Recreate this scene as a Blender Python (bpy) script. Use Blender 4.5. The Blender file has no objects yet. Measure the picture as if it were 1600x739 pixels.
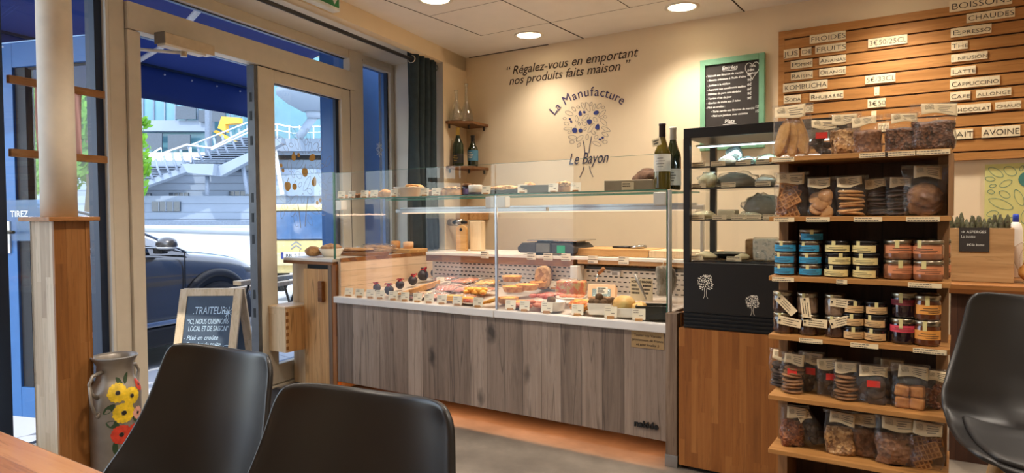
import bpy, bmesh, math, random
from mathutils import Vector, Matrix, noise
PI = math.pi
SC = bpy.context.scene
COL = SC.collection
rng = random.Random(7)
V = Vector

# ------------------------------------------------------------------ camera
F, CAMH = 1060.0, 1.15
PITCH, YAW, ROLL = math.radians(1.75), math.radians(33.4), math.radians(-.44)
_fw0 = V((-math.sin(YAW), math.cos(YAW), 0)); _r0 = V((math.cos(YAW), math.sin(YAW), 0))
FW = _fw0 * math.cos(PITCH) + V((0, 0, -math.sin(PITCH)))
_u0 = _r0.cross(FW)
RT = _r0 * math.cos(ROLL) + _u0 * math.sin(ROLL)
UP = _u0 * math.cos(ROLL) - _r0 * math.sin(ROLL)
EYE = V((0, 0, CAMH))
cam = bpy.data.cameras.new('camera'); camo = bpy.data.objects.new('camera', cam); COL.objects.link(camo)
cam.lens = F / 1600 * 36; cam.sensor_width = 36; cam.sensor_fit = 'HORIZONTAL'; cam.clip_start = .02; cam.clip_end = 300
mx = Matrix.Identity(4)
for i in range(3):
    mx[i][0] = RT[i]; mx[i][1] = UP[i]; mx[i][2] = -FW[i]; mx[i][3] = EYE[i]
camo.matrix_world = mx
SC.camera = camo

# ------------------------------------------------------------------ world, sun, exposure
SC.view_settings.view_transform = 'Standard'; SC.view_settings.look = 'None'
SC.view_settings.gamma = 1; SC.view_settings.use_curve_mapping = False
SC.view_settings.exposure = 0.42
SKY_STRENGTH, SUN_STRENGTH = 0.62, 2.6
LAMP_W, LAMP_COL = 64.0, (1.0, .885, .75)
CASE_W, CASE_COL = 3.2, (1.0, .68, .46)
wd = bpy.data.worlds.new('world'); SC.world = wd; wd.use_nodes = True
_nt = wd.node_tree; _bg = _nt.nodes['Background']
_sky = _nt.nodes.new('ShaderNodeTexSky'); _sky.sky_type = 'NISHITA'; _sky.sun_disc = False
_sky.sun_elevation = math.radians(58); _sky.sun_rotation = math.radians(80); _sky.altitude = 150; _sky.dust_density = .6
_hs = _nt.nodes.new('ShaderNodeHueSaturation'); _hs.inputs['Saturation'].default_value = .6; _nt.links.new(_sky.outputs[0], _hs.inputs['Color']); _nt.links.new(_hs.outputs[0], _bg.inputs[0]); _bg.inputs[1].default_value = SKY_STRENGTH
sun = bpy.data.lights.new('sun', 'SUN'); sun.energy = SUN_STRENGTH; sun.angle = math.radians(.6); sun.color = (1, .95, .86)
suno = bpy.data.objects.new('sun', sun); COL.objects.link(suno)
suno.rotation_euler = V((.17, -.60, .78)).to_track_quat('Z', 'Y').to_euler()
SC.cycles.max_bounces = 9; SC.cycles.transparent_max_bounces = 40; SC.cycles.diffuse_bounces = 4; SC.cycles.glossy_bounces = 4
SC.cycles.transmission_bounces = 6
SC.cycles.sample_clamp_indirect = 6; SC.cycles.caustics_reflective = False; SC.cycles.caustics_refractive = False

# ------------------------------------------------------------------ measuring helpers
def ray(x, y): return FW + RT * ((x - 800) / F) - UP * ((y - 369.5) / F)
def onz(x, y, z): d = ray(x, y); return EYE + d * ((z - CAMH) / d.z)
def ony(x, y, Y): d = ray(x, y); return EYE + d * (Y / d.y)
SHA = math.radians(-10.5)
SD = V((math.sin(SHA), math.cos(SHA), 0)); SN = V((math.cos(SHA), -math.sin(SHA), 0))   # along the shopfront, into the room
SR = V((-3.87, 2.95, 0))
def sp(u, w, z=0): return SR + SD * u - SN * w + V((0, 0, z))          # w is the distance out of the room
SHOP = Matrix(((SD.x, -SN.x, 0, SR.x), (SD.y, -SN.y, 0, SR.y), (0, 0, 1, 0), (0, 0, 0, 1)))
def onshop(x, y, w=0):
    d = ray(x, y); p0 = sp(0, w); return EYE + d * ((p0 - EYE).dot(SN) / d.dot(SN))

# ------------------------------------------------------------------ materials
MATS = {}
def lin(c):
    c = c / 255; return c / 12.92 if c <= .04045 else ((c + .055) / 1.055) ** 2.4
def rgb(*c): return (lin(c[0]), lin(c[1]), lin(c[2]), 1)
def newmat(name):
    m = bpy.data.materials.new(name); m.use_nodes = True; MATS[name] = m
    nt = m.node_tree; return m, nt, nt.nodes['Principled BSDF']
def nd(nt, t, ins=None, **kw):
    n = nt.nodes.new(t)
    for k, v in kw.items(): setattr(n, k, v)
    for k, v in (ins or {}).items():
        if isinstance(v, bpy.types.NodeSocket): nt.links.new(v, n.inputs[k])
        else: n.inputs[k].default_value = v
    return n
def mth(nt, op, a, b=0.0, c=0.0):
    n = nd(nt, 'ShaderNodeMath', {0: a, 1: b, 2: c}, operation=op); return n.outputs[0]
def ramp(nt, fac, stops):
    n = nd(nt, 'ShaderNodeValToRGB', {0: fac}); cr = n.color_ramp
    while len(cr.elements) < len(stops): cr.elements.new(.5)
    for e, (p, c) in zip(cr.elements, stops): e.position = p; e.color = c
    return n.outputs[0]
def mixc(nt, fac, a, b, mode='MIX'):
    n = nd(nt, 'ShaderNodeMix', data_type='RGBA', blend_type=mode)
    for k, v in ((0, fac), (6, a), (7, b)):
        if isinstance(v, bpy.types.NodeSocket): nt.links.new(v, n.inputs[k])
        else: n.inputs[k].default_value = v
    return n.outputs[2]
def objco(nt): return nd(nt, 'ShaderNodeTexCoord').outputs['Object']
def noise_tex(nt, vec, scale, detail=4, rough=.55, dist=0):
    return nd(nt, 'ShaderNodeTexNoise', {'Vector': vec, 'Scale': scale, 'Detail': detail, 'Roughness': rough, 'Distortion': dist}).outputs['Fac']
def bump(nt, b, h, strength=.3, dist=.002):
    nt.links.new(nd(nt, 'ShaderNodeBump', {'Height': h, 'Strength': strength, 'Distance': dist}).outputs[0], b.inputs['Normal'])
def plain(name, c, rough=.5, metal=0, var=.08, scale=14, spec=.5, coat=0, bmp=0, bscale=80, emit=None):
    """a solid colour with a little uneven tone"""
    m, nt, b = newmat(name); co = objco(nt)
    f = noise_tex(nt, co, scale)
    base = rgb(*c)
    lo = tuple(v * (1 - var * 1.6) for v in base[:3]) + (1,); hi = tuple(min(1, v * (1 + var * 1.6)) for v in base[:3]) + (1,)
    nt.links.new(ramp(nt, f, [(.3, lo), (.7, hi)]), b.inputs['Base Color'])
    b.inputs['Roughness'].default_value = rough; b.inputs['Metallic'].default_value = metal
    b.inputs['Specular IOR Level'].default_value = spec; b.inputs['Coat Weight'].default_value = coat
    if bmp: bump(nt, b, noise_tex(nt, co, bscale, 6), bmp)
    if emit: b.inputs['Emission Color'].default_value = rgb(*c); b.inputs['Emission Strength'].default_value = emit
    return m
def mottled(name, cols, scale=30, rough=.6, bmp=.4, bscale=None, detail=5, coat=0, spec=.4, dist=0, voro=False):
    m, nt, b = newmat(name); co = objco(nt)
    if voro:
        v = nd(nt, 'ShaderNodeTexVoronoi', {'Vector': co, 'Scale': scale}); f = nd(nt, 'ShaderNodeSeparateColor', {0: v.outputs['Color']}).outputs[0]; hgt = v.outputs['Distance']
    else:
        f = noise_tex(nt, co, scale, detail, .6, dist); hgt = noise_tex(nt, co, bscale or scale * 1.6, 5)
    n = len(cols); lo, hi = (.0, 1.) if voro else (.3, .7)
    nt.links.new(ramp(nt, f, [(lo + (hi - lo) * i / max(1, n - 1), rgb(*c)) for i, c in enumerate(cols)]), b.inputs['Base Color'])
    b.inputs['Roughness'].default_value = rough; b.inputs['Coat Weight'].default_value = coat; b.inputs['Specular IOR Level'].default_value = spec
    if bmp: bump(nt, b, hgt, bmp, .004)
    return m
def wood(name, cols, along='Z', width=None, length=None, rough=.45, grain=1.0, seam=.0, knots=0, spec=.4, contrast=.5, coat=0, gs=1.0):
    """timber: staves/planks run along one axis, each with its own tone, with stretched grain and optional knots"""
    m, nt, b = newmat(name); co = objco(nt)
    s = nd(nt, 'ShaderNodeSeparateXYZ', {0: co}); ax = 'XYZ'.index(along)
    l = s.outputs[ax]; o = [s.outputs[i] for i in range(3) if i != ax]
    a = mth(nt, 'ADD', o[0], mth(nt, 'MULTIPLY', o[1], .93)) if along == 'Z' else (mth(nt, 'ADD', o[0], o[1]))
    sc = [26 * gs, 26 * gs, 26 * gs]; sc[ax] = 1.6 * gs
    rnd = None
    if width:
        u = mth(nt, 'DIVIDE', a, width); idu = mth(nt, 'FLOOR', u)
        idv = 0.0
        if length:
            w1 = nd(nt, 'ShaderNodeTexWhiteNoise', {'W': idu}, noise_dimensions='1D').outputs[0]
            idv = mth(nt, 'FLOOR', mth(nt, 'ADD', mth(nt, 'DIVIDE', l, length), mth(nt, 'MULTIPLY', w1, 7.3)))
        cv = nd(nt, 'ShaderNodeCombineXYZ', {0: idu, 1: idv})
        rnd = nd(nt, 'ShaderNodeTexWhiteNoise', {'Vector': cv.outputs[0]}, noise_dimensions='3D').outputs[0]
    mp = nd(nt, 'ShaderNodeVectorMath', {0: co, 1: sc}, operation='MULTIPLY').outputs[0]
    if rnd is not None:
        off = nd(nt, 'ShaderNodeCombineXYZ', {0: mth(nt, 'MULTIPLY', rnd, 40), 1: mth(nt, 'MULTIPLY', rnd, 17), 2: mth(nt, 'MULTIPLY', rnd, 29)}).outputs[0]
        mp = nd(nt, 'ShaderNodeVectorMath', {0: mp, 1: off}, operation='ADD').outputs[0]
    g = noise_tex(nt, mp, grain, 7, .62, .8)
    f = g
    if rnd is not None: f = mth(nt, 'ADD', mth(nt, 'MULTIPLY', g, 1 - contrast), mth(nt, 'MULTIPLY', rnd, contrast))
    n = len(cols); lo, hi = .25, .75
    c = ramp(nt, f, [(lo + (hi - lo) * i / max(1, n - 1), rgb(*q)) for i, q in enumerate(cols)])
    g2 = noise_tex(nt, mp, grain * 3.1, 3, .7)
    c = mixc(nt, mth(nt, 'MULTIPLY', mth(nt, 'GREATER_THAN', g2, .6), .22), c, tuple(v * .45 for v in rgb(*cols[0])[:3]) + (1,))
    if knots:
        sk = [5.2, 5.2, 5.2]; sk[ax] = 2.6
        kv = nd(nt, 'ShaderNodeVectorMath', {0: co, 1: sk}, operation='MULTIPLY').outputs[0]
        kn = noise_tex(nt, co, 9, 3)
        kv = nd(nt, 'ShaderNodeVectorMath', {0: kv, 1: nd(nt, 'ShaderNodeCombineXYZ', {0: mth(nt, 'MULTIPLY', kn, .5)}).outputs[0]}, operation='ADD').outputs[0]
        vo = nd(nt, 'ShaderNodeTexVoronoi', {'Vector': kv, 'Scale': 1.0}).outputs['Distance']
        kf = nd(nt, 'ShaderNodeMapRange', {0: vo, 1: .06, 2: .2, 3: knots, 4: 0}).outputs[0]
        c = mixc(nt, kf, c, tuple(v * .25 for v in rgb(*cols[0])[:3]) + (1,))
        crk = noise_tex(nt, nd(nt, 'ShaderNodeVectorMath', {0: mp, 1: (.55, .55, .35)}, operation='MULTIPLY').outputs[0], 1, 2, .4)
        c = mixc(nt, nd(nt, 'ShaderNodeMapRange', {0: mth(nt, 'ABSOLUTE', mth(nt, 'SUBTRACT', crk, .5)), 1: 0, 2: .012, 3: .6, 4: 0}).outputs[0], c, tuple(v * .3 for v in rgb(*cols[0])[:3]) + (1,))
    if width and seam:
        fr = mth(nt, 'FRACT', u); e = mth(nt, 'MINIMUM', fr, mth(nt, 'SUBTRACT', 1.0, fr))
        c = mixc(nt, mth(nt, 'MULTIPLY', mth(nt, 'LESS_THAN', mth(nt, 'MULTIPLY', e, width), .0018), seam), c, tuple(v * .2 for v in rgb(*cols[0])[:3]) + (1,))
    nt.links.new(c, b.inputs['Base Color'])
    b.inputs['Roughness'].default_value = rough; b.inputs['Specular IOR Level'].default_value = spec; b.inputs['Coat Weight'].default_value = coat
    b.inputs['Coat Roughness'].default_value = .15
    bump(nt, b, g, .15, .001)
    return m
def clear(name, tint=(1, 1, 1), f0=.04, rough=0., gain=1.0, bmp=0, bscale=30, milk=0.0, milkcol=(1, 1, 1)):
    """thin see-through sheet: transparent with a mirror reflection growing at grazing angles"""
    m = bpy.data.materials.new(name); m.use_nodes = True; MATS[name] = m; nt = m.node_tree
    nt.nodes.remove(nt.nodes['Principled BSDF']); out = nt.nodes['Material Output']
    lw = nd(nt, 'ShaderNodeLayerWeight', {'Blend': .5}).outputs['Facing']
    sch = mth(nt, 'ADD', f0, mth(nt, 'MULTIPLY', mth(nt, 'POWER', lw, 5.0), 1 - f0))
    tr = nd(nt, 'ShaderNodeBsdfTransparent', {0: tuple(tint) + (1,)}).outputs[0]
    gl = nd(nt, 'ShaderNodeBsdfGlossy', {'Roughness': rough})
    if bmp:
        co = objco(nt); hh = noise_tex(nt, co, bscale, 4, .6, 1.5)
        nt.links.new(nd(nt, 'ShaderNodeBump', {'Height': hh, 'Strength': bmp, 'Distance': .01}).outputs[0], gl.inputs['Normal'])
    mi = nd(nt, 'ShaderNodeMixShader', {0: mth(nt, 'MINIMUM', mth(nt, 'MULTIPLY', sch, gain), 1.0), 1: tr, 2: gl.outputs[0]}).outputs[0]
    if milk:
        df = nd(nt, 'ShaderNodeBsdfDiffuse', {0: tuple(milkcol) + (1,)}).outputs[0]
        mi = nd(nt, 'ShaderNodeMixShader', {0: milk, 1: mi, 2: df}).outputs[0]
    nt.links.new(mi, out.inputs[0]); return m
def glow(name, c, s):
    m, nt, b = newmat(name); b.inputs['Base Color'].default_value = (0, 0, 0, 1)
    b.inputs['Emission Color'].default_value = rgb(*c); b.inputs['Emission Strength'].default_value = s; return m
def M(n): return MATS[n] if isinstance(n, str) else n

# ------------------------------------------------------------------ mesh builder
class MB:
    def __init__(s): s.v = []; s.f = []; s.mi = []; s.sm = []
    def add(s, vs, fs, mi=0, smooth=False, T=None):
        o = len(s.v)
        s.v += [(T @ V(p)) if T is not None else V(p) for p in vs]
        for f in fs: s.f.append([i + o for i in f]); s.mi.append(mi); s.sm.append(smooth)
        return s
    def box(s, x0, x1, y0, y1, z0, z1, mi=0, T=None):
        vs = [(x, y, z) for z in (z0, z1) for y in (y0, y1) for x in (x0, x1)]
        return s.add(vs, [(0, 2, 3, 1), (4, 5, 7, 6), (0, 1, 5, 4), (1, 3, 7, 5), (3, 2, 6, 7), (2, 0, 4, 6)], mi, False, T)
    def prism(s, poly, d0, d1, axis='Z', mi=0, T=None, smooth=False):
        """poly: 2D outline; extruded along axis from d0 to d1"""
        n = len(poly)
        def P(a, b, d): return {'Z': (a, b, d), 'Y': (a, d, b), 'X': (d, a, b)}[axis]
        vs = [P(a, b, d0) for a, b in poly] + [P(a, b, d1) for a, b in poly]
        ar = sum(poly[i][0] * poly[(i + 1) % n][1] - poly[(i + 1) % n][0] * poly[i][1] for i in range(n))
        fl = (ar > 0) != (axis == 'Y')
        if d1 < d0: fl = not fl
        c0 = list(range(n)); c1 = list(range(n, 2 * n))
        fs = [c0[::-1] if fl else c0, c1 if fl else c1[::-1]]
        s.add(vs, fs, mi, False, T)
        o = len(s.v) - 2 * n
        for i in range(n):
            j = (i + 1) % n; q = [o + i, o + j, o + n + j, o + n + i]
            s.f.append(q if fl else q[::-1]); s.mi.append(mi); s.sm.append(smooth)
        return s
    def lathe(s, prof, n=24, c=(0, 0, 0), mi=0, T=None, smooth=True, caps=True):
        vs = []; fs = []
        for r, z in prof:
            for i in range(n):
                a = 2 * PI * i / n; vs.append((c[0] + r * math.cos(a), c[1] + r * math.sin(a), c[2] + z))
        for k in range(len(prof) - 1):
            for i in range(n):
                j = (i + 1) % n; fs.append((k * n + i, k * n + j, (k + 1) * n + j, (k + 1) * n + i))
        s.add(vs, fs, mi, smooth, T)
        o = len(s.v) - len(vs)
        if caps:
            if prof[0][0] > 1e-4: s.f.append([o + i for i in range(n)][::-1]); s.mi.append(mi); s.sm.append(False)
            if prof[-1][0] > 1e-4: s.f.append([o + (len(prof) - 1) * n + i for i in range(n)]); s.mi.append(mi); s.sm.append(False)
        return s
    def tube(s, pts, r, n=8, mi=0, T=None, closed=False, caps=True):
        pts = [V(p) for p in pts]; m = len(pts); rs = r if isinstance(r, (list, tuple)) else [r] * m
        vs = []; fs = []; pn = None
        for i, p in enumerate(pts):
            t = (pts[(i + 1) % m] - pts[i - 1]) if closed else (pts[min(i + 1, m - 1)] - pts[max(i - 1, 0)])
            if t.length < 1e-9: t = V((0, 0, 1))
            t.normalize()
            if pn is None:
                pn = t.orthogonal().normalized()
            else:
                pn = pn - t * pn.dot(t)
                if pn.length < 1e-6: pn = t.orthogonal()
                pn.normalize()
            bn = t.cross(pn)
            for k in range(n):
                a = 2 * PI * k / n; vs.append(p + (pn * math.cos(a) + bn * math.sin(a)) * rs[i])
        for i in range(m if closed else m - 1):
            j = (i + 1) % m
            for k in range(n):
                q = (k + 1) % n; fs.append((i * n + k, i * n + q, j * n + q, j * n + k))
        s.add(vs, fs, mi, True, T); o = len(s.v) - len(vs)
        if caps and not closed:
            s.f.append([o + k for k in range(n)][::-1]); s.f.append([o + (m - 1) * n + k for k in range(n)]); s.mi += [mi, mi]; s.sm += [False, False]
        return s
    def cyl(s, p0, p1, r, n=16, mi=0, T=None, r1=None): return s.tube([p0, p1], [r, r if r1 is None else r1], n, mi, T)
    def grid(s, fn, nu, nv, mi=0, T=None, closeu=False, smooth=True, flip=False):
        vs = [fn(i / (nu if closeu else nu - 1), j / (nv - 1)) for j in range(nv) for i in range(nu)]
        fs = []
        for j in range(nv - 1):
            for i in range(nu if closeu else nu - 1):
                k = (i + 1) % nu; q = (j * nu + i, j * nu + k, (j + 1) * nu + k, (j + 1) * nu + i); fs.append(q[::-1] if flip else q)
        return s.add(vs, fs, mi, smooth, T)
    def blob(s, c, rad, amp=.12, seed=0, sub=3, freq=2.2, mi=0, T=None, flat=None):
        vs, fs = ico(sub); out = []
        for p in vs:
            d = 1 + amp * noise.noise(V(p) * freq + V((seed * 7.1, seed * 3.7, seed)))
            q = V((p[0] * rad[0] * d, p[1] * rad[1] * d, p[2] * rad[2] * d))
            if flat is not None and q.z < flat * rad[2]: q.z = flat * rad[2]
            out.append(q + V(c))
        return s.add(out, fs, mi, True, T)
    def quad(s, a, b, c, d, mi=0, T=None): return s.add([a, b, c, d], [(0, 1, 2, 3)], mi, False, T)
    def build(s, name, mats, parent=None, local=False, bevel=0, seg=2, smooth=None, subsurf=0, solid=0, recalc=False):
        me = bpy.data.meshes.new(name); vs = s.v
        if parent is not None and not local:
            inv = PMAT.get(parent.name, Matrix.Identity(4)).inverted(); vs = [inv @ p for p in vs]
        me.from_pydata([tuple(p) for p in vs], [], s.f)
        for m in (mats if isinstance(mats, (list, tuple)) else [mats]): me.materials.append(M(m))
        for p, i, q in zip(me.polygons, s.mi, s.sm): p.material_index = i; p.use_smooth = q if smooth is None else smooth
        if recalc:
            bm = bmesh.new(); bm.from_mesh(me); bmesh.ops.recalc_face_normals(bm, faces=bm.faces); bm.to_mesh(me); bm.free()
        me.update()
        o = bpy.data.objects.new(name, me); COL.objects.link(o)
        if parent is not None: o.parent = parent
        if parent is not None: PMAT[o.name] = PMAT.get(parent.name, Matrix.Identity(4))
        if solid:
            md = o.modifiers.new('solid', 'SOLIDIFY'); md.thickness = solid; md.offset = 0
        if bevel:
            md = o.modifiers.new('bevel', 'BEVEL'); md.width = bevel; md.segments = seg; md.limit_method = 'ANGLE'; md.angle_limit = math.radians(40); md.harden_normals = False
        if subsurf:
            md = o.modifiers.new('sub', 'SUBSURF'); md.levels = subsurf; md.render_levels = subsurf
        return o
_ICO = {}
def ico(sub):
    if sub not in _ICO:
        bm = bmesh.new(); bmesh.ops.create_icosphere(bm, subdivisions=sub, radius=1)
        _ICO[sub] = ([tuple(v.co) for v in bm.verts], [[v.index for v in f.verts] for f in bm.faces]); bm.free()
    return _ICO[sub]
PMAT = {}
def tag(o, label, cat, group=None):
    o['label'] = label; o['category'] = cat
    if group: o['group'] = group
    return o
def thing(name, label, cat, loc=(0, 0, 0), rotz=0, group=None, mat=None):
    o = bpy.data.objects.new(name, None); COL.objects.link(o); o.empty_display_size = .05
    if mat is None: mat = Matrix.Translation(V(loc)) @ Matrix.Rotation(rotz, 4, 'Z')
    o.matrix_world = mat; PMAT[o.name] = mat.copy()
    return tag(o, label, cat, group)
def struct(o): o['kind'] = 'structure'; return o
def stuff(o): o['kind'] = 'stuff'; return o
KIDS = {}
def dup(root, loc=None, rotz=0, label=None, group=None, scale=None, mat=None):
    r = root.copy(); COL.objects.link(r)
    if mat is not None: r.matrix_world = mat
    else: r.matrix_world = Matrix.Translation(V(loc)) @ Matrix.Rotation(rotz, 4, 'Z') @ (Matrix.Scale(scale, 4) if scale else Matrix.Identity(4))
    if label: r['label'] = label
    if group: r['group'] = group
    for ch in list(root.children):
        c = ch.copy(); COL.objects.link(c); c.parent = r
        for g in list(ch.children):
            d = g.copy(); COL.objects.link(d); d.parent = c
    return r
def place(root, first, loc, rotz=0, label=None, group=None, scale=None):
    """the first call moves the prototype itself, later ones copy it"""
    if not first.get(root.name):
        first[root.name] = 1
        root.matrix_world = Matrix.Translation(V(loc)) @ Matrix.Rotation(rotz, 4, 'Z') @ (Matrix.Scale(scale, 4) if scale else Matrix.Identity(4))
        if label: root['label'] = label
        if group: root['group'] = group
        return root
    return dup(root, loc, rotz, label, group, scale)
USED = {}
def frame(o, ux, uy):
    ux = V(ux).normalized(); uy = V(uy).normalized(); uz = ux.cross(uy)
    return Matrix(((ux.x, uy.x, uz.x, o[0]), (ux.y, uy.y, uz.y, o[1]), (ux.z, uy.z, uz.z, o[2]), (0, 0, 0, 1)))
WALLF = lambda x, y, z: frame((x, y, z), (1, 0, 0), (0, 0, 1))     # writing on a wall that faces -y
def text(body, size, mt, T, parent=None, name='lettering', align='LEFT', shear=0, bold=0, width=None, space=1.0, depth=.0006, local=False):
    cu = bpy.data.curves.new(name, 'FONT'); cu.body = body; cu.size = size; cu.align_x = align; cu.shear = shear; cu.offset = bold
    cu.space_character = space; cu.resolution_u = 3; cu.extrude = depth
    ob = bpy.data.objects.new(name + '_c', cu); me = bpy.data.meshes.new_from_object(ob)
    bpy.data.objects.remove(ob); bpy.data.curves.remove(cu)
    me.name = name; me.materials.clear(); me.materials.append(M(mt))
    if width and me.vertices:
        xs = [v.co.x for v in me.vertices]; w = max(xs) - min(xs)
        if w > 0:
            k = width / w; me.transform(Matrix.Diagonal((k, 1, 1, 1)))
    if parent is not None and not local: T = PMAT.get(parent.name, Matrix.Identity(4)).inverted() @ T
    me.transform(T)
    o = bpy.data.objects.new(name, me); COL.objects.link(o)
    if parent is not None: o.parent = parent
    return o
def scribble(mb, T, w, h, lines, mi=0, seed=0, t=.0004, fill=.55, x0=0, y0=0):
    """rows of small dark dashes: print too small to read"""
    r = random.Random(seed)
    for k in range(lines):
        y = y0 + h * (1 - (k + .7) / lines); x = x0 + w * .04; end = x0 + w * r.uniform(.55, .98); hh = h / lines * fill
        while x < end:
            l = w * r.uniform(.04, .12); mb.box(x, min(x + l, end), y, y + hh, 0, t, mi, T); x += l + w * .02
    return mb
# ------------------------------------------------------------------ the materials of this shop
plain('wall_cream', (231, 212, 180), .85, var=.02, scale=3, bmp=.05, bscale=140)
plain('reveal_white', (226, 220, 208), .8, var=.02, scale=3)
plain('ceiling_white', (232, 226, 220), .9, var=.02, scale=4)
plain('ceiling_joint', (70, 60, 52), .9)
plain('frame_beige', (216, 207, 190), .5, var=.02)
plain('frame_blue', (48, 100, 160), .45, var=.03)
plain('frame_navy', (22, 40, 66), .5, var=.03)
plain('gasket', (18, 20, 26), .6)
m = plain('awning_navy', (58, 72, 116), .8, var=.06, scale=3, bmp=.1)
_n = m.node_tree; _o = _n.nodes['Material Output']; _t = nd(_n, 'ShaderNodeBsdfTranslucent', {0: rgb(76, 98, 152)}).outputs[0]
_n.links.new(nd(_n, 'ShaderNodeMixShader', {0: .5, 1: _n.nodes['Principled BSDF'].outputs[0], 2: _t}).outputs[0], _o.inputs[0])
plain('cassette_pale', (170, 205, 240), .5)
plain('arm_white', (232, 234, 238), .4)
plain('stud', (210, 212, 216), .3, metal=1)
mottled('floor_grey', [(90, 82, 74), (114, 105, 95), (140, 129, 117)], 2.2, .45, .08, 60, 8, spec=.35)
mottled('floor_terracotta', [(168, 98, 64), (196, 124, 84), (212, 150, 110)], 5.5, .42, .1, 40, 8, spec=.35)
mottled('mat_black', [(34, 34, 38), (58, 58, 63)], 260, .95, .8, 300)
plain('mat_edge', (150, 152, 156), .35, metal=1)
wood('grey_planks', [(106, 90, 78), (146, 127, 112), (174, 156, 141)], 'Z', .115, None, .6, 1.0, .6, .9, contrast=.42)
wood('cabinet_pine', [(184, 132, 78), (208, 160, 104), (222, 182, 128)], 'Z', .12, None, .45, .8, .3, .5, contrast=.35)
wood('pine_pale', [(198, 164, 124), (216, 186, 146), (226, 200, 162)], 'Z', .09, .6, .5, .8, .15, contrast=.35)
wood('butcher_orange', [(124, 74, 32), (150, 92, 42), (170, 112, 58)], 'Z', .03, .42, .4, 1.0, .08, contrast=.28)
wood('pedestal_brown', [(116, 72, 34), (142, 92, 46), (164, 114, 66)], 'Z', .036, .5, .4, 1.0, .1, contrast=.32)
wood('pedestal_pale', [(168, 142, 112), (196, 172, 140), (214, 194, 164)], 'Z', .036, .5, .4, 1.0, .12, contrast=.45)
wood('oak_board', [(150, 100, 48), (176, 122, 64), (194, 142, 82)], 'X', None, None, .5, 1.0, contrast=.5)
wood('rack_oak', [(138, 92, 46), (168, 118, 64), (188, 140, 84)], 'X', None, None, .5, 1.0)
wood('rack_post', [(116, 82, 52), (140, 102, 66), (154, 116, 78)], 'Z', None, None, .6, 1.0)
wood('rack_back', [(62, 44, 34), (80, 58, 45), (96, 72, 56)], 'Z', .16, None, .6, 1.0, .5, contrast=.3)
wood('worktop_oak', [(112, 66, 30), (138, 88, 44), (158, 106, 58)], 'X', .06, .7, .4, 1.0, .2, contrast=.5)
wood('counter_dark', [(48, 28, 20), (66, 40, 28), (80, 52, 38)], 'Z', .14, None, .5, 1.0, .3, contrast=.3)
wood('tray_wood', [(160, 112, 66), (190, 140, 88), (206, 162, 110)], 'X', None, None, .5, 1.0)
wood('board_wood', [(166, 116, 60), (196, 148, 88), (212, 170, 112)], 'X', None, None, .45, .8)
wood('table_top', [(140, 90, 54), (164, 110, 68), (184, 132, 88)], 'X', .07, .8, .22, 1.0, .15, contrast=.35, spec=.5, coat=.4)
wood('leg_wood', [(150, 106, 62), (178, 134, 84), (190, 150, 100)], 'Z', None, None, .5, 1.0)
wood('crate_wood', [(150, 112, 70), (178, 138, 92), (196, 160, 114)], 'X', None, None, .6, 1.2)
wood('dark_shelf', [(96, 62, 34), (124, 84, 48), (146, 102, 62)], 'X', None, None, .55, 1.0)
wood('bar_wood', [(140, 92, 48), (166, 114, 66), (182, 134, 84)], 'Y', None, None, .5, 1.0)
plain('chair_black', (27, 25, 25), .38, var=.05, spec=.5, bmp=.03, bscale=220)
plain('fridge_black', (20, 18, 18), .4, var=.05)
plain('black_plastic', (28, 28, 30), .4)
plain('black_slot', (8, 8, 8), .6)
plain('white_plastic', (226, 222, 214), .4, var=.02)
plain('white_enamel', (232, 226, 214), .3, var=.02, coat=.3)
plain('sill_white', (224, 220, 216), .35, var=.02)
plain('perf_white', (224, 214, 200), .5, var=.02)
plain('aluminium', (176, 178, 182), .28, metal=1, var=.04)
plain('steel', (190, 188, 184), .2, metal=1, var=.03)
plain('zinc', (150, 143, 134), .4, metal=.45, var=.12, scale=6)
plain('zinc_inside', (150, 150, 150), .5, metal=.6, var=.1, scale=6)
plain('lid_steel', (170, 160, 140), .3, metal=1, var=.04)
plain('paper', (236, 226, 204), .8, var=.02)
plain('paper_cream', (224, 204, 166), .8, var=.03)
plain('paper_white', (240, 238, 232), .8, var=.01)
plain('print_dark', (52, 44, 38), .8)
plain('print_grey', (112, 102, 92), .8)
plain('ink_brown', (66, 48, 34), .7)
plain('ink_blue', (40, 52, 120), .7)
plain('ink_purple', (58, 46, 92), .7)
plain('ink_navy', (42, 44, 78), .7)
plain('tile_ivory', (238, 222, 186), .5, var=.02)
plain('chalk', (226, 226, 220), .9)
plain('chalk_blue', (205, 226, 240), .9)
plain('slate_board', (46, 40, 36), .75, var=.1)
plain('slate_blue', (66, 80, 96), .7, var=.08)
plain('frame_mint', (116, 168, 134), .55)
plain('curtain_teal', (34, 50, 58), .85, var=.12, scale=20, bmp=.15, bscale=300)
plain('column_plaster', (236, 226, 208), .8, var=.03, bmp=.2, bscale=18)
plain('rod_black', (34, 32, 36), .45)
plain('fabric_pink', (206, 164, 150), .9, var=.04)
_n = MATS['fabric_pink'].node_tree; _t = nd(_n, 'ShaderNodeBsdfTranslucent', {0: rgb(240, 206, 192)}).outputs[0]
_n.links.new(nd(_n, 'ShaderNodeMixShader', {0: .8, 1: _n.nodes['Principled BSDF'].outputs[0], 2: _t}).outputs[0], _n.nodes['Material Output'].inputs[0])
plain('green_sign', (24, 128, 62), .5)
plain('sign_white', (225, 228, 222), .5)
plain('tree_white', (232, 226, 208), .6)
clear('glass_shop', (.95, .975, .985), .045)
clear('glass_case', (.975, .985, .975), .042, gain=.95)
clear('glass_clear', (.90, .92, .91), .10, gain=1.8)
clear('film', (.965, .955, .94), .05, .1, 1.4, 1.0, 26, .012, (.9, .88, .84))
clear('film_thin', (.96, .955, .95), .05, .08, 1.5, .9, 22, .03, (.95, .93, .9))
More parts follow.
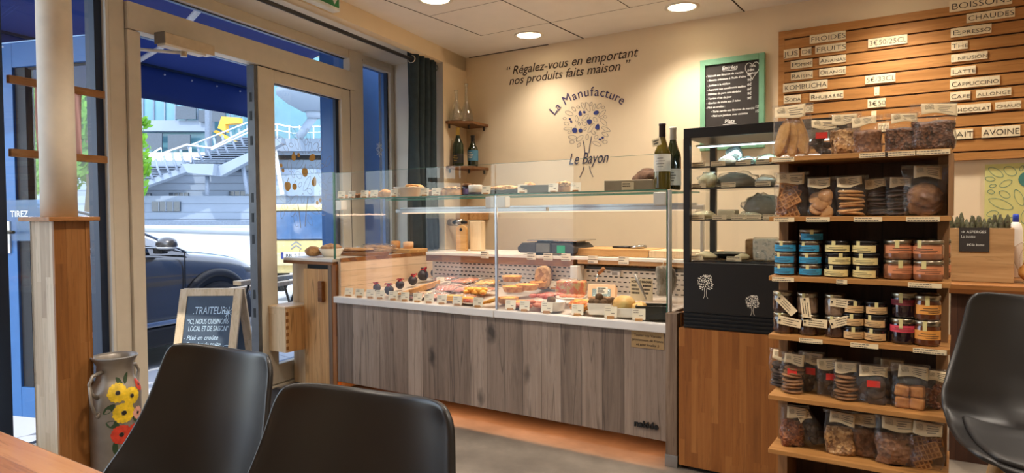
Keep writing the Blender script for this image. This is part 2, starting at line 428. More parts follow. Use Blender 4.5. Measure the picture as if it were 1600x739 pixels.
clear('pack_film', (.95, .94, .93), .06, .1, 2.0, 1.0, 22, .05, (.95, .93, .9))
m, nt, b = newmat('glass_edge'); b.inputs['Base Color'].default_value = rgb(70, 132, 112); b.inputs['Roughness'].default_value = .15; b.inputs['Alpha'].default_value = .75
m, nt, b = newmat('glass_bottle_green'); b.inputs['Base Color'].default_value = rgb(30, 36, 16); b.inputs['Roughness'].default_value = .06; b.inputs['Coat Weight'].default_value = .5
m, nt, b = newmat('glass_bottle_white'); b.inputs['Base Color'].default_value = rgb(84, 72, 20); b.inputs['Roughness'].default_value = .05; b.inputs['Coat Weight'].default_value = .6
glow('lamp_face', (255, 236, 200), 9.0)
glow('led_cool', (214, 246, 250), 5.0)
glow('led_orange', (255, 150, 70), 3.0)
glow('led_warm', (255, 222, 190), 1.0)
# ------------------------------------------------------------------ the room shell
MB().prism([(2.6, -2.2), (2.6, 4.75), tuple(sp(1.9, .06).xy), tuple(sp(-5.24, .06).xy)], -.12, 0).build('floor', 'floor_grey')['kind'] = 'structure'
struct(MB().prism([(2.7, -2.3), (2.7, 4.8), tuple(sp(2.0, .12).xy), tuple(sp(-5.4, .12).xy)], 2.5, 2.62).build('ceiling', 'ceiling_white'))
jm = MB()
for k in range(-1, 9):
    x = -3.0 + .597 * k
    if x > -3.3: jm.box(x - .002, x + .002, -2.1, 4.153, 2.4975, 2.4999)
for x in (-2.41, -1.21, -.02, 1.18, 2.37): jm.box(x - .004, x + .004, 4.157, 4.669, 2.497, 2.4999)
for k in range(0, 10):
    y = 4.155 - .6 * k; jm.box(-3.0 if k < 4 else -2.6, 2.6, y - .001, y + .001, 2.4988, 2.4999)
jm.box(-3.5, -2.72, 4.664, 4.669, 2.494, 2.4999)
struct(jm.build('ceiling.001', 'ceiling_joint'))
struct(MB().box(-4.4, 2.75, 4.67, 4.85, -.1, 2.62).build('wall_back', 'wall_cream'))
struct(MB().box(2.6, 2.75, -2.3, 4.7, -.1, 2.62).build('wall_right', 'wall_cream'))
struct(MB().box(-3.4, 2.75, -2.35, -2.2, -.1, 2.62).build('wall_front', 'wall_cream'))
pier = [tuple(sp(1.64, -.64).xy), tuple(sp(1.22, -.64).xy), tuple(sp(1.47, 0).xy), tuple(sp(1.47, .14).xy), tuple(sp(2.1, .14).xy)]
b_ = MB().prism(pier, -.1, 2.5)
b_.mi = [0] * len(b_.mi); b_.mi[3] = 1
struct(b_.build('wall_left', ['wall_cream', 'reveal_white']))
hd = MB().box(-5.4, 1.66, -.64, -.56, 2.385, 2.5, 0, SHOP).box(-5.4, 1.66, -.56, .1, 2.46, 2.5, 1, SHOP)
struct(hd.build('wall_left.001', ['wall_cream', 'reveal_white']))
struct(MB().box(-5.4, -3.3, -.12, .1, -.12, 2.5, 0, SHOP).build('wall_left.002', 'wall_cream'))
# unseen mass added above the ceiling to block light from the pavement
struct(MB().box(-9, 9, -6, .14, 2.62, 3.3, 0, SHOP).build('wall_light_block', plain('block_render', (190, 196, 206), .8)))
struct(MB().box(1.47, 9, -.3, .14, -.12, 2.62, 0, SHOP).box(-9, -5.4, -.3, .14, -.12, 2.62, 0, SHOP).build('wall_outer', 'frame_blue'))

# ------------------------------------------------------------------ the glazed shopfront
def fr(mb, u0, u1, z0, z1, wi=-.03, wm=.03, wo=.07):
    mb.box(u0, u1, wi, wm, z0, z1, 0, SHOP); mb.box(u0, u1, wm, wo, z0, z1, 1, SHOP); return mb
FM = ['frame_beige', 'frame_blue']
def pane(u0, u1, z0, z1, parent, w=.02, name='pane', mt='glass_shop'):
    m_ = MB().quad(*[SHOP @ V(p) for p in ((u0, w, z0), (u1, w, z0), (u1, w, z1), (u0, w, z1))])
    return m_.build(name, mt, parent)
def root(name, u, kind='structure'):
    e = bpy.data.objects.new(name, None); COL.objects.link(e); e.location = sp(u, 0); PMAT[e.name] = Matrix.Translation(sp(u, 0)); e['kind'] = kind; e.empty_display_size = .05
    return e
w1 = root('window_1', -2.2)
pane(-1.70, -1.245, .10, 2.40, w1); pane(-3.25, -1.80, .10, 2.40, w1)
m_ = MB()
m_.box(-1.25, -1.21, .0, .07, .1, 2.4, 1, SHOP); m_.box(-1.21, -1.193, -.03, .05, 0, 2.46, 0, SHOP); m_.box(-1.21, -1.193, .05, .07, 0, 2.46, 1, SHOP); fr(m_, -3.3, -3.25, 0, 2.46); fr(m_, -3.25, -1.21, 0, .10); fr(m_, -3.25, -1.21, 2.40, 2.46)
m_.build('window_frame', ['reveal_white', 'frame_navy'], w1, bevel=.002)
MB().box(-1.80, -1.70, -.03, .09, 0, 2.46, 0, SHOP).build('window_mullion', 'frame_navy', w1, bevel=.004)
# posts and lintel round the doors
m_ = MB()
fr(m_, -1.192, -1.105, 0, 2.46); fr(m_, -1.10, -1.025, 0, 2.138, -.045)
struct(m_.build('trim_1', FM, bevel=.003))
m_ = MB(); fr(m_, -1.10, .875, 2.142, 2.285, -.05); struct(m_.build('trim_2', FM, bevel=.004))
m_ = MB(); fr(m_, .822, .985, 0, 2.46, -.035); struct(m_.build('trim_3', FM, bevel=.003))
m_ = MB(); fr(m_, -1.10, 1.47, 2.392, 2.46, -.02); fr(m_, -1.09, .83, -.03, .022, -.05); struct(m_.build('trim_4', FM, bevel=.003))
w2 = root('window_2', 1.2)
pane(1.0, 1.41, .10, 2.385, w2)
m_ = MB(); fr(m_, .985, 1.0, 0, 2.40); fr(m_, 1.405, 1.47, 0, 2.46, -.025); fr(m_, 1.0, 1.41, 0, .10); fr(m_, 1.0, 1.41, 2.385, 2.42); m_.build('window_frame', FM, w2, bevel=.002)
MB().box(1.385, 1.406, .0, .03, .1, 2.385, 0, SHOP).build('gasket', 'frame_navy', w2)
w3 = root('window_3', 0)
pane(-1.08, .875, 2.285, 2.392, w3)
MB().box(.84, .876, .0, .03, 2.287, 2.391, 0, SHOP).box(-1.1, .875, .018, .03, 2.386, 2.393, 0, SHOP).build('gasket', 'frame_navy', w3)
def leaf_frame(mb, u0, u1, gu0, gu1, z0, z1, gz0, gz1, T, wi=-.035, wm=.015, wo=.045):
    for a, b2, c, d in ((u0, gu0, z0, z1), (gu1, u1, z0, z1), (gu0, gu1, z0, gz0), (gu0, gu1, gz1, z1)):
        mb.box(a, b2, wi, wm, c, d, 0, T); mb.box(a, b2, wm, wo, c, d, 1, T)
d2 = root('door_2', .3)
m_ = MB(); leaf_frame(m_, -.165, .815, -.018, .708, .03, 2.136, .16, 2.053, SHOP); m_.build('leaf_frame', FM, d2, bevel=.003)
pane(-.018, .708, .16, 2.053, d2)
MB().box(.672, .709, -.005, .02, .16, 2.053, 0, SHOP).box(-.018, .708, -.012, .012, 2.047, 2.054, 0, SHOP).box(-.018, .71, .816, .82, .03, .031, 0, SHOP).build('gasket', 'frame_navy', d2)
m_ = MB().box(-.196, -.166, -.03, .03, .03, 2.136, 0, SHOP)
m_.build('edge_profile', plain('edge_grey', (92, 94, 98), .4, metal=.3), d2)
m_ = MB()
for z in (.5, .62, .98, 1.12, 1.25, 1.62, 1.78, 1.9): m_.box(-.198, -.1955, -.009, .009, z, z + .06, 0, SHOP)
m_.build('latch_plate', 'black_slot', d2)
MB().box(.816, .823, -.033, .0, .03, 2.138, 0, SHOP).box(-.166, .823, -.034, .0, 2.1365, 2.1415, 0, SHOP).build('door_gap', 'gasket', d2)
# the leaf that stands open on the pavement
OA = math.radians(97)
hinge = sp(-1.045, .05)
od = SD * math.cos(OA) + (-SN) * math.sin(OA); oy = V((0, 0, 1)).cross(od)
OPEN = Matrix(((od.x, oy.x, 0, hinge.x), (od.y, oy.y, 0, hinge.y), (0, 0, 1, 0), (0, 0, 0, 1)))
d1 = root('door_1', -1.03)
m_ = MB(); leaf_frame(m_, 0, .86, .11, .75, .03, 2.136, .20, 2.00, OPEN, -.035, -.02, .035); m_.build('leaf_frame', FM, d1, bevel=.003)
MB().quad(*[OPEN @ V(p) for p in ((.11, 0, .2), (.75, 0, .2), (.75, 0, 2.0), (.11, 0, 2.0))]).build('pane', 'glass_shop', d1)
MB().box(.675, .752, -.03, .02, .2, 2.0, 0, OPEN).box(.11, .66, -.01, .012, 1.99, 2.003, 0, OPEN).build('gasket', 'gasket', d1)
MB().box(0, .86, -.036, .036, 2.136, 2.142, 0, OPEN).build('leaf_top', 'cassette_pale', d1)
MB().box(.79, .83, .035, .045, .96, 1.14, 1, OPEN).cyl(OPEN @ V((.81, .045, 1.08)), OPEN @ V((.81, .09, 1.08)), .009).cyl(OPEN @ V((.81, .09, 1.08)), OPEN @ V((.70, .09, 1.08)), .009).build('handle', ['black_plastic', 'white_plastic'], d1)
text('TIREZ', .05, 'paper_white', OPEN @ frame((.79, .0365, 1.165), (-1, 0, 0), (0, 0, 1)), d1)
MB().box(.55, .86, .0355, .037, 1.03, 1.26, 0, OPEN).build('glass_strip', clear('frost_blue', (.55, .68, .85), .04, .2, 1, milk=.25, milkcol=(.25, .4, .62)), d1)
# door closer
dc = thing('door_closer', 'beige box shaped door closer on the lintel above the open doorway', 'door closer', sp(-.9, -.08, 2.13))
MB().box(-.94, -.60, -.125, -.05, 2.095, 2.155, 0, SHOP).build('housing', plain('closer_beige', (206, 188, 158), .4), dc, bevel=.004)
MB().box(-.945, -.938, -.127, -.05, 2.093, 2.157, 0, SHOP).build('end_cap', plain('closer_grey', (128, 120, 110), .4), dc, bevel=.002)
MB().box(-.935, -.66, -.12, -.06, 2.083, 2.095, 0, SHOP).build('slide_cover', 'paper_white', dc)
pv = SHOP @ V((-.79, -.09, 2.075))
MB().cyl(pv + V((0, 0, .02)), pv - V((0, 0, .02)), .018).build('spindle', 'closer_beige', dc)
MB().tube([pv, OPEN @ V((.10, -.06, 2.085)), OPEN @ V((.3, -.03, 2.12))], .009).build('arm', 'arm_white', dc)
# mesh helper: lens shaped leaf outlines and fruit, mapped from the picture onto a plane
LEAVES = [(182,217,32,15,-20),(150,255,13,10,0),(163,291,20,12,-10),(171,327,31,11,8),(184,354,14,9,20),(206,390,32,15,-5),(203,425,19,13,0),(258,398,33,14,42),(252,447,20,11,55),(216,187,21,11,-48),(247,172,13,9,0),(281,164,26,11,-70),(316,172,38,15,-68),(340,150,16,9,65),(361,173,27,10,70),(398,165,24,14,50),(428,175,14,10,20),(421,220,37,12,48),(442,243,15,10,0),(430,280,34,15,-45),(448,332,36,14,-25),(441,369,27,14,-30),(440,424,20,13,-5),(381,437,35,14,-22),(377,389,17,12,45),(356,356,19,12,-25),(340,325,40,13,55),(370,263,21,13,-55),(296,247,33,13,42),(290,292,20,14,-30),(236,257,25,12,-85),(254,292,15,8,-70),(297,331,14,9,40),(312,388,21,11,85)]
FRUIT = [('pear',261,222,13,0),('apple',328,277,19,0),('apple',222,339,19,0),('apple',263,340,14,0),('pear',385,320,16,-15),('plum',377,213,18,25),('dot',187,259,8,0),('dot',197,278,8,0),('dot',404,405,9,0),('dot',424,393,9,0),('dot',291,209,9,0)]
TRUNK = [[(281,413),(290,455),(296,510)],[(345,382),(330,450),(324,505)],[(290,600),(280,635),(257,680)],[(328,598),(335,635),(355,678)]]
def leaf_ring(mb, P, cx, cy, a, b, ang, t, mi=0, n=18, filled=False):
    ca, sa = math.cos(math.radians(ang)), math.sin(math.radians(ang)); out = []; inn = []
    for i in range(n):
        s = 2 * PI * i / n; x, y = math.cos(s), math.sin(s); y = math.copysign(abs(y) ** 1.25, y)
        for lst, aa, bb in ((out, a, b), (inn, a - t * 1.3, b - t)):
            px, py = x * aa, y * bb; lst.append(P(cx + px * ca - py * sa, cy - (px * sa + py * ca)))
    if filled: mb.add(out, [list(range(n))], mi); return
    mb.add(out + inn, [(i, (i + 1) % n, n + (i + 1) % n, n + i) for i in range(n)], mi)
def tree_mark(mb, P, t=1.6, mi=0, mf=1, trunk=True, tw=2.0, fill=False):
    for l in LEAVES: leaf_ring(mb, P, *l, t, mi, filled=fill)
    for k, x, y, r, a in FRUIT:
        pts = []
        for i in range(20):
            s = 2 * PI * i / 20; c, d = math.cos(s), math.sin(s)
            if k == 'pear':
                f = 1 - .38 * max(0, d) ** 1.5; px, py = r * c * f, r * d * (1.75 if d > 0 else .95)
            elif k == 'apple': px, py = r * c, r * d * 1.08 - (r * .25 * max(0, d) ** 6)
            elif k == 'plum': px, py = r * 1.15 * c, r * .8 * d
            else: px, py = r * c, r * d
            q = math.radians(a); pts.append(P(x + px * math.cos(q) - py * math.sin(q), y - (px * math.sin(q) + py * math.cos(q))))
        mb.add(pts, [list(range(20))], mf)
        if k in ('apple', 'pear'): mb.add([P(x - 1.5, y - r * .9), P(x + 1.5, y - r * .9), P(x + 7, y - r * 1.7), P(x + 4, y - r * 1.8)], [(0, 1, 2, 3)], mi)
    if trunk:
        for ln in TRUNK:
            for (xa, ya), (xb, yb) in zip(ln, ln[1:]):
                mb.add([P(xa - tw, ya), P(xa + tw, ya), P(xb + tw, yb), P(xb - tw, yb)], [(0, 1, 2, 3)], mi)
    return mb
# tree sticker on the closed leaf's glass
gold = plain('sticker_gold', (186, 150, 84), .6); plain('sticker_line', (150, 150, 142), .7)
cx_, cz_, k_ = .30, 1.42, .00172
mk = tree_mark(MB(), lambda x, y: SHOP @ V((cx_ + (x - 310) * k_, .012, cz_ - (y - 310) * k_)), 1.3)
for a_ in range(14):                                               # two outer rows of leaves
    q_ = a_ / 14 * 2 * PI; leaf_ring(mk, lambda x, y: SHOP @ V((cx_ + (x - 310) * k_, .012, cz_ - (y - 310) * k_)), 310 + 192 * math.cos(q_), 300 - 182 * math.sin(q_), 30, 13, math.degrees(q_) + 25, 1.3)
mk.build('window_sticker', ['sticker_line', 'sticker_gold'], d2)
fl = MB()
for i in range(8): leaf_ring(fl, lambda x, y: SHOP @ V((1.28 + x * .001, .012, 1.72 - y * .0013)), 32 * math.cos(i * PI / 4), 32 * math.sin(i * PI / 4), 20, 10, -math.degrees(i * PI / 4), 5)
fl.build('window_sticker', plain('sticker_white', (226, 232, 240), .7), w2)

# ------------------------------------------------------------------ floor mat at the entrance
mt_ = thing('door_mat', 'black ribbed entrance mat with a metal edge inside the doorway', 'mat', (-3.2, 2.45, 0))
ml = lambda y: sp((y - 2.95) / .983, -.06).x
MB().prism([(ml(2.03), 2.03), (-2.62, 2.03), (-2.62, 2.88), (ml(2.88), 2.88)], .0005, .014).build('pile', 'mat_black', mt_)
MB().box(ml(2.0), -2.6, 1.995, 2.03, .0005, .016).box(ml(2.88), -2.6, 2.88, 2.905, .0005, .016).box(-2.62, -2.6, 2.03, 2.88, .0005, .016).build('edge_strip', 'mat_edge', mt_)
struct(MB().box(ml(3.05), -3.40, 2.906, 3.1, .0, .006).build('floor.002', plain('floor_sill_grey', (120, 124, 130), .5)))

# ------------------------------------------------------------------ downlights
def downlight(x, y, label=None, first=None):
    if first is None:
        t = thing('ceiling_downlight', label, 'downlight', (x, y, 2.5), 0, 'recessed ceiling downlights')
        MB().lathe([(.112, .0), (.112, -.006), (.098, -.009), (.088, -.003)], 32, (x, y, 2.4995), caps=False).build('trim_ring', plain('ring_white', (222, 214, 202), .4), t)
        MB().lathe([(.0001, -.004), (.06, -.0045), (.09, -.003)], 32, (x, y, 2.4995), caps=False).build('lamp_disc', 'lamp_face', t)
    else: t = dup(first, (x, y, 2.5), 0, label)
    l = bpy.data.lights.new('downlight_bulb', 'SPOT'); l.energy = LAMP_W * (.72 if y > 4 else 1.12); l.color = LAMP_COL; l.spot_size = math.radians(124); l.spot_blend = 1.0; l.shadow_soft_size = .085
    lo = bpy.data.objects.new('bulb', l); COL.objects.link(lo); lo.parent = t; lo.location = (0, 0, -.015)
    return t
dl = downlight(-2.70, 4.345, 'round lit ceiling downlight above the handwritten slogan near the curtain')
downlight(-1.52, 4.335, 'round lit ceiling downlight above the green framed blackboard', dl)
downlight(-2.735, 3.30, 'round lit ceiling downlight cut by the top edge, nearest the exit sign', dl)
for x_, y_, n_ in ((-.33, 4.3, 'above the drinks menu board'), (.9, 4.3, 'beyond the drinks menu board'), (-1.4, 3.1, 'over the counter front'), (-.1, 3.0, 'over the product rack'), (1.2, 2.9, 'over the high stool side of the room'),
                   (-2.3, 1.6, 'over the milk can side of the floor'), (-.9, 1.5, 'over the two black chairs'), (.5, 1.4, 'in front of the product rack'), (-1.9, .1, 'over the wooden table'), (0, 0, 'over the seat at the table'), (1.6, .3, 'towards the far side wall'), (-.8, -1.3, 'towards the rear wall')):
    downlight(x_, y_, 'round lit ceiling downlight ' + n_, dl)

# ------------------------------------------------------------------ exit sign, curtain and rod
IN = lambda u, w, z: SHOP @ V((u, w, z))
es = thing('exit_sign', 'green emergency exit sign on the header above the doors', 'exit sign', sp(-.02, -.66, 2.4))
e0 = onshop(465, 0, -.66); eu = (e0 - SR).dot(SD)
MB().box(eu - .02, eu + .335, -.70, -.642, 2.392, 2.499, 0, SHOP).build('housing', 'sign_white', es, bevel=.006)
MB().box(eu + .0, eu + .32, -.703, -.70, 2.412, 2.497, 0, SHOP).build('face', 'green_sign', es)
m_ = MB()
FX = lambda x, y: SHOP @ V((eu + x, -.7045, 2.41 + y))
m_.add([FX(*p) for p in ((.265, .08), (.285, .08), (.285, .045), (.30, .045), (.275, .012), (.25, .045), (.265, .045))], [list(range(7))])
m_.add([FX(*p) for p in ((.11, .03), (.14, .02), (.15, .05), (.165, .03), (.18, .035), (.165, .08), (.13, .085), (.10, .06))], [list(range(8))])
m_.build('pictogram', 'sign_white', es)
rd = thing('curtain_rod', 'black curtain rod running under the header in front of the glazing', 'curtain rod', sp(.0, -.55, 2.345))
MB().cyl(IN(-3.2, -.55, 2.345), IN(1.27, -.55, 2.345), .0135, 12).build('rod', 'rod_black', rd)
MB().cyl(IN(1.27, -.55, 2.345), IN(1.29, -.55, 2.345), .02, 12).cyl(IN(-3.22, -.55, 2.345), IN(-3.2, -.55, 2.345), .02, 12).build('finial', 'rod_black', rd)
cu = thing('curtain', 'dark teal eyelet curtain drawn into folds beside the corner wall', 'curtain', sp(1.05, -.55, .1))
def cur(u, v):
    s = u; z = .888 + (2.405 - .888) * v; spread = 1 - .10 * math.sin(PI * v) * 0
    uu = .865 + s * (.40 - .05 * v) ; amp = .045
    wv = -.555 + amp * math.sin(s * 2 * PI * 4.5 + .6) * (1 - .15 * v) + .010 * math.sin(s * 31 + v * 5)
    return IN(uu + .014 * math.sin(s * 2 * PI * 4.5 + 1.8), wv, z)
MB().grid(cur, 120, 26).build('cloth', 'curtain_teal', cu, solid=.004)
for uu in (.885, .98, 1.07, 1.16, 1.235):
    ring = [SHOP @ V((uu + .004 * math.sin(a * PI / 8), -.555 + .028 * math.cos(a * PI / 8) * 1, 2.345 + .028 * math.sin(a * PI / 8))) for a in range(16)]
    MB().tube(ring, .0055, 6, closed=True).build('eyelet', 'steel', cu)
# ------------------------------------------------------------------ outside: pavement, road and plaza
GZ = -.12
m, nt, b = newmat('paving_pale'); co = objco(nt)
br = nd(nt, 'ShaderNodeTexBrick', {'Vector': nd(nt, 'ShaderNodeMapping', {0: co, 2: (0, 0, -SHA)}).outputs[0], 'Color1': rgb(206, 208, 212), 'Color2': rgb(222, 224, 226), 'Mortar': rgb(150, 152, 158), 'Scale': 1.0, 'Mortar Size': .006, 'Brick Width': .8, 'Row Height': .5})
nt.links.new(mixc(nt, mth(nt, 'MULTIPLY', noise_tex(nt, co, 3, 6), .3), br.outputs[0], rgb(170, 172, 178)), b.inputs['Base Color']); b.inputs['Roughness'].default_value = .8
mottled('asphalt_pale', [(176, 178, 182), (198, 200, 204)], 8, .9, .1, 90)
mottled('plaza_pale', [(176, 180, 182), (196, 200, 202)], 2, .9, .05, 30)
m_ = MB()
def strip(w0, z0, w1, z1, mi): m_.quad(*[SHOP @ V(p) for p in ((-40, w0, z0), (45, w0, z0), (45, w1, z1), (-40, w1, z1))][::-1], mi)
strip(-.02, GZ, 1.7, GZ, 0); strip(1.7, GZ - .04, 9.0, GZ - .04, 1); strip(1.7, GZ, 1.7001, GZ - .04, 0); strip(9.0, GZ - .04, 9.001, GZ + .06, 2); strip(9.0, GZ + .06, 31, .92, 2); strip(31, .92, 90, 1.0, 2)
struct(m_.build('ground_outside', ['paving_pale', 'asphalt_pale', 'plaza_pale']))

# ------------------------------------------------------------------ awning over the pavement
aw = thing('awning', 'navy blue fabric awning with a hanging valance over the doorway outside', 'awning', sp(-1, .2, 2.7))
AZ0, AZ1, AW0, AW1 = 2.80, 2.37, .22, 1.5
MB().grid(lambda u, v: IN(-1.95 + 3.37 * u, AW0 + (AW1 - AW0) * v, AZ0 + (AZ1 - AZ0) * v - .012 * math.sin(PI * v)), 40, 6).build('canopy', 'awning_navy', aw, solid=.004)
MB().grid(lambda u, v: IN(-1.95 + 3.37 * u, AW1 + .012 * math.sin(u * 26) * v, AZ1 - .285 * v - .012 * v * math.sin(u * 5 + 1)), 160, 5).build('valance', 'awning_navy', aw, solid=.003)
MB().box(-1.95, 1.42, AW1 - .02, AW1 + .03, AZ1 - .012, AZ1 + .02, 0, SHOP).build('front_bar', 'frame_navy', aw)
m_ = MB()
for k in range(12): m_.blob(IN(-1.74 + .27 * k, AW1 - .008, AZ1 - .05), (.010, .010, .010), 0, 0, 1)
m_.build('stud', 'stud', aw)
MB().box(-1.95, 1.42, .10, .24, 2.62, 2.86, 0, SHOP).build('cassette', 'cassette_pale', aw, bevel=.01)
m_ = MB()
for u_ in (-1.4, -.9, .15, 1.3):
    for d_ in (-.012, .012): m_.add([IN(u_ + d_ - .0025, AW0 + .02, AZ0 - .014), IN(u_ + d_ + .0025, AW0 + .02, AZ0 - .014), IN(u_ + d_ + .0025, AW1 - .01, AZ1 - .008), IN(u_ + d_ - .0025, AW1 - .01, AZ1 - .008)], [(0, 1, 2, 3)])
m_.build('seam', plain('seam_blue', (70, 92, 150), .8), aw)
for u_, d_ in ((.10, .32),):
    MB().tube([IN(u_ - d_ * 1.2, .2, 2.60), IN(u_ - d_ * .1, 1.0, 2.46), ], .022, 10).tube([IN(u_ - d_ * .1, 1.0, 2.455), IN(u_, 1.47, 2.33)], .018, 10).build('folding_arm', 'arm_white', aw)
fl = MB()
for i in range(7): leaf_ring(fl, lambda x, y: IN(-2.02 + x * .0045, 1.0 + y * .0045 * .94, 2.535 - y * .0045 * .32), 22 * math.cos(i * .9), 22 * math.sin(i * .9), 17, 9, -math.degrees(i * .9), 5, filled=True)
fl.build('flower_print', plain('awning_print', (150, 176, 214), .8), aw)
pb_ = MB().box(1.25, 2.1, .45, .60, GZ, 2.62, 0, SHOP)
struct(pb_.build('pillar_outside', 'frame_blue'))

# ------------------------------------------------------------------ parked car
m, nt, b = newmat('car_paint'); b.inputs['Base Color'].default_value = rgb(84, 82, 80); b.inputs['Roughness'].default_value = .25; b.inputs['Metallic'].default_value = .35; b.inputs['Coat Weight'].default_value = 1; b.inputs['Coat Roughness'].default_value = .03
plain('car_glass', (16, 20, 26), .04, spec=.9); plain('car_cladding', (30, 30, 32), .6); plain('tyre', (22, 22, 23), .8); plain('alloy', (150, 152, 156), .3, metal=1); plain('car_lamp', (206, 212, 220), .1, spec=.8)
CARM = SHOP @ Matrix.Translation(V((0.02, 2.82, 0)))                 # x towards the nose, y across (near side -0.9)
car = thing('car', 'black crossover car parked along the pavement in front of the doorway', 'car', mat=CARM @ Matrix.Translation(V((0, 0, GZ))))
st = [(2.13, .56, .12, .42), (2.10, .70, .08, .52), (2.0, .80, .06, .62), (1.8, .86, .06, .735), (1.5, .89, .08, .785), (1.2, .90, .08, .815), (.95, .90, .08, .845), (.5, .90, .08, .875), (-.3, .90, .08, .89), (-1.2, .90, .08, .905), (-1.8, .88, .10, .90), (-2.05, .82, .16, .86), (-2.13, .70, .22, .70)]
def sect(hw, zl, zb): return [(-hw * .9, zl - .06), (-hw * .985, zl + .05), (-hw, zl + .22), (-hw * .985, zl + .42 * (zb - zl) + .1), (-hw * 1.0, zb - .12), (-hw * .955, zb - .03), (-hw * .80, zb + .01), (-hw * .4, zb + .03), (0, zb + .035)]
full = []
for u_, hw, zl, zb in st:
    h_ = sect(hw, zl, zb); full.append([(u_, y, z) for y, z in h_] + [(u_, -y, z) for y, z in h_[-2::-1]])
m_ = MB(); nS = len(full[0]); vs = [CARM @ V(p) for r_ in full for p in r_]
fs = [(i * nS + j, (i + 1) * nS + j, (i + 1) * nS + j + 1, i * nS + j + 1) for i in range(len(st) - 1) for j in range(nS - 1)]
fs += [list(range(nS)), [(len(st) - 1) * nS + j for j in range(nS)][::-1]]
m_.add(vs, fs, 0, True); m_.build('body', 'car_paint', car, subsurf=1, recalc=True)
gst = [(1.02, .76, .835, .84), (.62, .74, .86, 1.03), (.22, .70, .87, 1.20), (-.15, .66, .88, 1.29), (-.8, .65, .89, 1.325), (-1.4, .65, .89, 1.29), (-1.85, .68, .89, 1.12), (-2.08, .70, .87, .90)]
m_ = MB(); vs = []; nS = 9
for u_, hw, zb, zt in gst:
    h_ = [(-hw - .10, zb - .03), (-hw - .05, zb + .3 * (zt - zb)), (-hw + .02, zt - .05 * min(1, (zt - zb) * 4)), (-hw * .82, zt), (0, zt + .015)]
    vs += [CARM @ V((u_, y, z)) for y, z in h_ + [(-y, z) for y, z in h_[-2::-1]]]
for i in range(len(gst) - 1):
    for j in range(nS - 1):
        side = j in (0, 1, 6, 7); top = not side
        mi = 0
        if side and i not in (0, 6): mi = 1
        if top and i in (0, 1, 2, 5, 6): mi = 1
        m_.add([vs[i * nS + j], vs[(i + 1) * nS + j], vs[(i + 1) * nS + j + 1], vs[i * nS + j + 1]], [(0, 1, 2, 3)], mi, True)
m_.build('cabin', ['car_paint', 'car_glass'], car)
for s_ in (-1, 1):                                                  # chrome window line and pillars
    MB().tube([CARM @ V((u_, s_ * (hw + .06), zt - .03 * min(1, (zt - zb) * 4))) for u_, hw, zb, zt in gst[0:7]], .014, 6).build('roof_rail', 'aluminium', car)
    MB().tube([CARM @ V((u_, s_ * (.872), zb)) for u_, zb in ((.8, .88), (.4, .905), (-.4, .915), (-1.5, .92))], .008, 6).build('window_trim', 'aluminium', car)
    MB().box(-.33, -.27, s_ * .76 - .012, s_ * .76 + .012, .9, 1.24, 0, CARM).build('pillar', 'car_cladding', car)
    w_ = MB().blob((0, 0, 0), (.075, .11, .065), 0, 0, 3, T=CARM @ Matrix.Translation(V((.66, s_ * 1.0, .925)))); w_.build('wing_mirror', 'car_paint', car)
    MB().blob((0, 0, 0), (.078, .112, .02), 0, 0, 2, T=CARM @ Matrix.Translation(V((.66, s_ * 1.0, .895)))).build('mirror_trim', 'car_lamp', car)
    MB().box(.63, .70, min(s_ * .86, s_ * .97), max(s_ * .86, s_ * .97), .84, .89, 0, CARM).build('mirror_foot', 'car_cladding', car, bevel=.01)
    MB().box(-1.0, .98, s_ * .895 - .02, s_ * .895 + .02, .20, .245, 0, CARM).build('sill_trim', 'aluminium', car, bevel=.01)
    MB().box(-1.02, 1.0, s_ * .885 - .03, s_ * .885 + .03, .02, .19, 0, CARM).build('sill_cladding', 'car_cladding', car, bevel=.02)
    MB().box(.925, .932, s_ * .905 - .004, s_ * .905 + .004, .25, .84, 0, CARM).box(-.30, -.293, s_ * .905 - .004, s_ * .905 + .004, .25, .86, 0, CARM).build('door_gap', 'black_slot', car)
    hl = MB().grid(lambda a, c: CARM @ V((1.78 + .27 * a, s_ * (.875 - .17 * a ** 2.2 + .004), .60 + .09 * a * .2 + c * .085 - .035 * a)), 8, 3); hl.build('headlight', 'car_lamp', car)
    for wu in (1.30, -1.32):
        ang = [math.radians(a) for a in range(-10, 191, 8)]
        MB().tube([CARM @ V((wu + .405 * math.cos(a), s_ * .895, .21 + .405 * math.sin(a) * 1.02)) for a in ang], .042, 8).build('arch_trim', 'car_cladding', car)
        MB().prism([(wu + .39 * math.cos(a), .21 + .39 * math.sin(a)) for a in [math.radians(x) for x in range(0, 360, 12)]], s_ * .70, s_ * .908, 'Y', 0, CARM).build('wheel_well', 'black_slot', car)
        T_ = CARM @ Matrix.Translation(V((wu, s_ * .80, .21))) @ Matrix.Rotation(PI / 2 * -s_, 4, 'X')
        wh = MB().lathe([(.20, .0), (.33, .0), (.335, .03), (.335, .10), (.325, .125), (.235, .125), (.215, .09)], 32, T=T_, caps=False).build('wheel', 'tyre', car)
        rm = MB().lathe([(.218, .10), (.205, .118), (.19, .10), (.02, .09)], 32, T=T_, caps=False)
        for k in range(10):
            q = 2 * PI * k / 10; rm.box(-.014, .014, .03, .205, .095, .118, 0, T_ @ Matrix.Rotation(q, 4, 'Z'))
        rm.build('rim', 'alloy', car)

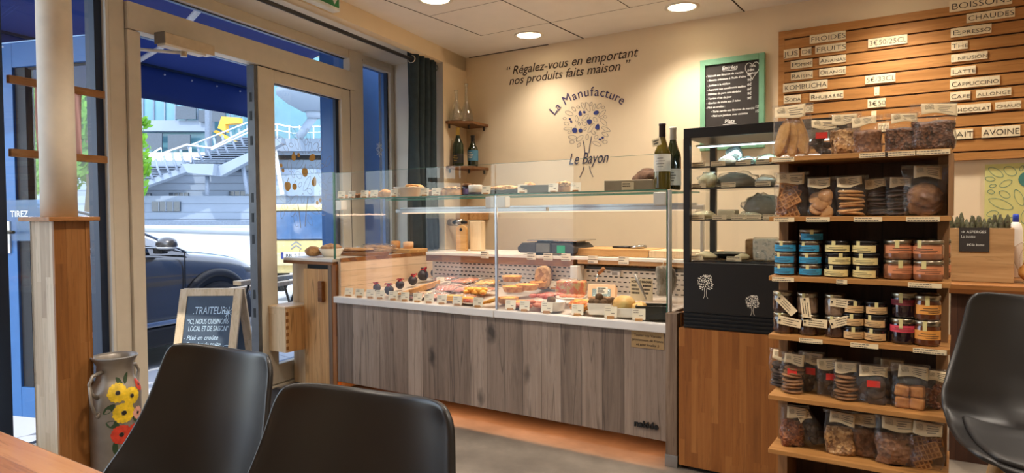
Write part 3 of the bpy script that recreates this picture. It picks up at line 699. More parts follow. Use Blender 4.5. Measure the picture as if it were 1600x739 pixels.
# ------------------------------------------------------------------ cream van further off, seen from behind
plain('van_cream', (232, 208, 138), .35, spec=.5, coat=.4); plain('van_glass', (74, 108, 150), .08, spec=.8); plain('lamp_red', (196, 48, 34), .3); plain('bumper_pale', (214, 196, 146), .5)
VD = 10.2
vp0 = EYE + ray(478, 337) * VD; vx = _r0.copy(); vf = _fw0.copy()
VANM = Matrix(((vx.x, vf.x, 0, vp0.x), (vx.y, vf.y, 0, vp0.y), (0, 0, 1, 0), (0, 0, 0, 1)))
van = thing('van', 'cream van seen from behind beyond the closed glass door', 'van', mat=VANM @ Matrix.Translation(V((0, 0, .0))))
def rrect(w, z0, z1, r, n=5):
    p = []
    for cx, cz, a0 in ((w - r, z1 - r, 0), (-w + r, z1 - r, 90), (-w + r, z0 + r, 180), (w - r, z0 + r, 270)):
        for i in range(n + 1):
            a = math.radians(a0 + 90 * i / n); p.append((cx + r * math.cos(a), cz + r * math.sin(a)))
    return p
vz = lambda y: CAMH - (y - 337) * VD / 1060
m_ = MB().prism(rrect(.74, vz(425), vz(316), .16), .05, 3.2, 'Y', 0, VANM); m_.build('body', 'van_cream', van, bevel=.05, seg=3)
MB().prism(rrect(.50, vz(371), vz(328), .08), .03, .06, 'Y', 0, VANM).build('rear_window', 'van_glass', van)
MB().prism(rrect(.53, vz(373), vz(326), .09), .04, .055, 'Y', 0, VANM).build('window_seal', 'black_plastic', van)
MB().prism(rrect(.70, vz(412), vz(392), .06), -.04, .1, 'Y', 0, VANM).build('bumper', 'bumper_pale', van, bevel=.02)
pl = MB().box(-.37, .15, -.055, -.04, vz(401), vz(391), 0, VANM).box(-.37, -.33, -.057, -.05, vz(401), vz(391), 1, VANM).build('number_plate', ['paper_white', 'ink_blue'], van)
text('BB-2', .09, 'print_dark', VANM @ frame((-.30, -.058, vz(400)), (1, 0, 0), (0, 0, 1)), van)
for k in (0, 1):
    zc = vz(388) + .055 * k; MB().add([VANM @ V(p) for p in ((-.25, .045, zc), (-.17, .045, zc + .055), (-.09, .045, zc), (-.09, .045, zc + .022), (-.17, .045, zc + .08), (-.25, .045, zc + .022))], [(0, 1, 4, 5), (1, 2, 3, 4)]).build('chevron_emblem', 'aluminium', van)
for s_ in (-1, 1):
    MB().box(s_ * .68 - .05, s_ * .68 + .05, .0, .08, vz(392), vz(368), 0, VANM).build('tail_light', 'lamp_red', van, bevel=.015)
    MB().cyl(VANM @ V((s_ * .62 - .1, .5, vz(425) - .02)), VANM @ V((s_ * .62 + .1, .5, vz(425) - .02)), .30, 24).build('wheel', 'tyre', van)

# ------------------------------------------------------------------ chalkboard on the pavement
AD = 4.75
tl_ = EYE + ray(283, 452) * AD; tr2_ = EYE + ray(379, 452) * AD
HB = tl_.z - GZ; bx = _r0.copy(); bw = (tr2_ - tl_).length; bn = -_fw0      # bn points at the doorway
top0 = V((tl_.x, tl_.y, tl_.z)); lean = .24
BT = frame(top0 + bn * lean + V((0, 0, -HB)), bx, V((0, 0, HB)) - bn * lean)   # front panel, origin at its lower corner
ab = thing('pavement_sign', 'wood framed folding chalkboard with a handwritten deli menu on the pavement', 'chalkboard', (top0 + bx * bw / 2 + V((0, 0, -HB))).to_tuple())
ln = math.hypot(HB, lean)
def panel(Tm, sgn, nm):
    MB().box(0, .055, 0, ln, -.011, .011, 0, Tm).box(bw - .055, bw, 0, ln, -.011, .011, 0, Tm).box(.045, bw - .045, ln - .05, ln, -.011, .011, 0, Tm).box(.045, bw - .045, .10, .15, -.011, .011, 0, Tm).build(nm, wood('sign_wood_' + nm, [(196, 164, 122), (216, 188, 148), (230, 206, 172)], 'Z', None, None, .5), ab, bevel=.002)
    MB().box(.045, bw - .045, .15, ln - .05, -.004, .006, 0, Tm).build('slate', 'slate_blue', ab)
panel(BT, 1, 'front_frame')
BT2 = frame(top0 - bn * (lean * 1.0 + .035) + V((0, 0, -HB)), bx, V((0, 0, HB)) + bn * lean)
panel(BT2, -1, 'rear_frame')
MB().box(.02, .05, ln - .03, ln - .005, -.06, -.005, 0, BT).box(bw - .05, bw - .02, ln - .03, ln - .005, -.06, -.005, 0, BT).build('hinge', 'aluminium', ab)
def chalk(s, x, y, size, sh=0, al='LEFT', sp_=1.0, mt='chalk_blue', b=.0, wd=None): return text(s, size, mt, BT @ Matrix.Translation(V((x, y, .0075))), ab, 'chalk_writing', al, sh, b, wd, sp_)
for s, xf, y, z, wf, sh, al in (('.TRAITEUR.', .52, .632, .074, .54, .1, 'CENTER'), ('\u201cICI, NOUS CUISINONS', .5, .565, .050, .66, .1, 'CENTER'), ('LOCAL ET DE SAISON\u201d', .52, .515, .050, .64, .1, 'CENTER'), ('- P\u00e2t\u00e9 en cro\u00fbte', .14, .455, .044, .55, .25, 'LEFT'), ('- Gravelax de truite', .14, .41, .044, .60, .25, 'LEFT'), ('- Salades', .14, .365, .044, .26, .25, 'LEFT'), ('- Tourtes', .14, .32, .044, .26, .25, 'LEFT'), ('- Quiches', .14, .275, .044, .27, .25, 'LEFT')):
    chalk(s, xf * bw, y, z, sh, al, wd=wf * bw)
hp = [(.0165 * 16 * math.sin(t) ** 3 / 16 * 4.2, .0165 * (13 * math.cos(t) - 5 * math.cos(2 * t) - 2 * math.cos(3 * t) - math.cos(4 * t)) / 16 * 3.4) for t in [2 * PI * i / 28 for i in range(28)]]
MB().tube([BT @ V((bw - .10 + x, .375 + y, .008)) for x, y in hp], .0022, 5, closed=True).build('chalk_heart', 'chalk_blue', ab)
chalk('100%', bw - .10, .385, .022, .1, 'CENTER'); chalk('fait maison', bw - .10, .36, .018, .1, 'CENTER')
fl = MB()
for i in range(9): fl.tube([BT @ V((bw - .08, .645, .008)), BT @ V((bw - .08 + .032 * math.cos(i * .7), .645 + .036 * math.sin(i * .7), .008))], .002, 5)
fl.tube([BT @ V((bw - .08, .645, .008)), BT @ V((bw - .095, .58, .008))], .002, 5)
fl.build('chalk_flower', 'chalk_blue', ab)

# ------------------------------------------------------------------ street table, bench slats
bt = thing('street_table', 'pale wooden slatted terrace table with black folding legs beyond the chalkboard', 'table', onshop(420, 470, 1.25).to_tuple()[:2] + (GZ,))
for k, zz in enumerate((.585, .51)): MB().box(.86 + .10 * k, 1.75, 1.16 + .16 * k, 1.25 + .16 * k, zz - .02, zz + .018, 0, SHOP).build('slat', 'pine_pale', bt, bevel=.003)
for s_ in (0, 1):
    MB().tube([IN(.95 + .65 * s_, 1.12, GZ), IN(1.0 + .65 * s_, 1.40, .52)], .012, 8).tube([IN(.95 + .65 * s_, 1.45, GZ), IN(1.0 + .65 * s_, 1.20, .58)], .012, 8).build('leg', 'black_plastic', bt)

# ------------------------------------------------------------------ trees
def leafmat(n, c0, c1):
    m, nt, b = newmat(n); oi = nd(nt, 'ShaderNodeTexWhiteNoise', {'Vector': nd(nt, 'ShaderNodeNewGeometry').outputs['Position']}, noise_dimensions='3D')
    f = noise_tex(nt, objco(nt), 1.6, 3)
    nt.links.new(ramp(nt, f, [(.3, rgb(*c0)), (.7, rgb(*c1))]), b.inputs['Base Color']); b.inputs['Roughness'].default_value = .5
    tl = nd(nt, 'ShaderNodeBsdfTranslucent', {0: rgb(120, 170, 40)}).outputs[0]; out = nt.nodes['Material Output']
    nt.links.new(nd(nt, 'ShaderNodeMixShader', {0: .45, 1: b.outputs[0], 2: tl}).outputs[0], out.inputs[0]); return m
leafmat('leaf_green', (66, 122, 34), (128, 182, 66))
plain('bark', (92, 78, 64), .9, var=.2)
def tree(px, D, zc, R_, H_, n, seed, label):
    p = EYE + ray(px, 337) * D; r = random.Random(seed)
    t = thing('tree', label, 'tree', (p.x, p.y, .1), 0, 'green trees across the road')
    m_ = MB()
    cl = [V((r.gauss(0, .42) * R_, r.gauss(0, .42) * R_, zc + r.uniform(-1, 1) * H_ * .8)) for _ in range(22)]
    for i in range(n):
        c = r.choice(cl); d = V((r.gauss(0, 1), r.gauss(0, 1), r.gauss(0, .8))); d.normalize(); q = c + d * (.75 * r.random() ** .4) * R_ * .45
        a = V((r.gauss(0, 1), r.gauss(0, 1), r.gauss(0, .6))).normalized(); e = a.orthogonal().normalized(); s = r.uniform(.06, .12)
        e = (e + a.cross(e) * r.uniform(-1, 1)).normalized(); g = a.cross(e)
        o = V((p.x, p.y, 0)) + q
        m_.add([o - e * s, o + g * s * .5, o + e * s, o - g * s * .5], [(0, 1, 2, 3)], 0)
    m_.build('foliage', 'leaf_green', t)
    tr = MB().tube([(p.x, p.y, .0), (p.x + .05, p.y, zc * .5), (p.x, p.y + .1, zc)], [.16, .13, .07], 10)
    for k in range(4): tr.tube([(p.x + .03, p.y, zc * .55), tuple(V((p.x, p.y, 0)) + cl[k])], [.06, .02], 6)
    tr.build('trunk', 'bark', t)
tree(40, 16.5, 3.1, 1.7, 1.3, 6500, 3, 'leafy green tree seen left of the white column through the window')
tree(142, 12.5, 2.55, 1.1, 1.0, 5200, 4, 'leafy green tree seen right of the white column through the window')
tree(208, 20, 3.2, .6, 1.2, 1600, 9, 'slim green tree peeping past the door post in front of the stairs')

# ------------------------------------------------------------------ white building with outdoor stairs across the plaza
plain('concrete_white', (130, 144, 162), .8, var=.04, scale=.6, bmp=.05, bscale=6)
plain('concrete_joint', (104, 116, 132), .8); plain('concrete_dark', (100, 114, 132), .8)  # darker concrete for the plinth, treads and one column
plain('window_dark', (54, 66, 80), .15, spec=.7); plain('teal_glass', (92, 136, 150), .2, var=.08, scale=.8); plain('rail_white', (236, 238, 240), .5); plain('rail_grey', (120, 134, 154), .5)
plain('crane_yellow', (226, 178, 60), .5); mottled('rock_face', [(110, 100, 90), (140, 130, 116), (96, 104, 80)], .8, .9, .3)
BD = 30.0
def bpt(x, y, D=BD): return EYE + ray(x, y) * D
def slab(mb, poly, D=BD, th=.4, mi=0):
    n = len(poly); f = [bpt(x, y, D) for x, y in poly]; bk = [p + _fw0 * th for p in f]
    mb.add(f + bk, [list(range(n))[::-1], list(range(n, 2 * n))] + [(i, (i + 1) % n, n + (i + 1) % n, n + i) for i in range(n)], mi); return mb
R4 = lambda x0, y0, x1, y1: [(x0, y0), (x1, y0), (x1, y1), (x0, y1)]
bg = thing('civic_building', 'white concrete civic building with outdoor stairs across the sunny plaza', 'building', bpt(320, 345).to_tuple())
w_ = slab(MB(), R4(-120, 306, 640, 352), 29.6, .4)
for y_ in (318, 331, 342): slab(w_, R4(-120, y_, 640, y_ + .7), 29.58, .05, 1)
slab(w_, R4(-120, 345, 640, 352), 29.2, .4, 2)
w_.build('lower_wall', ['concrete_white', 'concrete_joint', 'concrete_dark'], bg)
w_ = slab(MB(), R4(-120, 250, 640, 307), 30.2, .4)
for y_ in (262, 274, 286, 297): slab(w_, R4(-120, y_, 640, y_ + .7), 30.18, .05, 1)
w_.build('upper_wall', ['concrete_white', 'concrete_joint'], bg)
for (x0, y0, x1, y1, d_) in ((205, 302, 235, 308.5, 30.1), (264, 301, 294, 308, 30.1), (357, 299, 392, 305.5, 30.1), (237, 315, 281, 330, 29.5), (205, 315, 222, 330, 29.5)):
    slab(MB(), R4(x0, y0, x1, y1), d_, .1).build('window', 'window_dark', bg)
    f_ = MB()
    for k in range(1, 4): xx = x0 + (x1 - x0) * k / 4; slab(f_, R4(xx - .4, y0, xx + .4, y1), d_ - .03, .03)
    f_.build('window_bar', 'rail_grey', bg)
slab(MB(), [(352, 262), (430, 232), (430, 268), (400, 268), (352, 268)], 30.0, .2).build('window', 'window_dark', bg)
st_ = slab(MB(), [(190, 297), (190, 304), (293, 268), (336, 275), (345, 275), (440, 224), (440, 215), (335, 262), (332, 256), (285, 256), (282, 262)], 28.4, .5)
slab(st_, [(284, 256), (334, 256), (332, 274), (293, 270)], 28.0, 1.0)
st_.build('stair_stringer', 'concrete_white', bg)
s_ = MB()
for k in range(11):
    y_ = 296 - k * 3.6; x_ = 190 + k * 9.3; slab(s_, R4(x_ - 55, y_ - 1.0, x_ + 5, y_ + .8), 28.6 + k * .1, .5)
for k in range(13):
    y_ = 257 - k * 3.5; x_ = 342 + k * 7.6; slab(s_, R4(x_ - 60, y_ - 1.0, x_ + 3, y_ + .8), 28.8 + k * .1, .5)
s_.build('stair_tread', 'concrete_dark', bg)
rl = MB(); hr = lambda pts, D, r: rl.tube([bpt(x, y, D) for x, y in pts], r, 6)
hr([(190, 262), (292, 226)], 28.3, .035); hr([(190, 268), (252, 231), (252, 252)], 28.5, .035); hr([(292, 226), (330, 231), (398, 196), (398, 215)], 28.2, .035); hr([(298, 230), (298, 254)], 28.2, .035); hr([(330, 234), (400, 201)], 28.2, .03); hr([(300, 226), (400, 186)], 30, .03)
rl.build('handrail', 'rail_white', bg)
rl = MB()
for x_ in range(204, 400, 13):
    y_ = 297 - (x_ - 190) * .36; rl.tube([bpt(x_, y_ - 30, 28.3), bpt(x_ + 3, y_ - 16, 28.3), bpt(x_ + 9, y_ - 2, 28.3)], .05, 6)
rl.build('baluster', 'rail_grey', bg)
for x_, y0, y1, dx in ((324, 275, 305, 0), (378, 250, 303, 9)): MB().tube([bpt(x_, y0, 29), bpt(x_ + dx, y1, 29)], .09, 8).build('column', 'rail_grey', bg)
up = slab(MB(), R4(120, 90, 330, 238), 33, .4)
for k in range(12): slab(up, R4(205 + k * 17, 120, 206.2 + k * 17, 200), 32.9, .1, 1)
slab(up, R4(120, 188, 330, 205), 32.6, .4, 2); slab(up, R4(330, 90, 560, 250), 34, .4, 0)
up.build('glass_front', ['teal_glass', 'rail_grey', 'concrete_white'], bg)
for (x0, y0, x1, y1) in ((222, 208, 253, 234), (262, 210, 297, 234), (275, 166, 306, 186), (310, 172, 352, 190), (338, 205, 352, 236)): slab(MB(), R4(x0, y0, x1, y1), 32.4, .1).build('window', 'window_dark', bg)
slab(MB(), R4(320, 150, 327, 250), 31, .3).build('column', 'concrete_dark', bg)
slab(slab(MB(), [(340, 200), (346, 182), (374, 184), (374, 192), (352, 194), (352, 206)], 31.5, .4), [(333, 206), (337, 203), (400, 238), (396, 242)], 31.6, .3).build('site_hoist', 'crane_yellow', bg)
# terrace with the mushroom canopy, seen through the closed leaf
slab(MB(), R4(405, 80, 600, 215), 38, .5).build('rock_wall', 'rock_face', bg)
tr_ = slab(MB(), R4(405, 216, 600, 236), 29.5, 1.5); slab(tr_, R4(405, 264, 600, 306), 29.3, .4); slab(tr_, R4(405, 236, 600, 242), 29.8, .3)
tr_.build('terrace', 'concrete_white', bg)
slab(MB(), R4(405, 240, 600, 266), 31, .3).build('window', plain('void_dark', (98, 98, 100), .6), bg)
rl = MB()
for a_, b2 in (((405, 200), (432, 194)), ((432, 194), (458, 199)), ((458, 199), (600, 193))): rl.tube([bpt(*a_, 29.4), bpt(*b2, 29.4)], .035, 6); rl.tube([bpt(a_[0], a_[1] + 9, 29.4), bpt(b2[0], b2[1] + 9, 29.4)], .02, 6)
for x_ in (410, 433, 452, 468, 490, 512, 535): rl.tube([bpt(x_, 196, 29.4), bpt(x_, 217, 29.4)], .03, 6)
rl.build('handrail', 'rail_white', bg)
cc = bpt(490, 166, 28); pxm = 28 / 1060
MB().lathe([(.01, -.25), (18 * pxm, -.22), (40 * pxm, .1), (55 * pxm, .42), (56 * pxm, .62), (52 * pxm, .7), (.01, .74)], 40, cc.to_tuple()).build('canopy', 'concrete_white', bg)
MB().lathe([(10 * pxm, -.5), (13 * pxm, -.2)], 24, cc.to_tuple()).tube([bpt(492, 180, 28), bpt(466, 216, 28)], .17, 12).build('canopy_strut', 'concrete_white', bg)
MB().tube([bpt(428, 226, 29), bpt(441, 304, 29)], .09, 8).build('column', 'rail_white', bg)
# ------------------------------------------------------------------ on the back wall
WY = 4.668
WP = lambda x, y: ony(x, y, WY)
def wtext(s, px, py, px2, mt, nm, size, shear=0, bold=0):
    """a line of wall lettering starting at px, py (baseline) and ending at px2"""
    a = ony(px, py, WY); b2 = ony(px2, py, WY); return text(s, size, mt, WALLF(a.x, WY - .001, a.z), None, nm, 'LEFT', shear, bold, b2.x - a.x)
sl = thing('wall_lettering', 'brown handwritten French takeaway slogan in two lines on the cream wall', 'wall lettering', ony(890, 130, WY).to_tuple())
for s, px, py, px2, z_ in (('\u201c R\u00e9galez-vous en emportant', 789, 118, 994, .098), ('nos produits faits maison \u201d', 795, 133, 984, .098)):
    a = ony(px, py, WY); b2 = ony(px2, py, WY); text(s, z_, 'ink_brown', WALLF(a.x, WY - .001, a.z), sl, 'slogan_line', 'LEFT', .28, .0002, (b2.x - ony(px, py, WY).x))
lg = thing('wall_logo', 'blue and brown fruit tree logo with curved shop name on the cream wall', 'wall logo', ony(917, 210, WY).to_tuple())
LP = lambda x, y: V((ony(850 + x / 4.62, 130 + y / 4.62, WY).x, WY - .0015, ony(850 + x / 4.62, 130 + y / 4.62, WY).z))
tree_mark(MB(), LP, 2.0, 0, 1, True, 2.6).build('tree_drawing', ['ink_navy', 'ink_blue'], lg)
# arched name
o_ = LP(310, 300); kk = (LP(410, 300).x - LP(310, 300).x) / 100
arc = [(66, 226), (103, 192), (161, 138), (215, 108), (260, 88), (304, 72), (345, 62), (384, 70), (421, 80), (456, 86), (490, 96), (528, 122), (563, 140)]
for ch, (x, y) in zip('LaManufacture', arc): pass
cx_, cy_ = 356, 441; letters = 'La Manufacture'; 
adv = {'L': 30, 'a': 27, ' ': 16, 'M': 48, 'n': 30, 'u': 30, 'f': 20, 'c': 26, 't': 19, 'r': 21, 'e': 27}
tot = sum(adv[c] for c in letters); ang = math.radians(158); rad_ = 349
s0 = 0; A0, A1 = math.radians(144.0), math.radians(53.7)
for c in letters:
    mid = s0 + adv[c] / 2; th = A0 + (A1 - A0) * mid / tot; s0 += adv[c]
    if c == ' ': continue
    p = LP(cx_ + rad_ * math.cos(th) * (1.0 if math.cos(th) > 0 else 1.0), cy_ - rad_ * math.sin(th))
    up = V((math.cos(th), 0, math.sin(th))); rx = V((up.z, 0, -up.x))
    text(c, .102 if c.isupper() else .098, 'ink_purple', frame(p, rx, up), lg, 'name_letter', 'CENTER', .06, -.0002)
a = LP(176, 588); text('Le Bayon', .125, 'ink_navy', WALLF(a.x, WY - .0015, a.z), lg, 'name_line', 'LEFT', .35, -.0004, LP(460, 588).x - a.x)

# ------------------------------------------------------------------ green framed blackboard
bb = thing('blackboard', 'green framed blackboard menu hung on the wall behind the black fridge', 'blackboard', (-1.285, 4.665, 1.6))
x0, x1, z0, z1 = -1.50, -1.072, 1.585, 2.205
m_ = MB()
for a, b2, c, d in ((x0, x0 + .036, z0, z1), (x1 - .036, x1, z0, z1), (x0 + .036, x1 - .036, z1 - .04, z1), (x0 + .036, x1 - .036, z0, z0 + .04)): m_.box(a, b2, 4.635, 4.669, c, d)
m_.build('frame', 'frame_mint', bb, bevel=.003)
MB().box(x0 + .03, x1 - .03, 4.648, 4.669, z0 + .03, z1 - .03).build('slate', 'slate_board', bb)
def bbt(s, x, z, size, al='LEFT'): text(s, size, 'chalk', WALLF(x, 4.6475, z), bb, 'chalk_writing', al, .12, .0004)
bbt('Entr\u00e9es', -1.30, 2.125, .034, 'CENTER'); MB().box(-1.345, -1.255, 4.647, 4.648, 2.116, 2.119).build('chalk_underline', 'chalk', bb)
for k, (s, pr, dx) in enumerate((('- Velout\u00e9 aux l\u00e9gumes du march\u00e9', '6\u20ac', 0), ('- Ricotta cr\u00e9meuse \u00e0 l\u2019huile d\u2019olive', '8\u20ac', .01), ('- Jambon \u00e0 la r\u00e9glisse', '9\u20ac', .008), ('- Asperges aux condiments saul\u00e9es', '6\u20ac', .006), ('- Rillettes de porc aux c\u00e9r\u00e9ales', '6\u20ac', .004), ('- Terrine d\u2019oie du jour', '9\u20ac', .004), ('- Gravlax de truite aux 5 baies', '9\u20ac', .004), ('- P\u00e2t\u00e9 en cro\u00fbte :', '', 0), ('   \u2022 Tarte carr\u00e9e aux l\u00e9gumes du march\u00e9', '12\u20ac', .02), ('   \u2022 P\u00e2t\u00e9 aux jambon, avec assiettes', '15\u20ac', .02))):
    z_ = 2.088 - k * .030 - (.004 if k > 1 else 0); bbt(s, -1.462 + dx, z_, .0185)
    if pr: bbt(pr, -1.185 if k < 8 else -1.135, z_ + .006, .024)
bbt('Plats', -1.30, 1.765, .036, 'CENTER'); MB().box(-1.345, -1.255, 4.647, 4.648, 1.755, 1.758).build('chalk_underline', 'chalk', bb)
bbt('- Boudin sancr\u00e9 aux asperges   16\u20ac', -1.462, 1.715, .0205); bbt('\u00e9cras\u00e9 de pommes de terre et poir\u00e9e d\u2019\u00e9pinards', -1.464, 1.685, .0165)
hp = [(.046 * math.sin(t) ** 3, .046 * (13 * math.cos(t) - 5 * math.cos(2 * t) - 2 * math.cos(3 * t) - math.cos(4 * t)) / 14) for t in [2 * PI * i / 32 for i in range(32)]]
MB().tube([(-1.152 + x, 4.647, 2.103 + y * 1.2) for x, y in hp], .0022, 5, closed=True).build('chalk_heart', 'chalk', bb)
for s, z_ in (('100%', 2.12), ('fait', 2.098), ('maison', 2.076)): bbt(s, -1.152, z_, .019, 'CENTER')

# ------------------------------------------------------------------ grooved drinks board
mb_ = thing('drinks_board', 'grooved oak drinks menu board with cream letter tiles on the wall', 'menu board', (-.2, 4.665, 1.44))
BX0, BX1, BZ0, BZ1 = -.985, .75, 1.445, 2.322
pitch = .0705; nrow = 12; gz = [BZ1 - .055 - pitch * k for k in range(nrow)]
MB().box(BX0, BX1, 4.652, 4.669, BZ0, BZ1).build('backing', plain('board_groove', (70, 42, 20), .7), mb_)
zs = [BZ1] + gz + [BZ0]
sl_ = MB()
for k in range(len(zs) - 1): MB().box(BX0 + .0, BX1, 4.638, 4.655, zs[k + 1] + (.005 if k < len(zs) - 2 else 0), zs[k] - .004 * (k > 0)).build('slat', 'oak_board', mb_, bevel=.001)
MB().box(BX0 - .001, BX0 + .035, 4.637, 4.669, BZ0, BZ1).build('edge_board', 'oak_board', mb_)
SMALL = ('POMME', 'ANANAS', 'RAISIN', 'ORANGE', 'SODA', 'RHUBARBE', 'ESPRESSO', 'THE', 'INFUSION', 'LATTE', 'CAPPUCCINO', 'CAFE', 'CHOCOLAT', 'MENTHE')
def tile(s, px0, px1, pyb, pyt, mt='print_dark'):
    a = ony(px0, pyb, 4.63); b2 = ony(px1, pyb, 4.63); t2 = ony(px0, pyt, 4.63); h = t2.z - a.z
    o = MB().box(a.x, b2.x, 4.630, 4.637, a.z, a.z + h).build('letter_tile', 'tile_ivory', mb_)
    n = max(1, len(s)); g_ = MB()
    for k in range(1, n): x = a.x + (b2.x - a.x) * k / n; g_.box(x - .0007, x + .0007, 4.6295, 4.631, a.z, a.z + h)
    if g_.v: g_.build('tile_joint', 'paper_cream', o)
    PMAT[o.name] = PMAT[mb_.name]
    W_ = (b2.x - a.x) * .94; xs = a.x + (b2.x - a.x) * .03
    if s in SMALL and len(s) > 1:
        k = 1.3 / (len(s) + .3) * W_
        text(s[0], h * .80, mt, WALLF(xs, 4.629, a.z + h * .2), o, 'lettering', 'LEFT', 0, -.0006, None if s[0] == 'I' else k * .88)
        text(s[1:], h * .60, mt, WALLF(xs + k, 4.629, a.z + h * .2), o, 'lettering', 'LEFT', 0, -.0004, W_ - k)
    elif s.strip(): text(s, h * (.62 if s in ('ALLONGE', 'CHAUD') else .80), mt, WALLF(xs, 4.629, a.z + h * .2), o, 'lettering', 'LEFT', 0, -.0006, W_)
f_ = 4.0
for s, x0, x1, yb, yt in (('FROIDES', 260, 485, 275, 222), ('JUS', 98, 192, 367, 312), ('DE', 208, 271, 350, 302), ('FRUITS', 295, 486, 338, 287), ('POMME', 142, 277, 432, 382), ('ANANAS', 320, 486, 405, 360), ('RAISIN', 143, 279, 503, 455), ('ORANGE', 320, 486, 478, 432), ('KOMBUCHA', 94, 371, 578, 525), ('SODA', 98, 205, 648, 600), ('RHUBARBE', 260, 470, 632, 585), ('CIDE', 200, 281, 706, 662),
                          ('3\u20ac50/25CL', 625, 870, 300, 245), ('5\u20ac/33CL', 608, 796, 527, 475), ('..', 664, 696, 598, 545), ('3\u20ac50', 622, 734, 675, 622), ('..', 645, 676, 745, 695),
                          ('BOISSONS', 1133, 1525, 78, 10), ('CHAUDES', 1240, 1542, 144, 88), ('ESPRESSO', 1142, 1396, 235, 180), ('THE', 1144, 1248, 315, 265), ('INFUSION', 1144, 1372, 390, 343), ('LATTE', 1142, 1298, 474, 425), ('CAPPUCCINO', 1136, 1448, 556, 500), ('CAFE', 1138, 1264, 630, 578), ('ALLONGE', 1300, 1520, 612, 565), ('CHOCOLAT', 1140, 1392, 712, 662), ('CHAUD', 1420, 1582, 686, 640), ('MENTHE', 400, 520, 760, 722)):
    tile(s, 1200 + x0 / f_, 1200 + x1 / f_, yb / f_, yt / f_)
for s, x0, x1, yb, yt in (('LAIT', 1034, 1162, 275, 222), ('AVOINE', 1210, 1422, 265, 208), ('COCA', 640, 700, 232, 185)):
    tile(s, 1190 + x0 / 3.52, 1190 + x1 / 3.52, 140 + yb / 3.52, 140 + yt / 3.52)

# ------------------------------------------------------------------ leaf poster
po = thing('poster', 'yellow green poster with outlined leaves on the wall above the worktop', 'poster', (.36, 4.665, .95))
MB().box(.118, .62, 4.66, 4.669, .86, 1.418).build('sheet', plain('poster_green', (206, 204, 132), .7, var=.03), po)
m_ = MB(); PP = lambda x, y: V((ony(1460 + x / 3.08, 240 + y / 3.08, 4.657).x, 4.6585, ony(1460 + x / 3.08, 240 + y / 3.08, 4.657).z))
for l in ((296, 90, 42, 18, -30), (365, 84, 34, 22, -25), (268, 122, 26, 12, -5), (344, 144, 34, 16, 25), (281, 155, 18, 9, 10), (272, 184, 18, 11, -10), (338, 196, 30, 17, -25), (408, 212, 44, 20, -65), (320, 242, 64, 22, -20), (420, 70, 16, 9, 60), (280, 290, 30, 16, 10), (440, 300, 40, 22, 70), (350, 330, 36, 16, 40), (500, 110, 40, 18, 30), (540, 220, 44, 20, -40), (480, 290, 30, 14, 10)): leaf_ring(m_, PP, *l, 2.2)
m_.build('leaf_print', plain('poster_teal', (66, 126, 118), .7), po)
m_ = MB(); leaf_ring(m_, PP, 440, 124, 36, 36, 0, 2, filled=True); leaf_ring(m_, PP, 540, 330, 40, 44, 0, 2, filled=True); m_.build('fruit_print', 'poster_teal', po)

# ------------------------------------------------------------------ corner shelves with bottles and carafe
cA = sp(1.631, -.642); dl_ = -SD; dr_ = V((1, 0, 0))
def corner_shelf(z, label, R_):
    t = thing('corner_shelf', label, 'shelf', (cA.x, cA.y, z), 0, 'corner shelves beside the curtain')
    c = V((cA.x + .004, 4.668, 0)); L = .27
    pts = [c, c + dl_ * .385, c + dl_ * .385 + V((.03, .004, 0)), V((-3.285, 4.42, 0)), c + dr_ * .225 + V((0, -.05, 0)), c + dr_ * .225]
    MB().prism([tuple(p.xy) for p in pts], z - .022, z).build('board', 'dark_shelf', t, bevel=.002)
    for q in (dl_ * .34 + V((.012, 0, 0)), dr_ * .20 + V((0, -.03, 0)), dl_ * .20 + dr_ * .13):
        p = c + q; MB().box(p.x - .006, p.x + .006, p.y - .006, p.y + .006, z - .055, z - .022).build('bracket', 'black_plastic', t)
    return c
CS1, CS2 = 1.918, 1.556
cc_ = corner_shelf(CS1, 'upper triangular wooden corner shelf carrying the glass carafes', 1); corner_shelf(CS2, 'lower triangular wooden corner shelf carrying two bottles', 1)
def bottle(nm, label, loc, R_, H_, neck, glass, foil, lab, lz, lab2=None, group=None, cat='bottle'):
    t = thing(nm, label, cat, loc, 0, group)
    sh_ = H_ * .62
    MB().lathe([(R_ * .75, .0), (R_ * .96, .004), (R_, .012), (R_, sh_ * .82), (R_ * .93, sh_ * .93), (R_ * .66, sh_ * 1.06), (neck * 1.25, sh_ * 1.22), (neck, H_ * .82), (neck, H_ * .97), (neck * 1.12, H_ * .975), (neck * 1.12, H_)], 32, (0, 0, 0)).build('body', glass, t, local=True)
    if foil: MB().lathe([(neck * 1.14, H_ * .80), (neck * 1.10, H_ * .97), (neck * 1.22, H_ * .972), (neck * 1.2, H_ * 1.004), (.001, H_ * 1.006)], 24).build('capsule', foil, t, local=True)
    if lab:
        z0_, z1_ = lz; l = MB().lathe([(R_ * 1.012, H_ * z0_), (R_ * 1.012, H_ * z1_)], 32, caps=False).build('label', lab, t, local=True)
        m_ = MB()
        for k in range(4):
            zz = H_ * (z0_ + (z1_ - z0_) * (.25 + .16 * k)); aw_ = .35 + .12 * (k % 3)
            m_.grid(lambda u, v: V((R_ * 1.02 * math.sin((u - .5) * 2 * aw_ + .1), -R_ * 1.02 * math.cos((u - .5) * 2 * aw_ + .1), zz + v * H_ * .012)), 10, 2)
        m_.build('label_print', lab2 or 'print_dark', l, local=True)
    return t
plain('foil_gold', (206, 178, 96), .3, metal=.8); plain('foil_dark', (30, 24, 24), .4); plain('label_black', (34, 34, 32), .5); plain('label_blue', (70, 120, 146), .6); plain('label_cream', (222, 210, 180), .7)
m, nt, b = newmat('glass_champagne'); b.inputs['Base Color'].default_value = rgb(36, 48, 30); b.inputs['Roughness'].default_value = .08
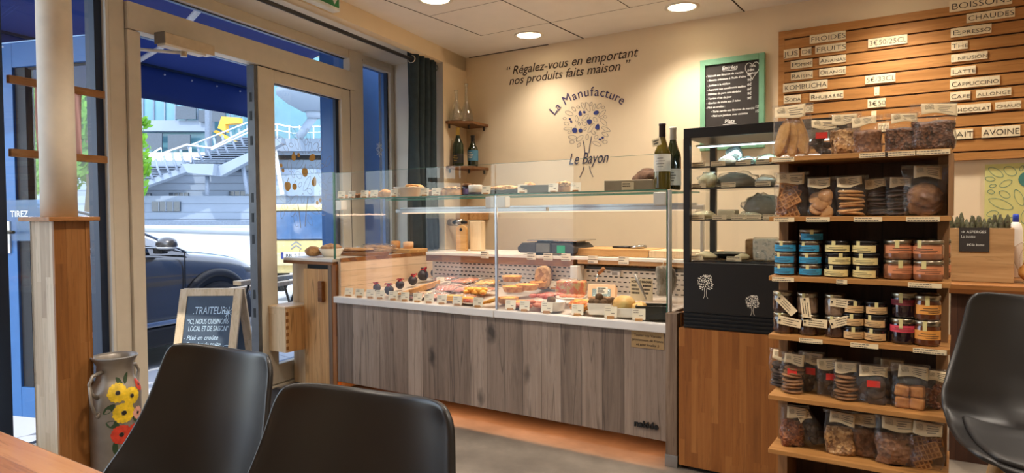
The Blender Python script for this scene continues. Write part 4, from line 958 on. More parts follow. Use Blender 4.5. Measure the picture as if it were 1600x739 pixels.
p = ony(716, 257, 4.40); bottle('champagne_bottle', 'green sparkling wine bottle with gold foil neck on the lower corner shelf', (p.x, 4.40, CS2 + .0005), .044, .315, .0145, 'glass_champagne', 'foil_gold', 'label_black', (.08, .32), 'foil_gold')
p = ony(739, 258, 4.50); bottle('liqueur_bottle', 'dark bottle with blue label on the lower corner shelf', (p.x, 4.50, CS2 + .0005), .044, .255, .0145, 'glass_bottle_green', 'foil_dark', 'label_blue', (.18, .52), 'label_cream')
def carafe(label, px, y, h):
    p = ony(px, 190, y); t = thing('carafe', label, 'carafe', (p.x, y, CS1 + .0005), 0, 'glass carafes on the corner shelf')
    MB().lathe([(.03, .0), (.05, .006), (.056, .03), (.05, .075), (.026, .13), (.0135, .175), (.012, h * .8), (.014, h)], 28, caps=False).lathe([(.0, .004), (.05, .006)], 28, caps=False).build('vessel', 'glass_clear', t, local=True)
    MB().lathe([(.015, h - .004), (.0165, h), (.015, h + .004), (.0135, h)], 24, caps=False).build('rim', 'glass_clear', t, local=True)
carafe('taller clear glass carafe nearer the slogan on the upper corner shelf', 729, 4.46, .31)
carafe('shorter clear glass carafe nearer the curtain on the upper corner shelf', 713, 4.385, .25)
# notices on the reveal behind the curtain
nt_ = thing('notice_sheet', 'white paper notice with a round symbol taped to the reveal beside the curtain', 'notice', onshop(636, 225, -.3).to_tuple())
ra, rb = sp(1.47, 0), sp(1.22, -.64); rdv = (rb - ra).normalized(); rn = V((-rdv.y, rdv.x, 0));
if rn.y > 0: rn = -rn
NT = frame(ra + rdv * .33 + rn * .002 + V((0, 0, 1.42)), rdv, (0, 0, 1))
if (NT.to_3x3() @ V((0, 0, 1))).dot(rn) < 0: NT = frame(ra + rdv * .5 + rn * .002 + V((0, 0, 1.42)), -rdv, (0, 0, 1))
MB().box(0, .17, 0, .28, 0, .001, 0, NT).build('sheet', 'paper_white', nt_)
MB().tube([NT @ V((.085 + .045 * math.cos(a * PI / 12), .19 + .045 * math.sin(a * PI / 12), .002)) for a in range(24)], .003, 5, closed=True).tube([NT @ V((.055, .16, .002)), NT @ V((.115, .22, .002))], .003, 5).build('symbol', 'print_dark', nt_)
scribble(MB(), NT @ Matrix.Translation(V((.015, .02, .001))), .14, .1, 6, seed=4).build('print', 'print_dark', nt_)
# ------------------------------------------------------------------ refrigerated display counter
CX0, CX1, CXM, CY = -3.315, -1.115, -2.076, 2.985
SILL0, SILL1, TOPZ, GUARD = .606, .646, 1.262, 1.428
CB = 3.62
DK = lambda y: .640 + (y - 3.0) * .10
dc_ = thing('display_counter', 'long refrigerated deli counter with grey plank front and glass case', 'display counter', (-2.2, 3.3, 0))
MB().box(CX0 + .005, CX1, CY, CY + .03, .10, SILL0).build('front_panel', 'grey_planks', dc_)
MB().box(CX0 + .02, CX1, CY + .62, CY + .64, .0, .2).build('kick_board', 'black_slot', dc_)
MB().box(CX0 + .03, CX1 - .02, CY + .066, CY + .10, .146, .16).build('glow_strip', 'led_orange', dc_)
al = bpy.data.lights.new('floor_glow', 'AREA'); al.shape = 'RECTANGLE'; al.size = 2.1; al.size_y = .008; al.energy = 3.2; al.color = (1.0, .42, .17)
ao = bpy.data.objects.new('floor_glow', al); COL.objects.link(ao); ao.location = ((CX0 + CX1) / 2, CY + .075, .139); ao.rotation_euler = V((0, .6, .8)).to_track_quat('Z', 'Y').to_euler()
MB().box(CX0 - .005, CXM - .002, CY - .022, CY + .03, SILL0, SILL1).build('sill', 'sill_white', dc_, bevel=.004)
MB().box(CXM + .002, CX1 + .003, CY - .022, CY + .03, SILL0, SILL1).build('sill', 'sill_white', dc_, bevel=.004)
# insulated well
m_ = MB().prism([(CY + .03, .20), (CB + .15, .20), (CB + .15, DK(CB)), (CY + .03, SILL1 - .012)], CX0 + .015, CX1 - .004, 'X'); m_.build('deck', plain('deck_steel', (206, 194, 180), .4, metal=.2, var=.02), dc_)
def perf(nm, x0, x1, z0, z1, y, nx, nz):
    MB().box(x0, x1, y, y + .01, z0, z1).build(nm, 'perf_white', dc_)
    g = MB(); r = random.Random(5)
    for j in range(nz):
        for i in range(nx):
            w = (x1 - x0 - .04) / nx; x = x0 + .02 + w * (i + (.5 if j % 2 else 0) * .7); z = z0 + (z1 - z0) * (j + .5) / nz
            if x + w * .66 < x1 - .01: g.box(x, x + w * .55, y - .0012, y, z - .0034, z + .0034)
    stuff(g.build('air_slot', 'black_slot', dc_))
perf('rear_panel', -3.05, -1.935, .69, .845, CB, 30, 6); perf('rear_panel', -1.885, -1.16, .69, .828, CB + .02, 20, 5)
MB().box(-1.935, -1.885, CB - .06, CB + .03, .66, .85).build('divider_post', 'white_plastic', dc_, bevel=.003)
MB().box(-1.86, -1.16, CB + .005, CB + .035, .83, .846).build('air_grille', 'black_slot', dc_)
MB().box(-1.70, -1.64, CB, CB + .02, .795, .822).build('thermostat', 'white_plastic', dc_, bevel=.002)
MB().box(-1.69, -1.655, CB - .001, CB + .01, .80, .817).build('thermostat_screen', 'zinc', dc_)
# rear worktop
MB().box(-3.08, CX1, CB - .035, 4.05, .885, .905).build('worktop', 'white_enamel', dc_, bevel=.003)
MB().box(-3.08, -1.93, CB - .03, CB + .06, .842, .885).build('worktop_edge', 'worktop_oak', dc_)
MB().box(-1.90, CX1, CB - .03, CB + .06, .862, .885).build('worktop_edge', 'tray_wood', dc_)
MB().box(-3.08, CX1, 4.0, 4.04, .0, .885).box(-3.08, CX1, CB + .16, 4.0, .0, .02).build('back_board', 'cabinet_pine', dc_)
# side walls
MB().box(CX0 - .012, CX0 + .012, CY + .03, 4.05, .10, .868).build('side_wall', wood('side_pale', [(212, 178, 144), (224, 194, 162), (234, 206, 180)], 'Y', .1, None, .5, .8, .4, contrast=.3), dc_)
MB().box(CX0 + .001, CX0 + .014, CY + .03, 4.05, .862, .886).build('side_wall_trim', 'worktop_oak', dc_)
MB().box(CX1 - .004, CX1 + .012, CY + .03, CB + .2, .10, .70).build('side_wall', 'grey_planks', dc_)
# glazing
for x0, x1 in ((CX0, CXM - .004), (CXM + .004, CX1)):
    MB().quad((x0, CY, SILL1), (x1, CY, SILL1), (x1, CY, TOPZ), (x0, CY, TOPZ)).build('front_pane', 'glass_case', dc_)
for x, mt in ((CX0, 0), (CX1, 1)):
    z0 = SILL1 if mt else .886
    MB().quad((x, CY, z0), (x, CB + .1, z0), (x, CB + .1, TOPZ), (x, CY, TOPZ)).build('side_pane', 'glass_case', dc_)
    MB().box(x - .004, x + .004, CY - .004, CY, z0, TOPZ).build('pane_edge', 'glass_edge', dc_)
for x0, x1 in ((CX0, CXM - .001), (CXM + .001, CX1)):
    MB().quad((x0, CY, TOPZ + .004), (x1, CY, TOPZ + .004), (x1, CY + .46, TOPZ + .004), (x0, CY + .46, TOPZ + .004)).build('top_shelf', 'glass_case', dc_)
    MB().box(x0, x1, CY - .006, CY, TOPZ - .003, TOPZ + .005).box(x0, x1, CY + .46, CY + .463, TOPZ - .003, TOPZ + .005).build('shelf_edge', 'glass_edge', dc_)
for x0, x1 in ((CX0 - .005, CXM - .003), (CXM + .003, -1.18)):
    MB().quad((x0, CY + .006, TOPZ + .006), (x1, CY + .006, TOPZ + .006), (x1, CY + .006, GUARD), (x0, CY + .006, GUARD)).build('guard_pane', 'glass_case', dc_)
    MB().box(x0, x1, CY + .004, CY + .008, GUARD, GUARD + .0012).build('guard_edge', 'glass_edge', dc_)
MB().box(CX0 - .008, CX0 - .004, CY + .002, CY + .010, TOPZ + .006, GUARD).build('guard_edge', 'glass_edge', dc_)
for x0, x1 in ((CX0 + .002, CXM - .01), (CXM + .01, CX1 - .01)):
    MB().box(x0, x1, CB - .08, CB - .05, 1.176, 1.20).build('rail', 'aluminium', dc_, bevel=.002)
MB().box(CXM - .008, CXM + .008, CY + .004, CY + .016, SILL1, TOPZ).build('centre_profile', 'aluminium', dc_, bevel=.003)
for x in (CX0 + .025, CXM - .035, CXM + .035, CX1 - .04):
    MB().box(x - .03, x + .03, CY + .001, CY + .05, TOPZ - .068, TOPZ - .008).build('clamp', 'white_plastic', dc_, bevel=.004)
for x in (CX1 - .02,):
    MB().box(x - .008, x + .008, CB - .08, CB - .055, .905, 1.176).build('rear_post', 'aluminium', dc_, bevel=.002)
MB().box(CX1 + .0, CX1 + .01, CY - .004, CY + .03, SILL1, TOPZ).build('corner_profile', 'white_plastic', dc_)
# warm lamp strip under the glass shelf, at the back
MB().box(CX0 + .05, CX1 - .05, CB - .085, CB - .055, 1.200, 1.212).build('lamp_housing', 'aluminium', dc_)
MB().box(CX0 + .06, CX1 - .06, CB - .078, CB - .055, 1.171, 1.176).build('lamp_strip', 'led_warm', dc_)
al = bpy.data.lights.new('case_lamp', 'AREA'); al.shape = 'RECTANGLE'; al.size = 2.0; al.size_y = .03; al.energy = CASE_W; al.color = CASE_COL
ao = bpy.data.objects.new('case_lamp', al); COL.objects.link(ao); ao.location = (-2.2, CB - .066, 1.168); ao.rotation_euler = V((0, .45, .9)).to_track_quat('Z', 'Y').to_euler()
# end post
MB().box(-1.112, -1.058, 2.95, 3.02, .05, .703).build('end_post', wood('post_grey', [(84, 66, 52), (120, 98, 80), (150, 128, 108)], 'Z', None, None, .6, 1.0, knots=.7), dc_, bevel=.002)
MB().box(-1.07, -1.056, 3.0, 3.5, .05, .700).build('end_panel', 'butcher_orange', dc_)
MB().box(-1.115, -1.055, 2.947, 3.02, .0, .055).build('post_foot', 'aluminium', dc_, bevel=.002)
text('nakide', .042, 'black_slot', WALLF(-1.278, CY - .006, .150), dc_, 'badge_lettering', 'LEFT', 0, .0012, .118, depth=.004)
sg = thing('small_sign', 'small brown paper sign on the grey plank front below the sill', 'sign', (-1.215, CY - .001, .52))
MB().box(-1.293, -1.132, CY - .003, CY - .0005, .525, .603).build('sheet', plain('kraft', (164, 134, 92), .8), sg)
for k, s in enumerate(('Toutes nos Viandes', 'proviennent de France', 'et sont locales :)')):
    text(s, .017, 'print_dark', WALLF(-1.212, CY - .0035, .578 - .0215 * k), sg, 'lettering', 'CENTER', .1, 0)

# ------------------------------------------------------------------ pine cabinet left of the counter
cb = thing('pine_cabinet', 'pine cabinet with wooden handle between the glass door and the deli counter', 'cabinet', (-3.65, 3.3, 0))
cl = lambda y: sp((y - 2.95) / .983, -.05).x
MB().prism([(cl(3.07) + .0, 3.07), (-3.40, 3.07), (-3.40, 4.35), (cl(4.35), 4.35)], .012, .845).build('carcass', 'pine_pale', cb)
MB().prism([(cl(2.985), 2.985), (-3.345, 2.985), (-3.345, 4.36), (cl(4.36), 4.36)], .862, .880).build('top', 'white_enamel', cb, bevel=.002)
MB().prism([(cl(2.985), 2.984), (-3.345, 2.984), (-3.345, 3.02), (cl(3.0), 3.02)], .842, .862).build('top_rail', 'worktop_oak', cb)
MB().box(-3.645, -3.402, 3.0, 3.025, .018, .812).build('door', 'cabinet_pine', cb, bevel=.003)
h_ = MB().box(-3.478, -3.438, 2.972, 3.0, .60, .735).build('door_handle', 'worktop_oak', cb, bevel=.004)
MB().box(-3.64, -3.41, 3.03, 3.07, .02, .84).build('door_jamb', 'black_slot', cb)
MB().box(-3.40, -3.367, 2.992, 3.03, .0, .845).build('front_post', 'post_grey', cb, bevel=.002)
MB().box(-3.367, -3.33, 2.996, 3.03, .0, .845).build('side_strip', 'butcher_orange', cb)
MB().quad((-3.925, 3.0, .88), (-3.345, 3.0, .88), (-3.345, 3.0, 1.437), (-3.90, 3.0, 1.437)).build('guard_pane', 'glass_case', cb)
MB().box(-3.345, -3.338, 2.996, 3.004, .88, 1.437).box(-3.90, -3.345, 2.998, 3.002, 1.436, 1.438).build('guard_edge', 'glass_edge', cb)
bxx = thing('wooden_box', 'small dovetailed wooden box fixed to the cabinet beside the door leaf', 'box', (-3.74, 2.95, .25))
MB().box(-3.842, -3.648, 2.85, 2.862, .27, .555).build('front_board', 'pine_pale', bxx)
MB().box(-3.662, -3.648, 2.862, 3.065, .27, .555).build('side_board', 'cabinet_pine', bxx)
MB().box(-3.846, -3.645, 2.846, 3.065, .555, .568).build('lid', 'pine_pale', bxx, bevel=.002)
MB().box(-3.842, -3.662, 3.05, 3.065, .27, .555).build('back_board', 'pine_pale', bxx)
m_ = MB()
for k in range(6): m_.box(-3.6482, -3.6476, 2.855, 2.875, .285 + .045 * k, .308 + .045 * k)
stuff(m_.build('dovetail', 'worktop_oak', bxx))
# ------------------------------------------------------------------ black cheese display fridge on its wooden base
FX0, FX1, FY0, FY1 = -1.028, -.37, 2.95, 3.36
fg = thing('cheese_fridge', 'black glass display fridge for cheese on an orange wood base', 'display fridge', (-.70, 3.15, 0))
MB().box(-1.048, FX1 + .01, FY0 - .004, FY1 + .05, .02, .642).build('wooden_base', 'butcher_orange', fg)
MB().box(-1.0, FX1, FY0 + .03, FY1, .0, .022).build('plinth', 'black_slot', fg)
MB().box(FX0, FX1, FY0, FY1, .715, .938).build('lower_panel', 'fridge_black', fg, bevel=.003)
MB().box(FX0, FX1, FY0 + .01, FY1, .643, .715).build('grille_back', 'black_slot', fg)
for k in range(4): MB().box(FX0, FX1, FY0, FY0 + .012, .650 + .017 * k, .658 + .017 * k).build('grille_bar', 'fridge_black', fg)
MB().box(FX0, FX1, FY0, FY1, 1.487, 1.531).build('top_panel', 'fridge_black', fg, bevel=.003)
for x, y in ((FX0, FY0), (FX1 - .028, FY0), (FX0, FY1 - .028), (FX1 - .028, FY1 - .028)): MB().box(x, x + .028, y, y + .028, .938, 1.487).build('corner_post', 'fridge_black', fg)
MB().quad((FX0 + .028, FY0 + .004, .938), (FX1 - .028, FY0 + .004, .938), (FX1 - .028, FY0 + .004, 1.487), (FX0 + .028, FY0 + .004, 1.487)).build('front_pane', 'glass_case', fg)
MB().quad((FX0 + .004, FY0 + .028, .938), (FX0 + .004, FY1 - .028, .938), (FX0 + .004, FY1 - .028, 1.487), (FX0 + .004, FY0 + .028, 1.487)).build('side_pane', 'glass_case', fg)
MB().quad((FX1 - .004, FY0 + .028, .938), (FX1 - .004, FY1 - .028, .938), (FX1 - .004, FY1 - .028, 1.487), (FX1 - .004, FY0 + .028, 1.487)).build('side_pane', 'glass_case', fg)
MB().quad((FX0 + .028, FY1 - .004, .938), (FX1 - .028, FY1 - .004, .938), (FX1 - .028, FY1 - .004, 1.487), (FX0 + .028, FY1 - .004, 1.487)).build('rear_pane', 'glass_case', fg)
FS = (1.362, 1.268, 1.128)
for z in FS:
    MB().box(FX0 + .012, FX1 - .012, FY0 + .04, FY1 - .03, z - .004, z).build('shelf', clear('shelf_glass_%d' % int(z * 1000), (.9, .93, .92), .05), fg)
    MB().box(FX0 + .012, FX1 - .012, FY0 + .036, FY0 + .041, z - .007, z + .001).build('shelf_rail', 'black_plastic', fg)
MB().box(FX0 + .03, FX1 - .03, FY0 + .03, FY1 - .03, .938, .944).build('shelf', 'black_plastic', fg)
MB().box(FX0 + .04, FX1 - .04, FY0 + .05, FY0 + .065, 1.452, 1.460).build('lamp_housing', 'aluminium', fg)
MB().box(FX0 + .05, FX1 - .05, FY0 + .052, FY0 + .063, 1.447, 1.4525).build('lamp_strip', 'led_cool', fg)
al = bpy.data.lights.new('fridge_lamp', 'AREA'); al.shape = 'RECTANGLE'; al.size = .5; al.size_y = .02; al.energy = .9; al.color = (.80, .97, 1.0)
ao = bpy.data.objects.new('fridge_lamp', al); COL.objects.link(ao); ao.location = (-.70, FY0 + .058, 1.444); ao.rotation_euler = V((0, -.35, .94)).to_track_quat('Z', 'Y').to_euler()
for (px, py, k) in ((1102.5, 449, .42), (1176, 478, .36)):
    m_ = tree_mark(MB(), lambda x, y: (lambda q: V((q.x, FY0 - .0012, q.z)))(ony(px + (x - 312) * k * .0745 / .42 * 1.0, py + (y - 405) * k * .0745 / .42, FY0)), 4.5, 0, 0, False, fill=True)
    for ln in TRUNK[:2]: pass
    Q = lambda x, y: (lambda q: V((q.x, FY0 - .0012, q.z)))(ony(px + (x - 312) * k * .177, py + (y - 405) * k * .177, FY0))
    for ln in ([(285, 413), (295, 520), (285, 600), (262, 640)], [(342, 400), (328, 520), (336, 600), (360, 640)]):
        for (xa, ya), (xb, yb) in zip(ln, ln[1:]): m_.add([Q(xa - 5, ya), Q(xa + 5, ya), Q(xb + 5, yb), Q(xb - 5, yb)], [(0, 1, 2, 3)])
    m_.build('tree_sticker', 'tree_white', fg)
# price slips clipped on the shelf rails
def slip(parent, x, y, z, w, h, seed, nm='price_slip', mt='paper_cream', lines=2, n=(0, -1, 0)):
    T = WALLF(x - w / 2, y, z); o = MB().box(0, w, 0, h, 0, .0008, 0, T).build(nm, mt, parent)
    PMAT[o.name] = PMAT[parent.name]
    scribble(MB(), T, w, h, lines, seed=seed, t=.0012, fill=.36).build('print', 'print_grey', o); return o
for z, xs in ((1.365, (1092, 1122, 1161, 1193)), (1.271, (1092, 1138, 1192)), (1.131, (1090, 1124, 1154, 1178, 1204))):
    for i, px in enumerate(xs): slip(fg, ony(px, 300, FY0 + .034).x, FY0 + .034, z - .004, .062, .020, i + int(z * 100))
for i, px in enumerate((1087, 1146)): slip(fg, ony(px, 405, FY0 + .02).x, FY0 + .026, .946, .062, .020, i + 77)
# the cheeses and wrapped pieces
plain('foil', (190, 214, 216), .22, metal=.9, bmp=.9, bscale=60); plain('cheese_pale', (222, 204, 160), .5, var=.05, bmp=.15, bscale=40); mottled('cheese_blue', [(196, 190, 168), (214, 206, 182), (104, 120, 118)], 46, .6, .4); plain('cheese_grey', (150, 142, 126), .7, var=.15, bmp=.4, bscale=40)
mottled('crust', [(128, 84, 44), (172, 124, 74), (196, 152, 100)], 24, .7, .3); mottled('straw', [(90, 70, 46), (140, 112, 72), (170, 142, 96)], 60, .9, .8); plain('wrap_green', (150, 196, 150), .3, var=.1)
def wedge(nm, label, px, py, y, size, mt, seed, cat, wrap=None, flat=-.7, sub=3, group=None):
    p = ony(px, py, y); t = thing(nm, label, cat, (p.x, y, p.z), 0, group)
    MB().blob((p.x, y, p.z + size[2] * -flat), size, .35, seed, sub, 1.1, flat=flat).build('piece', mt, t)
    if wrap: MB().blob((p.x, y, p.z + size[2] * 1.06 * -flat), tuple(s * 1.08 for s in size), .5, seed + 9, sub, 1.7, flat=flat).build('wrapping', wrap, t)
    return t
def shelfz(px, y, z): return ony(px, 300, y).x, y, z + .0015
def on_shelf(nm, label, px, y, z, size, mt, seed, cat, wrap=None, flat=-.7, group=None, brick=False):
    x, y, z = shelfz(px, y, z); t = thing(nm, label, cat, (x, y, z), 0, group)
    if brick:
        MB().box(x - size[0], x + size[0], y - size[1], y + size[1], z, z + size[2] * 2).build('piece', mt, t, bevel=min(size) * .25, seg=3)
        if wrap: MB().box(x - size[0] * 1.05, x + size[0] * 1.05, y - size[1] * 1.05, y + size[1] * 1.05, z, z + size[2] * 2.15).build('wrapping', wrap, t, bevel=min(size) * .3, seg=2)
    else:
        MB().blob((x, y, z + size[2] * -flat), size, .35, seed, 3, 1.1, flat=flat).build('piece', mt, t)
        if wrap: MB().blob((x, y, z + size[2] * 1.08 * -flat), tuple(s * 1.08 for s in size), .55, seed + 9, 3, 1.9, flat=flat).build('wrapping', wrap, t)
    return t
G_ = 'cheeses in the black fridge'
on_shelf('cheese_piece', 'upright foil wrapped cheese on the top shelf of the black fridge', 1149, 3.08, 1.362, (.040, .03, .050), 'foil', 2, 'cheese', None, -.85, G_)
on_shelf('cheese_piece', 'dark wrapped cheese at the foot of the foil wrapped one', 1136, 3.03, 1.362, (.034, .025, .026), 'cheese_grey', 3, 'cheese', 'film_thin', -.7, G_)
on_shelf('cheese_piece', 'flat crumpled foil parcel on the top shelf of the black fridge', 1166, 3.03, 1.362, (.042, .03, .022), 'foil', 4, 'cheese', None, -.6, G_)
on_shelf('cheese_piece', 'pale green wrapped cheese beside the product rack, top fridge shelf', 1201, 3.06, 1.362, (.045, .04, .024), 'wrap_green', 5, 'cheese', 'film_thin', -.6, G_)
on_shelf('cheese_piece', 'crumpled film wrapped cheese wedge, second fridge shelf near the glass corner', 1107, 3.05, 1.268, (.040, .035, .038), 'cheese_pale', 6, 'cheese', 'pack_film', -.8, G_)
on_shelf('cheese_piece', 'long grey half wheel of cheese in film on the second fridge shelf', 1150, 3.12, 1.268, (.085, .06, .036), 'cheese_grey', 7, 'cheese', 'film_thin', -.8, G_)
on_shelf('cheese_piece', 'small film wrapped cheese beside the rack on the second fridge shelf', 1197, 3.05, 1.268, (.042, .04, .024), 'cheese_grey', 8, 'cheese', 'film_thin', -.7, G_)
on_shelf('cheese_piece', 'flat oval cheese in film on the third fridge shelf near the glass corner', 1100, 3.05, 1.128, (.048, .04, .020), 'cheese_pale', 9, 'cheese', 'film_thin', -.7, G_)
on_shelf('cheese_piece', 'square pale cheese in film on the third fridge shelf', 1138, 3.06, 1.128, (.038, .035, .019), 'cheese_pale', 10, 'cheese', 'film_thin', -.7, G_, True)
on_shelf('cheese_piece', 'large rounded grey cheese in film at the back of the third fridge shelf', 1190, 3.17, 1.128, (.075, .05, .060), 'cheese_grey', 11, 'cheese', 'film_thin', -.85, G_)
on_shelf('cheese_piece', 'low white cheese in film in front of the large grey one', 1172, 3.04, 1.128, (.045, .035, .016), 'cheese_pale', 12, 'cheese', 'film_thin', -.7, G_)
on_shelf('cheese_piece', 'tall slab of blue veined cheese on the fridge floor beside the rack', 1197, 3.07, .944, (.048, .03, .048), 'cheese_blue', 13, 'cheese', 'film_thin', -.7, G_, True)
on_shelf('cheese_piece', 'soft white round cheese on the straw on the fridge floor', 1160, 3.03, .950, (.034, .03, .016), 'cheese_pale', 14, 'cheese', None, -.6, G_)
on_shelf('cheese_piece', 'long pale cheese log on the fridge floor near the glass corner', 1103, 3.03, .950, (.048, .03, .019), 'cheese_pale', 15, 'cheese', None, -.6, G_)
on_shelf('cheese_piece', 'brown rind block at the back of the fridge floor', 1185, 3.2, .944, (.05, .04, .045), 'crust', 16, 'cheese', None, -.7, G_, True)
x_, y_, z_ = shelfz(1135, 3.13, .950); dish = thing('serving_dish', 'shallow steel dish at the back of the fridge floor', 'dish', (x_, y_, .945))
MB().lathe([(.05, .03), (.055, .04), (.095, .058), (.096, .060), (.055, .044), (.001, .042)], 32, (x_, y_, .915)).build('dish', 'steel', dish)
m_ = MB(); r_ = random.Random(8)
for i in range(420):
    p = V((r_.uniform(FX0 + .05, FX1 - .05), r_.uniform(FY0 + .05, FY1 - .1), .9455 + r_.uniform(0, .006))); a = r_.uniform(0, PI); l = r_.uniform(.01, .028); d = V((math.cos(a), math.sin(a), r_.uniform(-.15, .15))) * l
    m_.tube([p - d * .5, p + d * .5], .0009, 4, caps=False)
so = m_.build('straw_bedding', 'straw'); stuff(so); tag(so, 'loose straw spread over the floor of the black fridge', 'straw')

# ------------------------------------------------------------------ product rack
RX0, RX1, RY0, RYB = -.494, -.018, 2.20, 2.47
RZ = (1.325, 1.141, .957, .774, .584, .414, .235, .06)
rk = thing('product_rack', 'oak display rack with six stepped shelves of bags and jars', 'shelf rack', (-.256, 2.35, 0))
for i, z in enumerate(RZ): MB().box(RX0, RX1, RY0, RYB + (.03 if i == 0 else 0), z - .0145, z).build('shelf', 'rack_oak', rk, bevel=.0012)
for x in (RX0 + .006, RX1 - .034): MB().box(x, x + .028, RY0 + .115, RYB + .02, 0, RZ[0] - .014).build('upright', 'rack_post', rk)
MB().box(RX0 + .03, RX1 - .03, RYB - .002, RYB + .012, .03, RZ[0] - .014).build('back_panel', 'rack_back', rk)
MB().box(RX1 - .008, RX1 + .004, RY0 + .0, RYB + .02, RZ[1], RZ[0] - .014).build('side_panel', 'rack_post', rk)
for zi, lst in enumerate((((1223, 36), (1364, 40), (1406, 42), (1456, 45)), ((1225, 33), (1278, 36), (1356, 40), (1442, 44)), ((1224, 35), (1316, 16), (1446, 44)), ((1268, 36), (1352, 40), (1455, 44)))):
    for px, w in lst:
        x = ony(px, 340, RY0).x; w_ = w * 1.93 / 1060; z = RZ[zi] - .016
        o = slip(rk, x, RY0 - .001, z, w_, .0135, px, 'shelf_label', 'paper_cream', 2)

# ------------------------------------------------------------------ clear bags of biscuits
mottled('granola_light', [(120, 80, 44), (176, 130, 80), (206, 166, 112)], 120, .7, 1.0, 60, voro=True); mottled('granola_dark', [(52, 32, 22), (92, 58, 38), (122, 80, 52)], 135, .7, 1.0, 60, voro=True)
mottled('granola_red', [(84, 40, 22), (126, 68, 38), (158, 98, 58)], 150, .7, 1.0, 70, voro=True); mottled('crumb_brown', [(96, 62, 40), (128, 86, 58), (148, 104, 72)], 90, .8, 1.0, voro=True)
mottled('waffle', [(136, 84, 36), (178, 122, 62), (202, 150, 90)], 18, .6, .3); mottled('waffle_dark', [(96, 56, 24), (140, 90, 44), (168, 112, 60)], 20, .6, .3); mottled('cookie_tan', [(150, 104, 58), (186, 138, 86), (206, 162, 108)], 26, .7, .5); mottled('cookie_brown', [(92, 60, 36), (132, 92, 58), (160, 116, 76)], 30, .7, .6)
mottled('cookie_dark', [(34, 24, 20), (58, 42, 34), (84, 64, 50)], 34, .7, .6); mottled('toast', [(150, 104, 52), (188, 142, 82), (206, 164, 104)], 22, .8, .5); mottled('brick_bread', [(138, 84, 38), (180, 120, 64), (202, 146, 88)], 28, .8, .6)
plain('sticker_red', (206, 52, 44), .5)
def pillow(w, h, d, seed, top=.66, jit=.006, ex=1.0):
    """closed bag outline: full below, flattening to a flat crimped top"""
    r = seed * 3.1
    def fn(u, v):
        a = u * 2 * PI; z = h * v
        k = 1 - max(0, (v - top) / (1 - top)); k = k ** .7
        b = min(1, (v / .07)) ** .5 if v < .07 else 1
        hw = w / 2 * (1.0 + .04 * math.sin(v * 9 + r)) * (1 if v > .07 else .9 + .1 * b); hd = d / 2 * (k * .96 + .03) * (.82 + .18 * b) * ex
        c, s = math.cos(a), math.sin(a)
        x = hw * math.copysign(abs(c) ** .55, c); y = hd * math.copysign(abs(s) ** .75, s)
        n = noise.noise_vector(V((x * 26 + r, y * 26, z * 22 + r)))
        return V((x + n.x * jit * .7, y + n.y * jit * (.3 + k), z + n.z * jit * .4 * (v > .05)))
    return fn
def disc(mb, T, R_, t, seed, mi=0, amp=.05):
    r = random.Random(seed); ph = r.uniform(0, 6)
    mb.lathe([(R_ * .01, 0), (R_ * .8, 0), (R_ * .98, t * .2), (R_, t * .5), (R_ * .9, t * .88), (R_ * .5, t * 1.05), (.001, t * 1.1)], 20, T=T)
def waffle(mb, T, w, h, t, n, m):
    mb.box(-w / 2, w / 2, -h / 2, h / 2, -t * .15, t * .15, 0, T)
    for k in range(n + 1): x = -w / 2 + w * k / n; mb.box(x - w * .035, x + w * .035, -h / 2, h / 2, -t / 2, t / 2, 1, T)
    for k in range(m + 1): y = -h / 2 + h * k / m; mb.box(-w / 2, w / 2, y - w * .035, y + w * .035, -t / 2, t / 2, 1, T)
